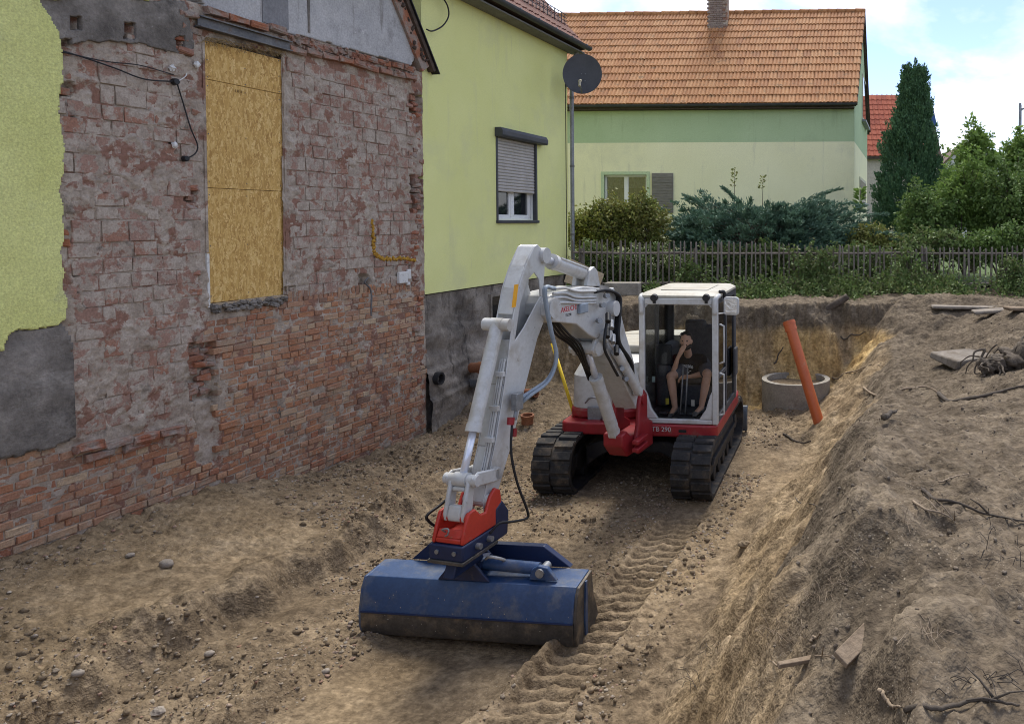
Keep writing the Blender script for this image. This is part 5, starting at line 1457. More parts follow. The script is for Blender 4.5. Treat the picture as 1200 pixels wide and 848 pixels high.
# --- undercarriage cross frame, arched
un = MB()
pts = [(-.66, .22), (-.66, .50), (-.45, .58), (.45, .58), (.66, .50), (.66, .22), (.52, .34), (.34, .44), (-.34, .44), (-.52, .34)]
for x0, x1 in ((.50, .80), (-.80, -.50)): un.prism(pts, x0, x1, 'x')
un.box(-.49, .49, -.46, .46, .42, .575)
un.build('cross_frame', DRK, exc, bevel=.02)
MB().cyl((0, 0, .59), (0, 0, .72), .46, seg=36).build('slew_ring', DRK, exc, auto=40)
# --- dozer blade at the rear
bl = MB(); bl.prism([(-1.72, .08), (-1.66, .06), (-1.60, .22), (-1.62, .38), (-1.68, .46), (-1.74, .46), (-1.69, .30), (-1.70, .18)], -1.1, 1.14, 'y')
for y in (-.4, .36): bl.box(-1.66, -.6, y, y + .09, .26, .40)
bl.build('dozer_blade', mat('blue_grey_paint', [(.06, .075, .095), (.10, .115, .13)], 5, .5, .1, 50, dirt=[((.17, .14, .1), 6, .55, .75)]), exc, bevel=.01)
# --- upper structure
base = MB()
def rounded(x0, x1, y0, y1, r, n=5, rear=None):
    p = []
    for cx, cy, a0, rr in ((x1 - r, y1 - r, 0, r), (x0 + (rear or r), y1 - (rear or r), 90, rear or r), (x0 + (rear or r), y0 + (rear or r), 180, rear or r), (x1 - r, y0 + r, 270, r)):
        for i in range(n + 1):
            a = R(a0 + 90 * i / n); p.append((cx + rr * math.cos(a), cy + rr * math.sin(a)))
    return p
base.prism(rounded(-1.38, .98, -.93, 1.11, .10, rear=.5), .700, .855, 'z')
base.build('red_skirt', RED, exc, bevel=.02)
MB().prism(rounded(-1.36, .80, -.91, .06, .22, rear=.48), .857, .985, 'z').build('red_side_panel', RED, exc, bevel=.03)
hood = MB()
for (z0, z1, ins0, ins1) in ((.987, 1.40, 0, .01), (1.40, 1.56, .01, .08), (1.56, 1.63, .08, .22)):
    a = rounded(-1.36 + ins0, .78 - ins0 * 1.6, -.90 + ins0, .04, .24, rear=.48); b = rounded(-1.36 + ins1, .78 - ins1 * 1.6, -.90 + ins1, .04, .24, rear=.48)
    n = len(a); hood.add([(x, y, z0) for x, y in a] + [(x, y, z1) for x, y in b], [tuple(range(n - 1, -1, -1)), tuple(range(n, 2 * n))] + [(i, (i + 1) % n, (i + 1) % n + n, i + n) for i in range(n)])
hood.build('side_tank', WHT, exc, auto=40)
rh = MB()
for (z0, z1, i0, i1) in ((.857, 1.50, 0, .0), (1.50, 1.66, .0, .06), (1.66, 1.74, .06, .2)):
    a = rounded(-1.40 + i0, -.66, -.88 + i0, 1.08 - i0, .06, rear=.5); b = rounded(-1.40 + i1, -.66, -.88 + i1, 1.08 - i1, .06, rear=.5); n = len(a)
    rh.add([(x, y, z0) for x, y in a] + [(x, y, z1) for x, y in b], [tuple(range(n - 1, -1, -1)), tuple(range(n, 2 * n))] + [(i, (i + 1) % n, (i + 1) % n + n, i + n) for i in range(n)])
rh.build('engine_hood', CRM, exc, auto=40)
MB().prism(rounded(-.655, .30, -.60, .09, .12), 1.632, 1.745, 'z').build('tool_cover', CRM, exc, bevel=.03)
MB().tube(spline([exl(686, 472, .82), exl(692, 466, .86), exl(702, 468, .86), exl(706, 480, .86), exl(704, 492, .84)], 16), .012, 8).build('step_rail', ZINC, exc, smooth=True)
MB().box(.805, .835, -.62, -.40, .80, 1.02).build('work_light', ZINC, exc, bevel=.01)
# --- cab
CX0, CX1, CY0, CY1, CZ0_, CZ1 = -.64, .95, .10, 1.115, .86, 2.455
cab = MB()
cab.box(CX1 - .07, CX1, CY0, CY0 + .075, CZ0_, CZ1); cab.box(CX1 - .07, CX1, CY1 - .075, CY1, CZ0_, CZ1)
cab.box(CX1 - .068, CX1 - .002, CY0 + .075, CY1 - .075, CZ1 - .085, CZ1 - .002); cab.box(CX1 - .068, CX1 - .002, CY0 + .075, CY1 - .075, CZ0_ + .001, CZ0_ + .06)
for y, s in ((CY0 + .0755, 1), (CY1 - .0755, -1)):
    cab.prism([(y, CZ0_ + .0605), (y + s * .17, CZ0_ + .0605), (y + s * .08, CZ0_ + .19), (y + s * .03, CZ0_ + .36), (y, CZ0_ + .42)], CX1 - .066, CX1 - .004, 'x')
    cab.prism([(y, CZ1 - .0855), (y + s * .04, CZ1 - .0855), (y, CZ1 - .135)], CX1 - .066, CX1 - .004, 'x')
cabo = cab.build('cab_frame', WHT, exc, bevel=.014)
rf = MB()
for (z0, z1, i0, i1) in ((CZ1 + .001, CZ1 + .03, .0, .0), (CZ1 + .03, CZ1 + .065, .0, .06)):
    a = rounded(CX0 + i0, CX1 - .01 - i0, CY0 - .01 + i0, CY1 + .005 - i0, .10); b = rounded(CX0 + i1, CX1 - .01 - i1, CY0 - .01 + i1, CY1 + .005 - i1, .10); n = len(a)
    rf.add([(x, y, z0) for x, y in a] + [(x, y, z1) for x, y in b], [tuple(range(n - 1, -1, -1)), tuple(range(n, 2 * n))] + [(i, (i + 1) % n, (i + 1) % n + n, i + n) for i in range(n)])
rfo = rf.build('cab_roof', CRM, exc, auto=40)
MB().box(CX0 + .35, CX1 - .35, CY0 + .2, CY1 - .2, CZ1 + .066, CZ1 + .078).build('roof_hatch', CRM, rfo, bevel=.01)
MB().tube(spline([(CX1 - .16, CY0 + .01, CZ1 + .02), (CX1 - .04, CY0 + .02, CZ1 + .01), (CX1 + .004, CY0 + .035, CZ1 - .05), (CX1 + .004, CY0 + .037, CZ1 - .2)], 14), .033, 8).build('corner_trim', WHT, rfo, smooth=True)
MB().tube(spline([(CX1 - .16, CY1 - .01, CZ1 + .02), (CX1 - .04, CY1 - .02, CZ1 + .01), (CX1 + .004, CY1 - .035, CZ1 - .05), (CX1 + .004, CY1 - .037, CZ1 - .2)], 14), .033, 8).build('corner_trim', WHT, rfo, smooth=True)
for px in (766, 827):
    p = exl(px, 349, CX1 + .03)
    li = MB().cyl((p.x - .05, p.y, p.z), (p.x + .015, p.y, p.z), .05, .042, 14); li.box(p.x - .06, p.x - .02, p.y - .02, p.y + .02, p.z - .075, p.z - .03)
    li.build('roof_light', BLACK, cabo, bevel=.005)
# rear and side posts (black), lower panels
pt = MB()
pt.box(CX0, CX0 + .09, CY0, CY0 + .09, CZ0_, CZ1); pt.build('rear_post', TRIM, exc)
MB().box(CX0, CX0 + .09, CY1 - .09, CY1 - .004, CZ0_, CZ1).build('rear_post', TRIM, exc)
MB().box(CX0 + .002, CX0 + .05, CY0 + .09, CY1 - .09, CZ0_, 1.52).build('rear_panel', TRIM, exc)
MB().box(CX0 + .09, CX1 - .07, CY0 + .002, CY0 + .05, CZ0_, 1.30).build('side_panel', TRIM, exc)
MB().box(CX0 + .092, CX1 - .072, CY0 + .004, CY0 + .05, CZ1 - .10, CZ1 - .001).build('side_header', TRIM, exc)
MB().box(.12, .17, CY0 + .003, CY0 + .05, 1.30, CZ1 - .10).build('side_post', TRIM, exc)
MB().box(CX0 + .004, CX0 + .05, CY0 + .09, CY1 - .09, CZ1 - .12, CZ1 - .002).build('rear_header', TRIM, exc)
MB().box(CX0 + .05, CX1 - .072, CY0 + .05, CY1 - .06, CZ1 - .05, CZ1 - .006).build('bounce_headliner', CRM, exc)  # pale ceiling lining added to bounce light onto the operator
MB().box(CX0 + .02, CX1 - .07, CY0 + .052, CY1 - .06, CZ0_ + .002, CZ0_ + .05).build('cab_floor', TRIM, exc)
MB().box(CX1 - .042, CX1 - .034, CY0 + .076, CY1 - .076, 1.455, CZ1 - .086).build('front_pane', CABG, cabo)
MB().box(CX1 - .046, CX1 - .038, CY0 + .076, CY1 - .076, CZ0_ + .062, 1.452).build('front_pane', CABG, cabo)
MB().box(CX0 + .02, CX0 + .028, CY0 + .09, CY1 - .09, 1.52, CZ1 - .12).build('rear_pane', CABG, cabo)
MB().box(CX0 + .092, CX1 - .072, CY0 + .02, CY0 + .027, 1.30, CZ1 - .10).build('side_pane', CABG, cabo)
# door on the machine's left
dr = MB()
yd = CY1 - .045
for x0, x1 in ((CX1 - .135, CX1 - .072), (.20, .26), (CX0 + .091, CX0 + .15)): dr.box(x0, x1, yd, yd + .04, CZ0_ + .01, CZ1 - .01)
for xa, xb in ((.26, CX1 - .135), (CX0 + .15, .20)):
    for za, zb_ in ((CZ0_ + .011, CZ0_ + .09), (CZ1 - .08, CZ1 - .012)): dr.box(xa, xb, yd + .001, yd + .039, za, zb_)
dr.box(.26, CX1 - .135, yd + .001, yd + .039, 1.42, 1.47)
dro = dr.build('door', TRIM, exc)
for xa, xb, za, zb_ in ((.26, CX1 - .135, 1.47, CZ1 - .08), (.26, CX1 - .135, CZ0_ + .09, 1.42), (CX0 + .15, .20, CZ0_ + .09, CZ1 - .08)):
    MB().box(xa, xb, yd + .015, yd + .022, za, zb_).build('pane', CABG, dro)
MB().box(-.52, -.30, yd + .045, yd + .085, 1.22, 1.62).build('door_lock_cover', TRIM, dro, bevel=.015)
for za, zb_ in ((1.62, 2.12), (.96, 1.50)):
    x = CX1 - .10; y = CY1 + .002
    MB().tube(spline([(x, y, za), (x, y + .05, za + .02), (x, y + .06, za + .06), (x, y + .06, zb_ - .06), (x, y + .05, zb_ - .02), (x, y, zb_)], 22), .011, 8).build('handrail', WHT, exc, smooth=True)
# mirror on its bracket
p = exl(858, 358, .78)
mi = MB().prism([(a_, b_) for a_, b_ in rounded(-.10, .10, -.115, .115, .04)], 0, .045, 'x', Matrix.Translation((.80, p.y, p.z)) @ Matrix.Rotation(R(-8), 4, 'Z')).build('mirror', WHT, exc, bevel=.008)
MB().prism(rounded(-.08, .08, -.095, .095, .03), .047, .051, 'x', Matrix.Translation((.80, p.y, p.z)) @ Matrix.Rotation(R(-8), 4, 'Z')).build('mirror_face', mat('mirror_silver', [(.62, .62, .60), (.8, .8, .78)], 22, .22, .6, 25, metal=.7, fine=.05), mi)
MB().tube([(CX1 - .03, CY1 - .01, p.z - .09), (.83, p.y - .1, p.z - .09), (.82, p.y, p.z - .08)], .009, 6).build('mirror_arm', WHT, mi)
MB().tube(spline([(CX1 - .25, CY1 - .02, CZ1 + .06), (CX1 - .3, CY1 + .03, CZ1 + .05), (CX1 - .32, CY1 + .04, CZ1 - .06)], 10), .025, 8).build('beacon_bracket', BLACK, exc, smooth=True)
# interior
y_s = .66
se = MB(); se.box(-.28, .26, y_s - .25, y_s + .25, 1.22, 1.34); se.build('seat_cushion', SEAT, exc, bevel=.05)
M = Matrix.Translation((-.27, y_s, 1.34)) @ Matrix.Rotation(R(-10), 4, 'Y')
MB(M).box(-.07, .07, -.24, .24, -.02, .62).build('seat_back', SEAT, exc, bevel=.06)
p = exl(815, 383, -.33)
MB().box(-.42, -.30, p.y - .15, p.y + .15, p.z - .11, p.z + .10).build('head_rest', SEAT, exc, bevel=.04)
MB().box(-.30, .22, y_s - .2, y_s + .2, .92, 1.21).build('seat_base', TRIM, exc, bevel=.02)
for y in (y_s - .36, y_s + .30):
    cn = MB().box(-.25, .34, y - .07, y + .07, 1.20, 1.46).build('console', TRIM, exc, bevel=.04)
    MB().cyl((.27, y, 1.45), (.30, y, 1.64), .016, .026, 10).build('joystick', BLACK, cn, smooth=True)
MB().box(-.4, .38, CY0 + .06, CY0 + .24, .92, 1.72).build('control_cabinet', TRIM, exc, bevel=.06)
MB().box(.36, .42, CY0 + .07, CY0 + .30, 1.50, 1.78).build('display', BLACK, exc, bevel=.02)
for px0, py0, px1, py1 in ((797, 485, 801, 428), (803, 485, 806, 428)):
    a = exl(px0, py0, .78); b = exl(px1, py1, .66); MB().tube([a, b], .010, 8).build('travel_lever', ZINC, exc, smooth=True)
for y in (y_s - .3, y_s - .07, y_s + .07, y_s + .26): MB().box(.60, .74, y - .05, y + .05, .93, .955).build('pedal', TRIM, exc)
for px, py, c_ in ((782, 470, (.42, .36, .04)), (812, 472, (.5, .48, .42)), (766, 444, (.35, .45, .42))):
    p = exl(px, py, .62 if px > 770 else .5); MB().box(p.x, p.x + .004, p.y - .022, p.y + .022, p.z - .04, p.z + .04).build('sticker', mat('sticker_%d' % px, [c_], 5, .6, 0, fine=0), exc)
# --- boom plane
BA = R(14.6)
GB = Vector((-1.70, 9.15, 0)); BU = Vector((-math.sin(BA), -math.cos(BA), 0)); BNn = Vector((math.cos(BA), -math.sin(BA), 0))
BMw = Matrix(((BU.x, BNn.x, 0, GB.x), (BU.y, BNn.y, 0, GB.y), (0, 0, 1, 0), (0, 0, 0, 1)))
BM = EXI @ BMw          # boom coordinates (s, w, z) -> machine coordinates ; w > 0 on the viewer's right
def bpl(px, py, w=0.0):
    d = ray(px, py); k = ((GB + BNn * w) - CO).dot(BNn) / d.dot(BNn); p = CO + d * k
    return ((p - GB).dot(BU), w, p.z)
sw = MB(BM)
for w0, w1 in ((-.185, -.125), (.125, .185)):
    sw.prism([(-.30, .60), (.12, .60), (.20, .76), (.12, .95), (.10, 1.20), (.05, 1.32), (-.05, 1.35), (-.13, 1.28), (-.14, .98), (-.30, .90)], w0, w1, 'y')
sw.prism([(-.32, .62), (.30, .62), (.46, .78), (.46, .92), (.34, .94), (.20, .84), (-.32, .84)], -.1245, .1245, 'y')
swo = sw.build('swing_bracket', RED, exc, bevel=.02)
MB(BM).cyl((0, -.205, 1.24), (0, .205, 1.24), .065, seg=18).build('pin', RED, swo, auto=40)
for z in (.70, .79): MB(BM).prism([(.05, z), (.34, z - .015), (.34, z + .035), (.05, z + .05)], .186, .27, 'y').build('bracket_lug', RED, swo, bevel=.01)
# lower boom
lb = MB(BM); lb.prism([(-.08, 1.16), (.10, 1.14), (.45, 1.55), (.98, 2.08), (1.02, 2.22), (.92, 2.52), (.80, 2.66), (.68, 2.66), (.58, 2.50), (.38, 2.10), (-.06, 1.36)], -.14, .14, 'y')
lbo = lb.build('lower_boom', WHT, exc, bevel=.012)
for s, z, r, w in ((.82, 2.44, .085, .24), (.98, 2.16, .075, .23), (1.10, 2.04, .07, .16)):
    MB(BM).cyl((s, -w, z), (s, w, z), r, seg=20).build('boom_pin', WHT, lbo, auto=40)
for w in (-.12, .12): MB(BM).prism([(.90, 2.16), (1.12, 2.14), (1.19, 2.03), (1.12, 1.95), (1.0, 1.94), (.84, 2.0)], w - .02, w + .02, 'y').build('cylinder_ear', WHT, lbo, bevel=.008)
# front boom with lettering
fb = MB(BM); fb.prism([(2.12, 2.62), (2.12, 2.52), (2.04, 2.45), (1.55, 2.36), (1.30, 2.22), (1.12, 2.14), (.98, 2.20), (.80, 2.34), (.74, 2.46), (.80, 2.58), (1.0, 2.68), (1.4, 2.735), (1.9, 2.725), (2.06, 2.70)], -.150, .150, 'y')
fbo = fb.build('front_boom', WHT, exc, bevel=.012)
for w in (.17, -.17): MB(BM).cyl((2.04, w - .028, 2.58), (2.04, w + .028, 2.58), .10, seg=20).build('pivot_boss', WHT, fbo, auto=40)
for w in (.07, -.07): MB(BM).prism([(.92, 2.69), (1.22, 2.72), (1.16, 2.88), (1.06, 2.92), (.98, 2.86)], w - .025, w + .025, 'y').build('cylinder_ear', WHT, fbo, bevel=.008)
REDP = mat('red_print', [(.50, .02, .03)], 5, .5, 0, fine=0); BLKP = mat('black_print', [(.02, .02, .02)], 5, .5, 0, fine=0)
def decal(name, body, size, m, s, z, w, par):
    M = BM @ Matrix(((-1, 0, 0, s), (0, 0, 1, w), (0, 1, 0, z), (0, 0, 0, 1)))
    return text_mesh(name, body, size, m, par, M)
p = bpl(661, 363, .151)
p = bpl(665.5, 362, .151); decal('maker_lettering', 'TAKEUCHI', .072, REDP, p[0], p[2], .1515, fbo)
p = bpl(666, 369, .151); decal('model_lettering', 'TB 290', .040, BLKP, p[0], p[2], .1515, fbo)
p = bpl(681, 361, .151); MB(BM).prism([(p[0] - .09, p[2] - .05), (p[0] + .09, p[2] - .05), (p[0] + .07, p[2] + .05), (p[0] - .09, p[2] + .05)], .1515, .19, 'y').build('boom_light', GHOSE, fbo, bevel=.01)
def ram(name, a, b, r, frac, par=None, w=0.0, end=.045, mm=WHT):
    a = Vector((a[0], w, a[1])); b = Vector((b[0], w, b[1])); m = a + (b - a) * frac
    d = (b - a).normalized()
    o = MB(BM).cyl(a, m, r, seg=22).build(name, mm, exc, auto=40)
    MB(BM).cyl(m - d * .05, m + d * .012, r * 1.10, seg=22).build('gland', mm, o, auto=40)
    MB(BM).cyl(m, b, r * .52, seg=18).build('rod', CHR, o, smooth=True)
    for p in (a, b): MB(BM).cyl(p - Vector((0, end, 0)), p + Vector((0, end, 0)), r * .98, seg=18).build('rod_eye', mm, o, auto=40)
    MB(BM).tube([a + Vector((0, r * .8, r * .7)) + d * .06, a + Vector((0, r * .8, r * .75)) + d * .12, m + Vector((0, r * .8, r * .7)) - d * .08], .013, 6).build('pressure_line', mm, o)
    return o
ram('boom_cylinder', (.42, .93), (1.08, 2.04), .070, .66)
ram('arm_cylinder', (1.07, 2.83), (2.06, 3.08), .072, .70, end=.06)
ram('adjusting_cylinder', (.20, 1.38), (.98, 2.16), .052, .72, w=.205)
# arm
ar = MB(BM)
arm_prof = [(2.10, 3.15), (2.16, 3.19), (2.22, 3.17), (2.36, 3.00), (2.48, 2.80), (2.58, 2.50), (2.70, 1.98), (2.85, 1.48), (3.02, 1.06), (3.00, .97), (2.92, .95), (2.86, 1.00), (2.60, 1.44), (2.38, 1.90), (2.18, 2.30), (1.99, 2.54), (2.0, 2.66), (2.06, 2.80), (2.03, 3.02)]
# box section: two side plates and front/back plates so the window in the side is open
ar.prism(arm_prof, -.088, -.075, 'y')
# viewer-side plate in two pieces leaving the triangular opening
ar.prism([(2.58, 2.50), (2.70, 1.98), (2.85, 1.48), (3.02, 1.06), (3.00, .97), (2.92, .95), (2.86, 1.00), (2.60, 1.44), (2.38, 1.90), (2.18, 2.30), (1.99, 2.54), (2.0, 2.66), (2.12, 2.70), (2.40, 2.44), (2.54, 2.34)], .075, .088, 'y')
ar.prism([(2.10, 3.15), (2.16, 3.19), (2.22, 3.17), (2.36, 3.00), (2.48, 2.80), (2.58, 2.501), (2.541, 2.341), (2.45, 2.66), (2.34, 2.86), (2.22, 2.93), (2.14, 2.86), (2.121, 2.701), (2.0, 2.661), (2.06, 2.80), (2.03, 3.02)], .075, .088, 'y')
def plate(pts, th, w0, w1):
    for (a, b), (c, d) in zip(pts[:-1], pts[1:]):
        v = Vector((c - a, 0, d - b)).normalized(); nrm = Vector((-v.z, 0, v.x)) * th
        ar.add([(a, w, b) for w in (w0, w1)] + [(c, w, d) for w in (w1, w0)] + [(a + nrm.x, w, b + nrm.z) for w in (w0, w1)] + [(c + nrm.x, w, d + nrm.z) for w in (w1, w0)], [(0, 1, 2, 3), (7, 6, 5, 4), (0, 4, 5, 1), (1, 5, 6, 2), (2, 6, 7, 3), (3, 7, 4, 0)])
plate([(2.22, 3.17), (2.36, 3.00), (2.48, 2.80), (2.56, 2.58)], -.014, -.074, .074)
plate([(2.60, 2.36), (2.70, 1.98), (2.85, 1.48), (3.02, 1.06)], -.014, -.074, .074)
plate([(2.86, 1.00), (2.60, 1.44), (2.38, 1.90), (2.18, 2.30), (1.99, 2.54)], -.014, -.074, .074)
plate([(2.03, 3.02), (2.10, 3.15), (2.16, 3.19), (2.22, 3.17)], -.014, -.074, .074)
aro = ar.build('arm', WHT, exc, bevel=.006)
for s, z, r, w in ((2.06, 3.08, .075, .125), (2.67, 2.50, .055, .13), (2.96, 1.06, .055, .12), (2.86, 1.26, .05, .135)):
    MB(BM).cyl((s, -w, z), (s, w, z), r, seg=20).build('pin', WHT, aro, auto=40)
MB(BM).box(2.20, 2.45, .129, .131, 2.30, 2.47).build('side_rib', WHT, aro) if False else None
p = bpl(607, 346, .089)
MB(BM).prism([(p[0] + .035, p[2] - .10), (p[0] + .10, p[2] - .10), (p[0] + .055, p[2] + .10), (p[0] - .01, p[2] + .10)], .0885, .0895, 'y').build('warning_sticker', mat('orange_sticker', [(.75, .36, .02)], 5, .6, 0, fine=.03), aro)
for i, w in enumerate((.030, .050, .070)):
    MB(BM).tube([(2.67, w, 2.20), (2.755, w, 1.92), (2.90, w, 1.45), (2.99, w, 1.22)], .0095, 6).build('steel_line', WHT, aro)
MB(BM).tube([(2.70, -.10, 2.30), (2.76, -.10, 2.10), (2.90, -.10, 1.6)], .012, 6).build('steel_line', WHT, aro)
for s, z in ((2.72, 2.08), (2.80, 1.80), (2.88, 1.55)): MB(BM).box(s - .01, s + .03, .02, .10, z - .02, z + .02).build('line_clamp', WHT, aro)
bc = ram('bucket_cylinder', (2.67, 2.50), (3.17, 1.30), .060, .70, end=.06)
# link between cylinder and coupler
lk = MB(BM)
for w0, w1 in ((-.135, -.110), (.110, .135)): lk.prism([(2.82, 1.20), (2.90, 1.20), (3.20, 1.25), (3.22, 1.33), (3.14, 1.36), (2.82, 1.30)], w0, w1, 'y')
lk.build('rocker_link', WHT, exc, bevel=.012)
MB(BM).cyl((3.17, -.155, 1.30), (3.17, .155, 1.30), .045, seg=18).build('link_pin', WHT, exc, auto=40)
h = MB(BM)
def bar(pts, w0, w1): h.prism(pts, w0, w1, 'y')
for w0, w1 in ((-.100, -.062), (.062, .100)): bar([(3.13, 1.30), (3.21, 1.32), (3.29, 1.05), (3.28, .99), (3.21, .98), (3.17, 1.05)], w0, w1)
bar([(3.19, 1.10), (3.26, 1.12), (3.29, 1.04), (3.28, .99), (3.21, .98)], -.0615, .0615)
bar([(3.155, 1.24), (3.215, 1.255), (3.23, 1.22), (3.175, 1.20)], -.0615, .0615)
h.build('bucket_link', WHT, exc, bevel=.015)
MB(BM).cyl((3.24, -.125, 1.02), (3.24, .125, 1.02), .042, seg=16).build('link_pin', ORED, exc, auto=40)
cp = MB(BM)
for w0, w1 in ((-.145, -.115), (.115, .145)):
    cp.prism([(3.36, .842), (3.36, .88), (3.32, .99), (3.28, 1.07), (3.20, 1.08), (3.13, 1.01), (3.06, 1.00), (3.00, 1.11), (2.93, 1.16), (2.86, 1.12), (2.84, 1.0), (2.88, .842)], w0, w1, 'y')
cp.box(2.88, 3.355, -.1145, .1145, .844, .885); cp.prism([(3.27, .8855), (3.35, .8855), (3.31, .95)], -.1145, .1145, 'y')
cpo = cp.build('quick_coupler', ORED, exc, bevel=.01)
MB(BM).tube(spline([(3.34, -.03, .93), (3.37, -.04, .96), (3.37, .02, .97), (3.38, .02, .93), (3.37, -.01, .91)], 14), .007, 6).build('safety_clip', ZINC, cpo, smooth=True)
bb = MB(BM); bb.box(2.92, 3.38, -.155, .155, .715, .840); bbo = bb.build('coupler_block', NAVY, exc, bevel=.012)
MB(BM).box(2.93, 3.39, -.165, .165, .690, .718).build('base_plate', WORN, bbo, bevel=.004)
for w in (-.08, .08): MB(BM).cyl((3.38, w, .785), (3.391, w, .785), .018, seg=12).build('bolt', ZINC, bbo, auto=40)
for s_c, z_c in ((3.05, .78), (3.20, .78)): MB(BM).cyl((s_c, .155, z_c), (s_c, .195, z_c), .024, seg=12).build('hydraulic_port', ZINC, bbo, auto=40)
MB(BM).prism([(2.76, .70), (2.94, .70), (2.94, .98), (2.84, 1.03), (2.74, .90)], .05, .15, 'y').build('guard_plate', NAVY, bbo, bevel=.02)
MB(BM).prism([(2.95, .56), (3.36, .56), (3.30, .689), (3.02, .689)], -.05, .05, 'y').build('tilt_neck', NAVY, bbo, bevel=.01)
# --- grading bucket
kw = Vector((.991, -.13, 0)).normalized(); kf = Vector((-kw.y * -1, 0, 0))
kf = Vector((kw.y, -kw.x, 0))            # towards the camera
KM = EXI @ Matrix(((kf.x, kw.x, 0, -2.475), (kf.y, kw.y, 0, 6.14), (0, 0, 1, -.085), (0, 0, 0, 1)))   # (f, w, z)
KM = KM @ Matrix.Rotation(R(0.5), 4, 'X')
HWB = .925
outer = [(-.30, .525), (-.02, .505), (.030, .43), (.072, .245)]
lower = [(.072, .2445), (.075, .12), (.045, .045), (-.02, .005), (-.20, -.008), (-.46, -.012)]
def shell(pts, th, w0, w1):
    mb = MB(KM); n = len(pts); inn = []
    for i, (a, b) in enumerate(pts):
        p0 = Vector(pts[max(i - 1, 0)]); p1 = Vector(pts[min(i + 1, n - 1)]); t = (p1 - p0).normalized()
        nrm = Vector((t.y, -t.x)); nrm = -nrm if nrm.dot(Vector((-.25, .2)) - Vector((a, b))) < 0 else nrm
        inn.append((a + nrm.x * th, b + nrm.y * th))
    mb.prism(pts + inn[::-1], w0, w1, 'y'); return mb
bk = shell(outer, .018, -HWB, HWB).build('bucket_shell', BLUE, exc, bevel=.005)
lw_ = shell(lower, .03, -HWB - .002, HWB + .002).build('wear_plate', WORN, bk, bevel=.006)
MB(KM).tube([(.078, -HWB, .246), (.078, HWB, .246)], .008, 6).build('weld_bead', NAVY, bk)
for s in (-1, 1):
    MB(KM).prism([(-.30, .52), (-.02, .50), (.025, .425), (.065, .245), (.068, .12), (.04, .05), (-.02, .012), (-.45, .0), (-.42, .12), (-.33, .32)], s * HWB + (.001 if s > 0 else -.026), s * HWB + (.026 if s > 0 else -.001), 'y').build('side_plate', BLUE if s < 0 else WORN, bk, bevel=.006)
MB(KM).prism([(-.16, .50), (-.13, .50), (-.10, .2), (-.12, .02), (-.15, .02)], HWB + .0265, HWB + .04, 'y').build('side_strip', BLUE, bk)
MB(KM).prism([(-.70, .527), (-.50, .70), (.52, .70), (.76, .527)], -.368, -.302, 'x').build('stiffener_plate', NAVY, bk, bevel=.006)
for f0, f1 in ((-.035, -.005), (-.27, -.24)):
    MB(KM).prism([(-.28, .507), (-.17, .64), (-.09, .70), (.0, .70), (.06, .64), (.18, .507)], f0, f1, 'x', Matrix.Translation((0, 0, .003))).build('tilt_ear', NAVY, bk, bevel=.008)
MB(KM).cyl((-.30, -.045, .64), (.030, -.045, .64), .038, seg=18).build('tilt_pin', ZINC, bk, auto=40)
MB(KM).box(-.24, -.036, -.20, .08, .60, .65).build('tilt_seat', NAVY, bk)
tcx = MB(KM).cyl((-.13, .06, .61), (-.13, .56, .59), .05, seg=20).build('tilt_cylinder', BLUE, bk, auto=40)
MB(KM).prism([(.50, .525), (.52, .61), (.58, .645), (.66, .63), (.74, .525)], -.10, -.055, 'x').build('tilt_ear', BLUE, tcx, bevel=.008)
MB(KM).cyl((-.20, .60, .59), (-.035, .60, .59), .036, seg=16).build('tilt_bolt', ZINC, tcx, auto=40)
MB(KM).tube(spline([(-.10, .10, .66), (-.06, .16, .70), (-.08, .24, .68), (-.12, .26, .65)], 12), .012, 6).build('tilt_hose', WHT, tcx, smooth=True)
mb = MB(KM)
for k in range(34):
    w = random.uniform(-.9, .9); z = random.uniform(.10, .42); f_ = .082 if z < .245 else .076 - (z - .245) * .235
    mb.ball((f_, w, z), (.002, random.uniform(.002, .006), random.uniform(.002, .005)), seg=6, rings=4)
mb.build('dried_mud_specks', mat('dried_mud', [(.36, .33, .28)], 5, .95, 0, fine=.05), bk)['kind'] = 'stuff'
# --- hoses
def hose(nm, pts, r, m=HOSE):
    return MB(BM).tube(spline(pts, 48), r, 8).build(nm, m, exc, smooth=True)
for k, dw in enumerate((0, .035)):
    hose('grey_hose', [bpl(650 - 3 * k, 338, .19 + dw), bpl(639 + k, 337, .20 + dw), bpl(639 + k, 352, .20 + dw), bpl(645 + k, 385, .22 + dw), bpl(652, 418 + 2 * k, .22 + dw), bpl(643, 443 + 3 * k, .20 + dw), bpl(622, 459 + 4 * k, .17 + dw), bpl(611, 466 + 6 * k, .15)], .021 - .005 * k, GHOSE)
vb = MB(BM); a = bpl(605, 468, .15); vb.box(a[0] - .05, a[0] + .05, .13, .19, a[2] - .09, a[2] + .06)
vb.cyl((a[0] + .02, .16, a[2] - .09), (a[0] + .04, .16, a[2] - .17), .018, seg=10)
vbo = vb.build('valve_block', ZINC, exc, bevel=.006)
a = bpl(599, 493, .16); MB(BM).cyl((a[0], .16, a[2] + .03), (a[0] + .01, .16, a[2] - .03), .032, seg=12).build('valve_cap', RED, vbo, auto=40)
a = bpl(603, 507, .17); MB(BM).cyl((a[0], .17, a[2] + .04), (a[0] + .01, .17, a[2] - .03), .022, seg=10).build('valve_cap', RED, vbo, auto=40)
hose('black_hose', [bpl(600, 497, .17), bpl(599, 530, .18), bpl(606, 565, .22), bpl(618, 598, .28), bpl(617, 607, .28), bpl(600, 611, .26), bpl(585, 613, .22), bpl(574, 625, .18)], .011)
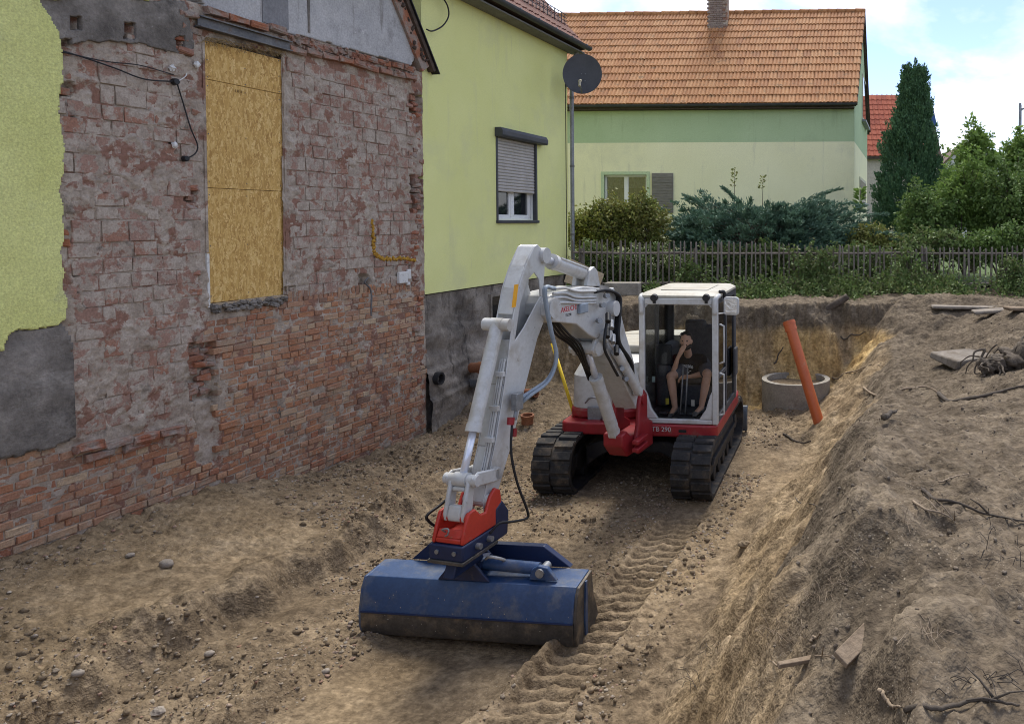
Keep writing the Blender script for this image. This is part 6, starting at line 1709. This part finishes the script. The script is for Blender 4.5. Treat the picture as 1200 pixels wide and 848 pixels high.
hose('black_hose', [bpl(552, 545, -.14), bpl(540, 568, -.18), bpl(520, 588, -.24), bpl(501, 603, -.28), bpl(503, 611, -.28), bpl(514, 620, -.24), bpl(521, 636, -.2)], .012)
hose('black_hose', [bpl(606, 330, -.14), bpl(592, 352, -.17), bpl(582, 380, -.18), bpl(576, 405, -.16), bpl(572, 425, -.13)], .018)
for k in range(5):
    dx = k * 3; w = .02 + .035 * k
    hose('hose_bundle', [bpl(692 + dx * .4, 338 + k, w), bpl(706 + dx * .5, 336 + k, w + .03), bpl(718 + dx * .7, 344 + k, w + .05), bpl(719 + dx * .6, 370, w + .06), bpl(716 + dx * .8, 400, w + .07), bpl(728 + dx, 425, w + .08), bpl(735 + dx * .6, 450, w + .06)], .019)
for k, (y0_, y1_) in enumerate(((338, 341), (344, 348), (349, 352), (355, 355))):
    hose('boom_pipe', [bpl(648, y0_, .165), bpl(662, y0_ - .5, .165), bpl(676, y1_, .165), bpl(698, y1_, .165)], .013, WHT)
for k, (px, py) in enumerate(((712, 372), (716, 380), (711, 390), (718, 397), (722, 410))):
    a = bpl(px, py, .26); MB(BM).cyl((a[0] - .05, .24, a[2] + .03), (a[0] + .03, .28, a[2] - .04), .03, seg=10).build('hose_coupling', ZINC if k % 2 else BLACK, exc, auto=40)
hose('black_hose', [bpl(712, 372, .25), bpl(708, 405, .27), bpl(716, 425, .28), bpl(724, 440, .28)], .016)
for k in range(4):
    hose('black_hose', [bpl(640 + 3 * k, 372, .02 + .03 * k), bpl(652 + 5 * k, 392, .0 + .03 * k), bpl(668 + 4 * k, 404, -.05 + .03 * k), bpl(680 + 3 * k, 420 + 3 * k, -.10 + .03 * k), bpl(690 + 3 * k, 445, -.12)], .013)
for k, (px, py) in enumerate(((709, 347), (704, 358), (700, 376), (726, 432), (731, 444))):
    a = bpl(px, py, .20); MB(BM).cyl((a[0] - .03, .19, a[2]), (a[0] + .03, .25, a[2] + .01), .028, seg=10).build('hose_coupling', ZINC, exc, auto=40)
# lettering on the cab sill and skirt
def front_text(name, body, size, m, px, py, fx):
    p = exl(px, py, fx); M = Matrix(((0, 0, 1, p.x), (1, 0, 0, p.y), (0, 1, 0, p.z), (0, 0, 0, 1)))
    return text_mesh(name, body, size, m, exc, M)
SILV = mat('silver_print', [(.45, .45, .44)], 5, .4, 0, fine=0)
front_text('skirt_lettering', 'TB 290', .085, SILV, 775, 503, .986)
MB().box(.984, .988, .62, .72, .765, .80).build('data_plate', BLACK, exc)
# ------------------------------------------------------------------ operator
SKIN = mat('skin', [(.48, .27, .175), (.54, .32, .22)], 12, .55, .05, 90, spec=.35, fine=.03)
HAIR = mat('dark_hair', [(.018, .013, .010), (.035, .026, .02)], 40, .7, .3, 120)
SHIRT = mat('black_shirt', [(.008, .009, .013), (.015, .016, .022)], 8, .95, .3, 90, spec=.1)
SHORT = mat('grey_shorts', [(.06, .062, .075), (.09, .092, .105)], 8, .95, .3, 90, spec=.1)
SHOE = mat('grey_shoe', [(.10, .09, .08), (.17, .155, .14)], 12, .8, .2, 60)
seatp = Vector((.05, .66, 1.34))
person = thing('person', 'bearded man in black shirt and shorts sitting in the excavator cab, hand at his mouth', 'person', EXM @ seatp, -R(96))
PM = Matrix.Translation(-seatp)
def remesh(o, v=.010, it=6):
    m = o.modifiers.new('remesh', 'REMESH'); m.mode = 'VOXEL'; m.voxel_size = v; m.use_smooth_shade = True
    s = o.modifiers.new('smooth', 'SMOOTH'); s.iterations = it; s.factor = .5
hd = exl(804, 399, .27); nk = exl(806.5, 415, .15)
shR = exl(793, 421, .11); shL = exl(822, 421, .11)
elR = exl(786, 447, .36); wrR = exl(794, 420, .42); haR = exl(798.5, 411.5, .41)
elL = exl(828, 437, .20); wrL = exl(809, 441, .40); haL = exl(800, 442, .45)
hipR = Vector((.02, .555, 1.41)); hipL = Vector((.02, .765, 1.41)); pel = Vector((.0, .66, 1.42)); chest = (shR + shL) / 2 - Vector((.0, 0, .13))
knR = exl(786, 441, .50); anR = exl(791, 478, .60); toR = exl(785, 487, .76)
knL = exl(829, 439, .48); anL = exl(822, 476, .58); toL = exl(814, 485, .74)
anR.z = max(anR.z, .99); anL.z = max(anL.z, .99)
b = MB(PM)
def body_core(b, g=0.0):
    b.caps(pel, pel * .5 + chest * .5, .125 + g, .125 + g); b.caps(pel * .5 + chest * .5, chest, .125 + g, .135 + g)
    b.caps(chest, (shR + shL) / 2 - Vector((0, 0, .03)), .13 + g, .085 + g); b.caps(shR, shL, .062 + g, .062 + g)
    b.caps(chest + Vector((0, -.07, 0)), shR, .08 + g, .062 + g); b.caps(chest + Vector((0, .07, 0)), shL, .08 + g, .062 + g)
body_core(b)
b.caps((shR + shL) / 2, nk, .055, .055); b.caps(nk, hd - Vector((.0, 0, .06)), .055, .053)
b.ball(hd, (.098, .077, .118), seg=20, rings=14); b.ball(hd + Vector((.03, 0, -.06)), (.062, .056, .06), seg=14, rings=10)
fwd = Vector((1, 0, -.12)).normalized()
b.caps(hd + Vector((.092, 0, .012)), hd + Vector((.116, 0, -.022)), .010, .016)          # nose
for s in (-1, 1): b.ball(hd + Vector((-.005, s * .078, -.01)), (.022, .012, .032), seg=10, rings=8)
for s in (-1, 1): b.caps(hd + Vector((.082, s * .012, .030)), hd + Vector((.074, s * .045, .030)), .012, .012)  # brow
for a, m_, e in ((shR, elR, wrR), (shL, elL, wrL)):
    b.caps(a, m_, .052, .044); b.caps(m_, m_ * .6 + e * .4, .046, .043); b.caps(m_ * .6 + e * .4, e, .043, .027)
for h_, k, a, t in ((hipR, knR, anR, toR), (hipL, knL, anL, toL)):
    b.caps(h_, k, .085, .060); b.caps(k, k * .65 + a * .35, .056, .058); b.caps(k * .65 + a * .35, a, .058, .036); b.caps(a - Vector((0, 0, .01)), t, .036, .028)
# hands: palm and five fingers
def hand(b, wr, pc, dirs, curl, thumb):
    b.caps(wr, pc, .026, .032)
    f = (pc - wr).normalized()
    for i, off in enumerate((-.030, -.010, .011, .030)):
        p0 = pc + dirs * off; ln_ = (.036, .043, .040, .031)[i]
        p1 = p0 + (f * .9 + curl * .3).normalized() * ln_; p2 = p1 + (f * .35 + curl * .9).normalized() * ln_ * .8; p3 = p2 + (curl - f * .35).normalized() * ln_ * .55
        b.caps(p0, p1, .0105, .0098); b.caps(p1, p2, .0098, .0092); b.caps(p2, p3, .0092, .0085)
    t0 = wr + (pc - wr) * .35; t1 = t0 + (thumb + f * .5).normalized() * .04; b.caps(t0, t1, .013, .011); b.caps(t1, t1 + (f + curl * .5).normalized() * .03, .011, .009)
hand(b, wrR, haR, Vector((0, 1, 0)), (hd + Vector((.1, 0, -.05)) - haR).normalized(), Vector((0, 1, .2)))
hand(b, wrL, haL, Vector((.8, 0, .4)), Vector((.1, -.3, -1)), Vector((.6, .3, .5)))
bo = b.build('body', SKIN, person, smooth=True); remesh(bo, .0085, 4)
sh = MB(PM); body_core(sh, .016); sh.caps(shR, shR * .5 + elR * .5, .066, .066); sh.caps(shL, shL * .48 + elL * .52, .066, .066)
so = sh.build('shirt', SHIRT, person, smooth=True); remesh(so, .011, 5)
st = MB(PM)
for h_, k in ((hipR, knR), (hipL, knL)): st.caps(h_, h_ * .28 + k * .72, .105, .086)
st.caps(hipR + Vector((-.05, .04, .0)), hipL + Vector((-.05, -.04, 0)), .135, .135)
sto = st.build('shorts', SHORT, person, smooth=True); remesh(sto, .011, 5)
ha = MB(PM); ha.ball(hd + Vector((-.016, 0, .024)), (.099, .083, .108), seg=20, rings=12)
# keep only the cap of the hair by cutting below the brow line in front
hv = [(max(v[0], -1), v[1], v[2]) for v in ha.v]; cen = hd - seatp
ha.v = [(v[0] - (.05 if v[0] > cen.x + .03 and v[2] < cen.z + .055 else 0), v[1] * 1.0 if True else 0, v[2] if v[2] > cen.z - .075 else cen.z - .075) for v in hv]
ha.build('hair', HAIR, person, smooth=True)
be = MB(PM)
for k in range(13):
    a = -1.35 + 2.7 * k / 12; be.ball(hd + Vector((.028 + .055 * math.cos(a), .066 * math.sin(a), -.060 - .03 * math.cos(a))), (.022, .022, .030), seg=8, rings=6)
be.caps(hd + Vector((.094, -.022, -.045)), hd + Vector((.094, .022, -.045)), .009, .009)
beo = be.build('beard', HAIR, person, smooth=True)
ey_ = MB(PM)
for s in (-1, 1): ey_.ball(hd + Vector((.083, s * .030, .008)), .012, seg=8, rings=6)
ey_.build('eyes', mat('eye', [(.05, .04, .035)], 5, .2, 0, fine=0), person, smooth=True)
gl = MB(PM)
for s in (-1, 1): gl.ball(hd + Vector((.058, s * .034, .104)), (.018, .030, .018), seg=10, rings=6)
gl.tube([hd + Vector((.03, -.085, .06)), hd + Vector((.066, -.06, .10)), hd + Vector((.07, 0, .108)), hd + Vector((.066, .06, .10)), hd + Vector((.03, .085, .06))], .006, 6)
gl.build('sunglasses', BLACK, person, smooth=True)
for t, a, lab in ((toR, anR, 1), (toL, anL, 2)):
    s_ = MB(PM); s_.caps(a - Vector((.05, 0, .035)), t + Vector((.0, 0, -.005)), .042, .036); o = s_.build('shoe', SHOE, person, smooth=True); remesh(o, .009, 3)
# white print across the chest: loose curved strokes
pr = MB(PM); c0 = chest + Vector((.158, 0, .05))
def stroke(pts): pr.tube([c0 + Vector((-.25 * (y * y) * 8, y, z)) for y, z in pts], .0042, 5)
for k in range(7):
    y = -.075 + .025 * k; zc = .02 - 3.2 * y * y
    stroke([(y - .009, zc - .018), (y - .006, zc + .016), (y + .004, zc + .018), (y + .008, zc - .006), (y - .002, zc - .018)])
stroke([(-.06, -.045), (-.02, -.06), (.02, -.06), (.06, -.045)]); stroke([(-.035, -.075), (.0, -.085), (.035, -.075)])
pr.build('shirt_print', WHITEP, so)

# ------------------------------------------------------------------ things in and around the pit
PIPE_O = mat('orange_pipe', [(.44, .10, .03), (.50, .125, .04)], 5, .42, .04, 40, spec=.4, fine=.04, dirt=[((.38, .20, .10), 6, .60, .80)])
CLAY = mat('clay_pipe', [(.20, .075, .035), (.30, .125, .06)], 8, .7, .2, 50, dirt=[((.20, .15, .10), 6, .55, .75)])
CONC2 = mat('pale_concrete', [(.21, .19, .16), (.31, .285, .245)], 4, .95, .5, 50, spec=.12, dirt=[((.14, .115, .085), 3, .55, .75), ((.40, .37, .32), 12, .64, .74)])
GREYW = mat('grey_plank', [(.16, .135, .11), (.27, .235, .19)], 6, .92, .5, 60, stretch=(1, 1, 1), dirt=[((.11, .09, .07), 5, .55, .75)])
WOODB = mat('old_wood', [(.16, .115, .075), (.26, .20, .14)], 7, .92, .5, 60)
rp = at_z(934, 484, .12)
ring = thing('concrete_ring', 'grey concrete shaft ring standing at the far end of the pit', 'concrete ring', (rp.x, rp.y + .55, gz(rp.x, rp.y + .4) - .06))
zr = at_z(934, 484, .12)
topz_ = at_y(936, 443, rp.y + .55).z - ring.location.z
MB().pipe((0, 0, -.3), (0, 0, topz_), .61, .52, 40).build('shaft_wall', CONC2, ring, auto=40)
MB().cyl((0, 0, topz_ - .16), (0, 0, topz_ - .10), .515, seg=32).build('sand_fill', SOIL, ring)
pa = at_y(924, 376, 12.35); pb = at_y(956, 483, 12.0)
pipe = thing('drain_pipe', 'bright orange plastic drain pipe leaning against the concrete ring', 'pipe', pb)
d_ = (pa - pb).normalized(); top = pa - pb
MB().pipe(-d_ * .25, top - d_ * .16, .088, .080, 28).build('pipe_barrel', PIPE_O, pipe, auto=40)
MB().pipe(top - d_ * .165, top, .102, .090, 28).build('pipe_socket', PIPE_O, pipe, auto=40)
MB().pipe(top - d_ * .055, top - d_ * .03, .109, .09, 28).build('socket_bead', PIPE_O, pipe, auto=40)
# pipe stubs in the plinth
def stub(name, lab, px, py, m, r, out=.32, dirx=(0, 0)):
    t, z = wall_tz(px, py, .0); c = wall_pt(t, z, 0)
    o = thing(name, lab, 'pipe', c); ax = (WN + WE * dirx[0] + Vector((0, 0, dirx[1]))).normalized()
    MB().pipe(-ax * .1, ax * out, r, r * .82, 24).build('pipe_barrel', m, o, auto=40)
    MB().pipe(ax * (out - .10), ax * (out + .002), r * 1.18, r * .95, 24).build('pipe_socket', m, o, auto=40)
stub('pipe_stub', 'brown clay pipe end sticking out of the grey plinth', 549, 431, CLAY, .085, .34, (-.2, .1))
stub('pipe_stub', 'dark grey pipe end under the brown clay pipe', 548, 449, STEEL, .075, .30, (-.1, 0))
stub('pipe_stub', 'short dark pipe end in the plinth beside the torn brickwork', 509, 443, DRK, .085, .12, (0, 0))
for nm, lab, px, py, r, l, tilt in (('pipe_piece', 'short orange brown pipe piece lying behind the excavator arm', 620, 464, .07, .30, .1), ('pipe_fitting', 'small orange brown pipe fitting standing on the sand near the arm', 618, 495, .095, .13, 1.5)):
    p = on_ground(px, py); o = thing(nm, lab, 'pipe', p)
    ax = Vector((1, -.35, .05)).normalized() if tilt < 1 else Vector((.05, -.1, 1)).normalized()
    c = Vector((0, 0, r * .8)) if tilt < 1 else Vector((0, 0, 0))
    MB().pipe(c - ax * l / 2 * (1 if tilt < 1 else .2), c + ax * l / 2 * (1 if tilt < 1 else 2), r, r * .84, 20).build('pipe_barrel', CLAY, o, auto=40)
    MB().pipe(c + ax * (l * .32 if tilt < 1 else l * .7), c + ax * (l * .51 if tilt < 1 else l * 1.02), r * 1.14, r * .9, 20).build('pipe_socket', CLAY, o, auto=40)
yp0 = at_y(647, 402, 10.9); yp1 = at_y(676, 496, 10.7)
yo = MB().tube([yp1 - yp1, yp0 - yp1], .024, 10).build('yellow_pole', mat('yellow_paint', [(.72, .50, .03), (.78, .56, .05)], 6, .5, .05, 50, fine=.05), None, smooth=True); yo.location = yp1
tag(yo, 'slim yellow pole leaning beside the excavator', 'pole')
# scrap of OSB leaning at the house corner, small tan board by the wall
q4 = [at_y(669, 303, 15.9), at_y(708, 321, 15.9), at_y(700, 344, 15.7), at_y(661, 330, 15.7)]
c = sum(q4, Vector()) / 4; q4 = [p - c for p in q4]; nrm = (q4[1] - q4[0]).cross(q4[3] - q4[0]).normalized() * .02
o = MB().add(q4 + [p + nrm for p in q4], [(0, 1, 2, 3), (7, 6, 5, 4), (0, 4, 5, 1), (1, 5, 6, 2), (2, 6, 7, 3), (3, 7, 4, 0)]).build('board_offcut', WOODL, None); o.location = c
tag(o, 'tan board offcut leaning at the foot of the yellow house corner', 'board')
p = on_ground(549, 511); o = MB().box(-.22, .22, -.02, .01, -.04, .17, Matrix.Rotation(R(-20), 4, 'X')).build('small_board', mat('tan_board', [(.34, .25, .15)], 5, .85, .2, 50), None); o.location = p; o.rotation_euler = (0, 0, .1)
tag(o, 'small tan board propped on the sand below the plinth', 'board')
p = on_ground(888, 350); cb_ = at_y(725, 352, 15.0)
o = MB().box(-.35, .35, -.15, .15, -.1, .16).build('concrete_block', CONC2, None, bevel=.02); o.location = (at_y(730, 330, 15.2).x, 15.2, at_y(725, 340, 15.2).z); tag(o, 'small concrete block behind the boom hoses', 'block')

def slab(name, lab, cat, px, py, size, rot, m, bev=.02, jit=.02):
    p = on_ground(px, py); mb = MB(); mb.box(-size[0] / 2, size[0] / 2, -size[1] / 2, size[1] / 2, -size[2] / 2, size[2] / 2)
    mb.v = [(x + random.uniform(-jit, jit), y + random.uniform(-jit, jit), z + random.uniform(-jit, jit) * .4) for x, y, z in mb.v]
    o = mb.build(name, m, None, bevel=bev); o.location = p + Vector((0, 0, size[2] * .45)); o.rotation_euler = rot; tag(o, lab, cat); return o
slab('concrete_slab', 'flat broken concrete slab lying on the bank left of the root stump', 'slab', 1128, 424, (.62, .7, .12), (.05, -.04, .3), mat('dusty_slab', [(.15, .13, .105), (.23, .2, .165)], 5, .95, .6, 40, dirt=[((.12, .095, .07), 4, .5, .7)]), jit=.05)
slab('plank', 'long weathered plank lying on the earth below the fence', 'plank', 1140, 362, (1.5, .22, .05), (.03, .02, -.04), GREYW)
slab('plank', 'short weathered plank under the long one below the fence', 'plank', 1165, 366, (.8, .2, .06), (.05, -.05, .12), GREYW)
slab('plank', 'pinkish plank end at the right edge below the fence', 'plank', 1196, 364, (.5, .25, .06), (.02, .05, .2), WOODB)
slab('wood_offcut', 'angular wood offcut stuck in the mound in the right foreground', 'wood', 1003, 760, (.20, .07, .022), (.5, -.25, .75), WOODB, .003, .004)
slab('broken_board', 'small brown board lying flat at the bank edge in the foreground', 'wood', 945, 775, (.26, .03, .018), (.05, .02, .35), WOODB, .003, .004)
p = on_ground(980, 362); o = MB().tube(spline([(-.25, 0, -.05), (0, 0, .08), (.22, .02, .22)], 10), lambda t: .075 - .01 * t, 10).build('log_stub', BARK, None, smooth=True); o.location = p; tag(o, 'dark stub of a log poking out of the far bank', 'log')
# root stump on the right edge
p = on_ground(1178, 436)
stp = thing('root_stump', 'torn grey root stump with tangled roots on the bank at right', 'stump', p)
RB = mat('root_bark', [(.06, .047, .035), (.15, .122, .092)], 10, .95, .8, 40, bdist=.02)
for k, (c_, r_) in enumerate((((.22, .2, .10), (.30, .24, .17)), ((-.12, .12, .06), (.20, .18, .13)), ((.45, .3, .16), (.22, .2, .2)))):
    mb = MB().ball(c_, r_, seg=40, rings=26)
    v_ = np.array(mb.v); c_ = np.array(c_); f_ = 1 + .45 * fbm(v_[:, 0] * 9 + v_[:, 2] * 5, v_[:, 1] * 9 - v_[:, 2] * 7, 4, 5 + k) - .25 * np.abs(fbm(v_[:, 0] * 22, v_[:, 2] * 22 + v_[:, 1] * 9, 3, 8))
    mb.v = [tuple(x) for x in c_ + (v_ - c_) * f_[:, None]]
    mb.build('stump_body', RB, stp, smooth=True)
for k in range(34):
    a = random.uniform(0, 6.28); r0 = Vector((.15 + .36 * math.cos(a), .15 + .24 * math.sin(a), random.uniform(.02, .30)))
    pts = [r0]; dd = Vector((math.cos(a), math.sin(a) - .5, random.uniform(-.5, .5)))
    for _ in range(6): dd = (dd + Vector((random.uniform(-.7, .7), random.uniform(-.7, .7), random.uniform(-.7, .35)))).normalized(); q = pts[-1] + dd * random.uniform(.05, .11); q.z = max(q.z, -.04); pts.append(q)
    r_ = random.uniform(.008, .026)
    MB().tube(spline(pts, 18), lambda t: r_ * (1 - .7 * t), 6).build('root', RB, stp, smooth=True)
# roots, sticks and a hose strip lying on the bank
def stick(name, lab, pts, r, m, cat='root', lift=.010, wob=.004, branch=0):
    P = []
    for px, py in pts: P.append(on_ground(px, py))
    P = spline(P, 26)
    P = [Vector((q.x + random.uniform(-wob, wob), q.y + random.uniform(-wob, wob), 0)) for q in P]
    zs_ = np.array([gz(q.x, q.y) for q in P]); zs_ = np.convolve(np.pad(zs_, 3, mode='edge'), np.ones(7) / 7, 'valid')
    for q, z_ in zip(P, zs_): q.z = float(z_) + lift + r * .4
    c = P[0].copy(); mb = MB().tube([q - c for q in P], lambda t: r * (1 - .6 * t), 6)
    for _ in range(branch):
        k = random.randrange(4, len(P) - 3); q = P[k] - c; d = Vector((random.uniform(-1, 1), random.uniform(-1, 1), random.uniform(.1, .8))).normalized()
        mb.tube([q, q + d * .07 + Vector((0, 0, .01)), q + d * .13], lambda t: r * .55 * (1 - .6 * t), 5)
    o = mb.build(name, m, None, smooth=True); o.location = c; tag(o, lab, cat); return o
ROOT = mat('pale_root', [(.17, .125, .085), (.30, .235, .165)], 14, .9, .4, 60); DROOT = mat('dark_root', [(.045, .036, .028), (.10, .08, .06)], 14, .9, .4, 60)
stick('root', 'pale root lying across the bank above the slope edge', [(1012, 456), (1040, 458), (1066, 456), (1085, 455), (1100, 462)], .018, ROOT)
stick('hose_strip', 'black strip lying on the bank right of the pale root', [(1100, 463), (1118, 469), (1150, 465), (1180, 459), (1205, 453)], .028, DROOT, 'strip')
stick('root', 'thin pale root at the crest right of the concrete ring', [(975, 440), (990, 436), (1010, 434), (1035, 430)], .016, ROOT)
stick('root', 'dark root across the sand right of the orange pipe foot', [(918, 510), (935, 518), (950, 518)], .022, DROOT)
stick('root', 'long dark root in the middle of the right bank', [(1082, 578), (1098, 587), (1130, 596), (1165, 606), (1205, 616)], .012, DROOT, branch=2)
stick('root', 'thin pale root left of the long dark root', [(1100, 567), (1115, 562), (1136, 556)], .007, ROOT)
stick('root', 'upright dark twig stump on the bank edge', [(1036, 498), (1042, 494), (1050, 490)], .03, DROOT, lift=.05)
stick('root', 'long brown root in the bottom right foreground', [(1060, 846), (1090, 838), (1130, 832), (1165, 828), (1195, 832)], .010, DROOT, branch=3)
stick('root', 'pale straw coloured root across the mound in the foreground', [(905, 778), (930, 775), (960, 772), (985, 770)], .005, ROOT, branch=2)
stick('root', 'thin root running down the sandy slope face', [(932, 590), (950, 595), (975, 600), (1000, 602), (1015, 612)], .006, DROOT)
stick('root', 'curved pale root below the bank crest', [(1070, 590), (1085, 598), (1100, 606), (1115, 612), (1120, 620)], .008, ROOT, branch=3)
stick('root', 'short pale root on the mound by the wood offcut', [(950, 760), (955, 750), (962, 745)], .008, ROOT)
stick('root', 'tan root poking out of the earth at the bottom right', [(1030, 815), (1038, 825), (1048, 834), (1055, 842)], .009, ROOT)
stick('root', 'thin brown twig on the far bank above the concrete ring', [(985, 398), (1000, 394), (1015, 392)], .016, DROOT, lift=.05)
stick('root', 'dark root hanging on the far cut left of the concrete ring', [(907, 430), (912, 418), (918, 412)], .018, DROOT, lift=.03)
# tufts of dry roots and straw: uncountable
def tuft(pts, name, lab, n, ln, m, r=.0022):
    mb = MB()
    for px, py, sx in pts:
        for _ in range(n):
            q = on_ground(px + random.gauss(0, sx), py + random.gauss(0, sx * .6)); d = Vector((random.gauss(0, 1), random.gauss(0, 1), abs(random.gauss(0, .6)))).normalized()
            l_ = ln * random.uniform(.4, 1.4); mid = q + d * l_ * .5 + Vector((0, 0, .015))
            mb.tube([q, mid, q + d * l_ + Vector((random.uniform(-.02, .02), random.uniform(-.02, .02), -.02))], r, 4)
    o = mb.build(name, m, None); tag(o, lab, 'roots', kind='stuff')
tuft([(985, 690, 9), (960, 700, 8), (925, 755, 8), (1100, 595, 11), (1065, 610, 8), (1010, 660, 14), (1085, 740, 8), (905, 740, 8), (1040, 500, 8)], 'fine_roots', 'fine dry roots and straw tufts on the bank', 16, .09, ROOT, .0014)
tuft([(1100, 420, 12), (1120, 430, 10), (830, 760, 10), (812, 800, 10), (980, 440, 8), (1150, 800, 20), (1170, 640, 20)], 'dark_fine_roots', 'fine dark roots hanging out of the bank', 14, .10, DROOT, .0018)
# larger stones one can pick out on the pit floor
for k, (px, py, r, lab) in enumerate(((195, 663, .05, 'round pale stone on the soil below the brick wall'), (91, 793, .035, 'pale stone in the bottom left corner of the pit'), (245, 768, .030, 'pale stone left of the clod edge in the foreground'), (382, 788, .026, 'white stone left of the bucket in the foreground'), (185, 838, .040, 'dark grey stone at the bottom left edge of the picture'), (153, 652, .03, 'small brown stone near the wall foot at left'), (872, 640, .05, 'tan sand lump at the foot of the bank slope'))):
    p = on_ground(px, py); mb = MB().ball((0, 0, r * .35), (r * 1.2, r, r * .7), seg=9, rings=6, jit=.16); o = mb.build('stone', PEB if k != 6 else CLOD, None, smooth=k < 4); o.location = p
    tag(o, lab, 'stone', 'larger stones in the pit')
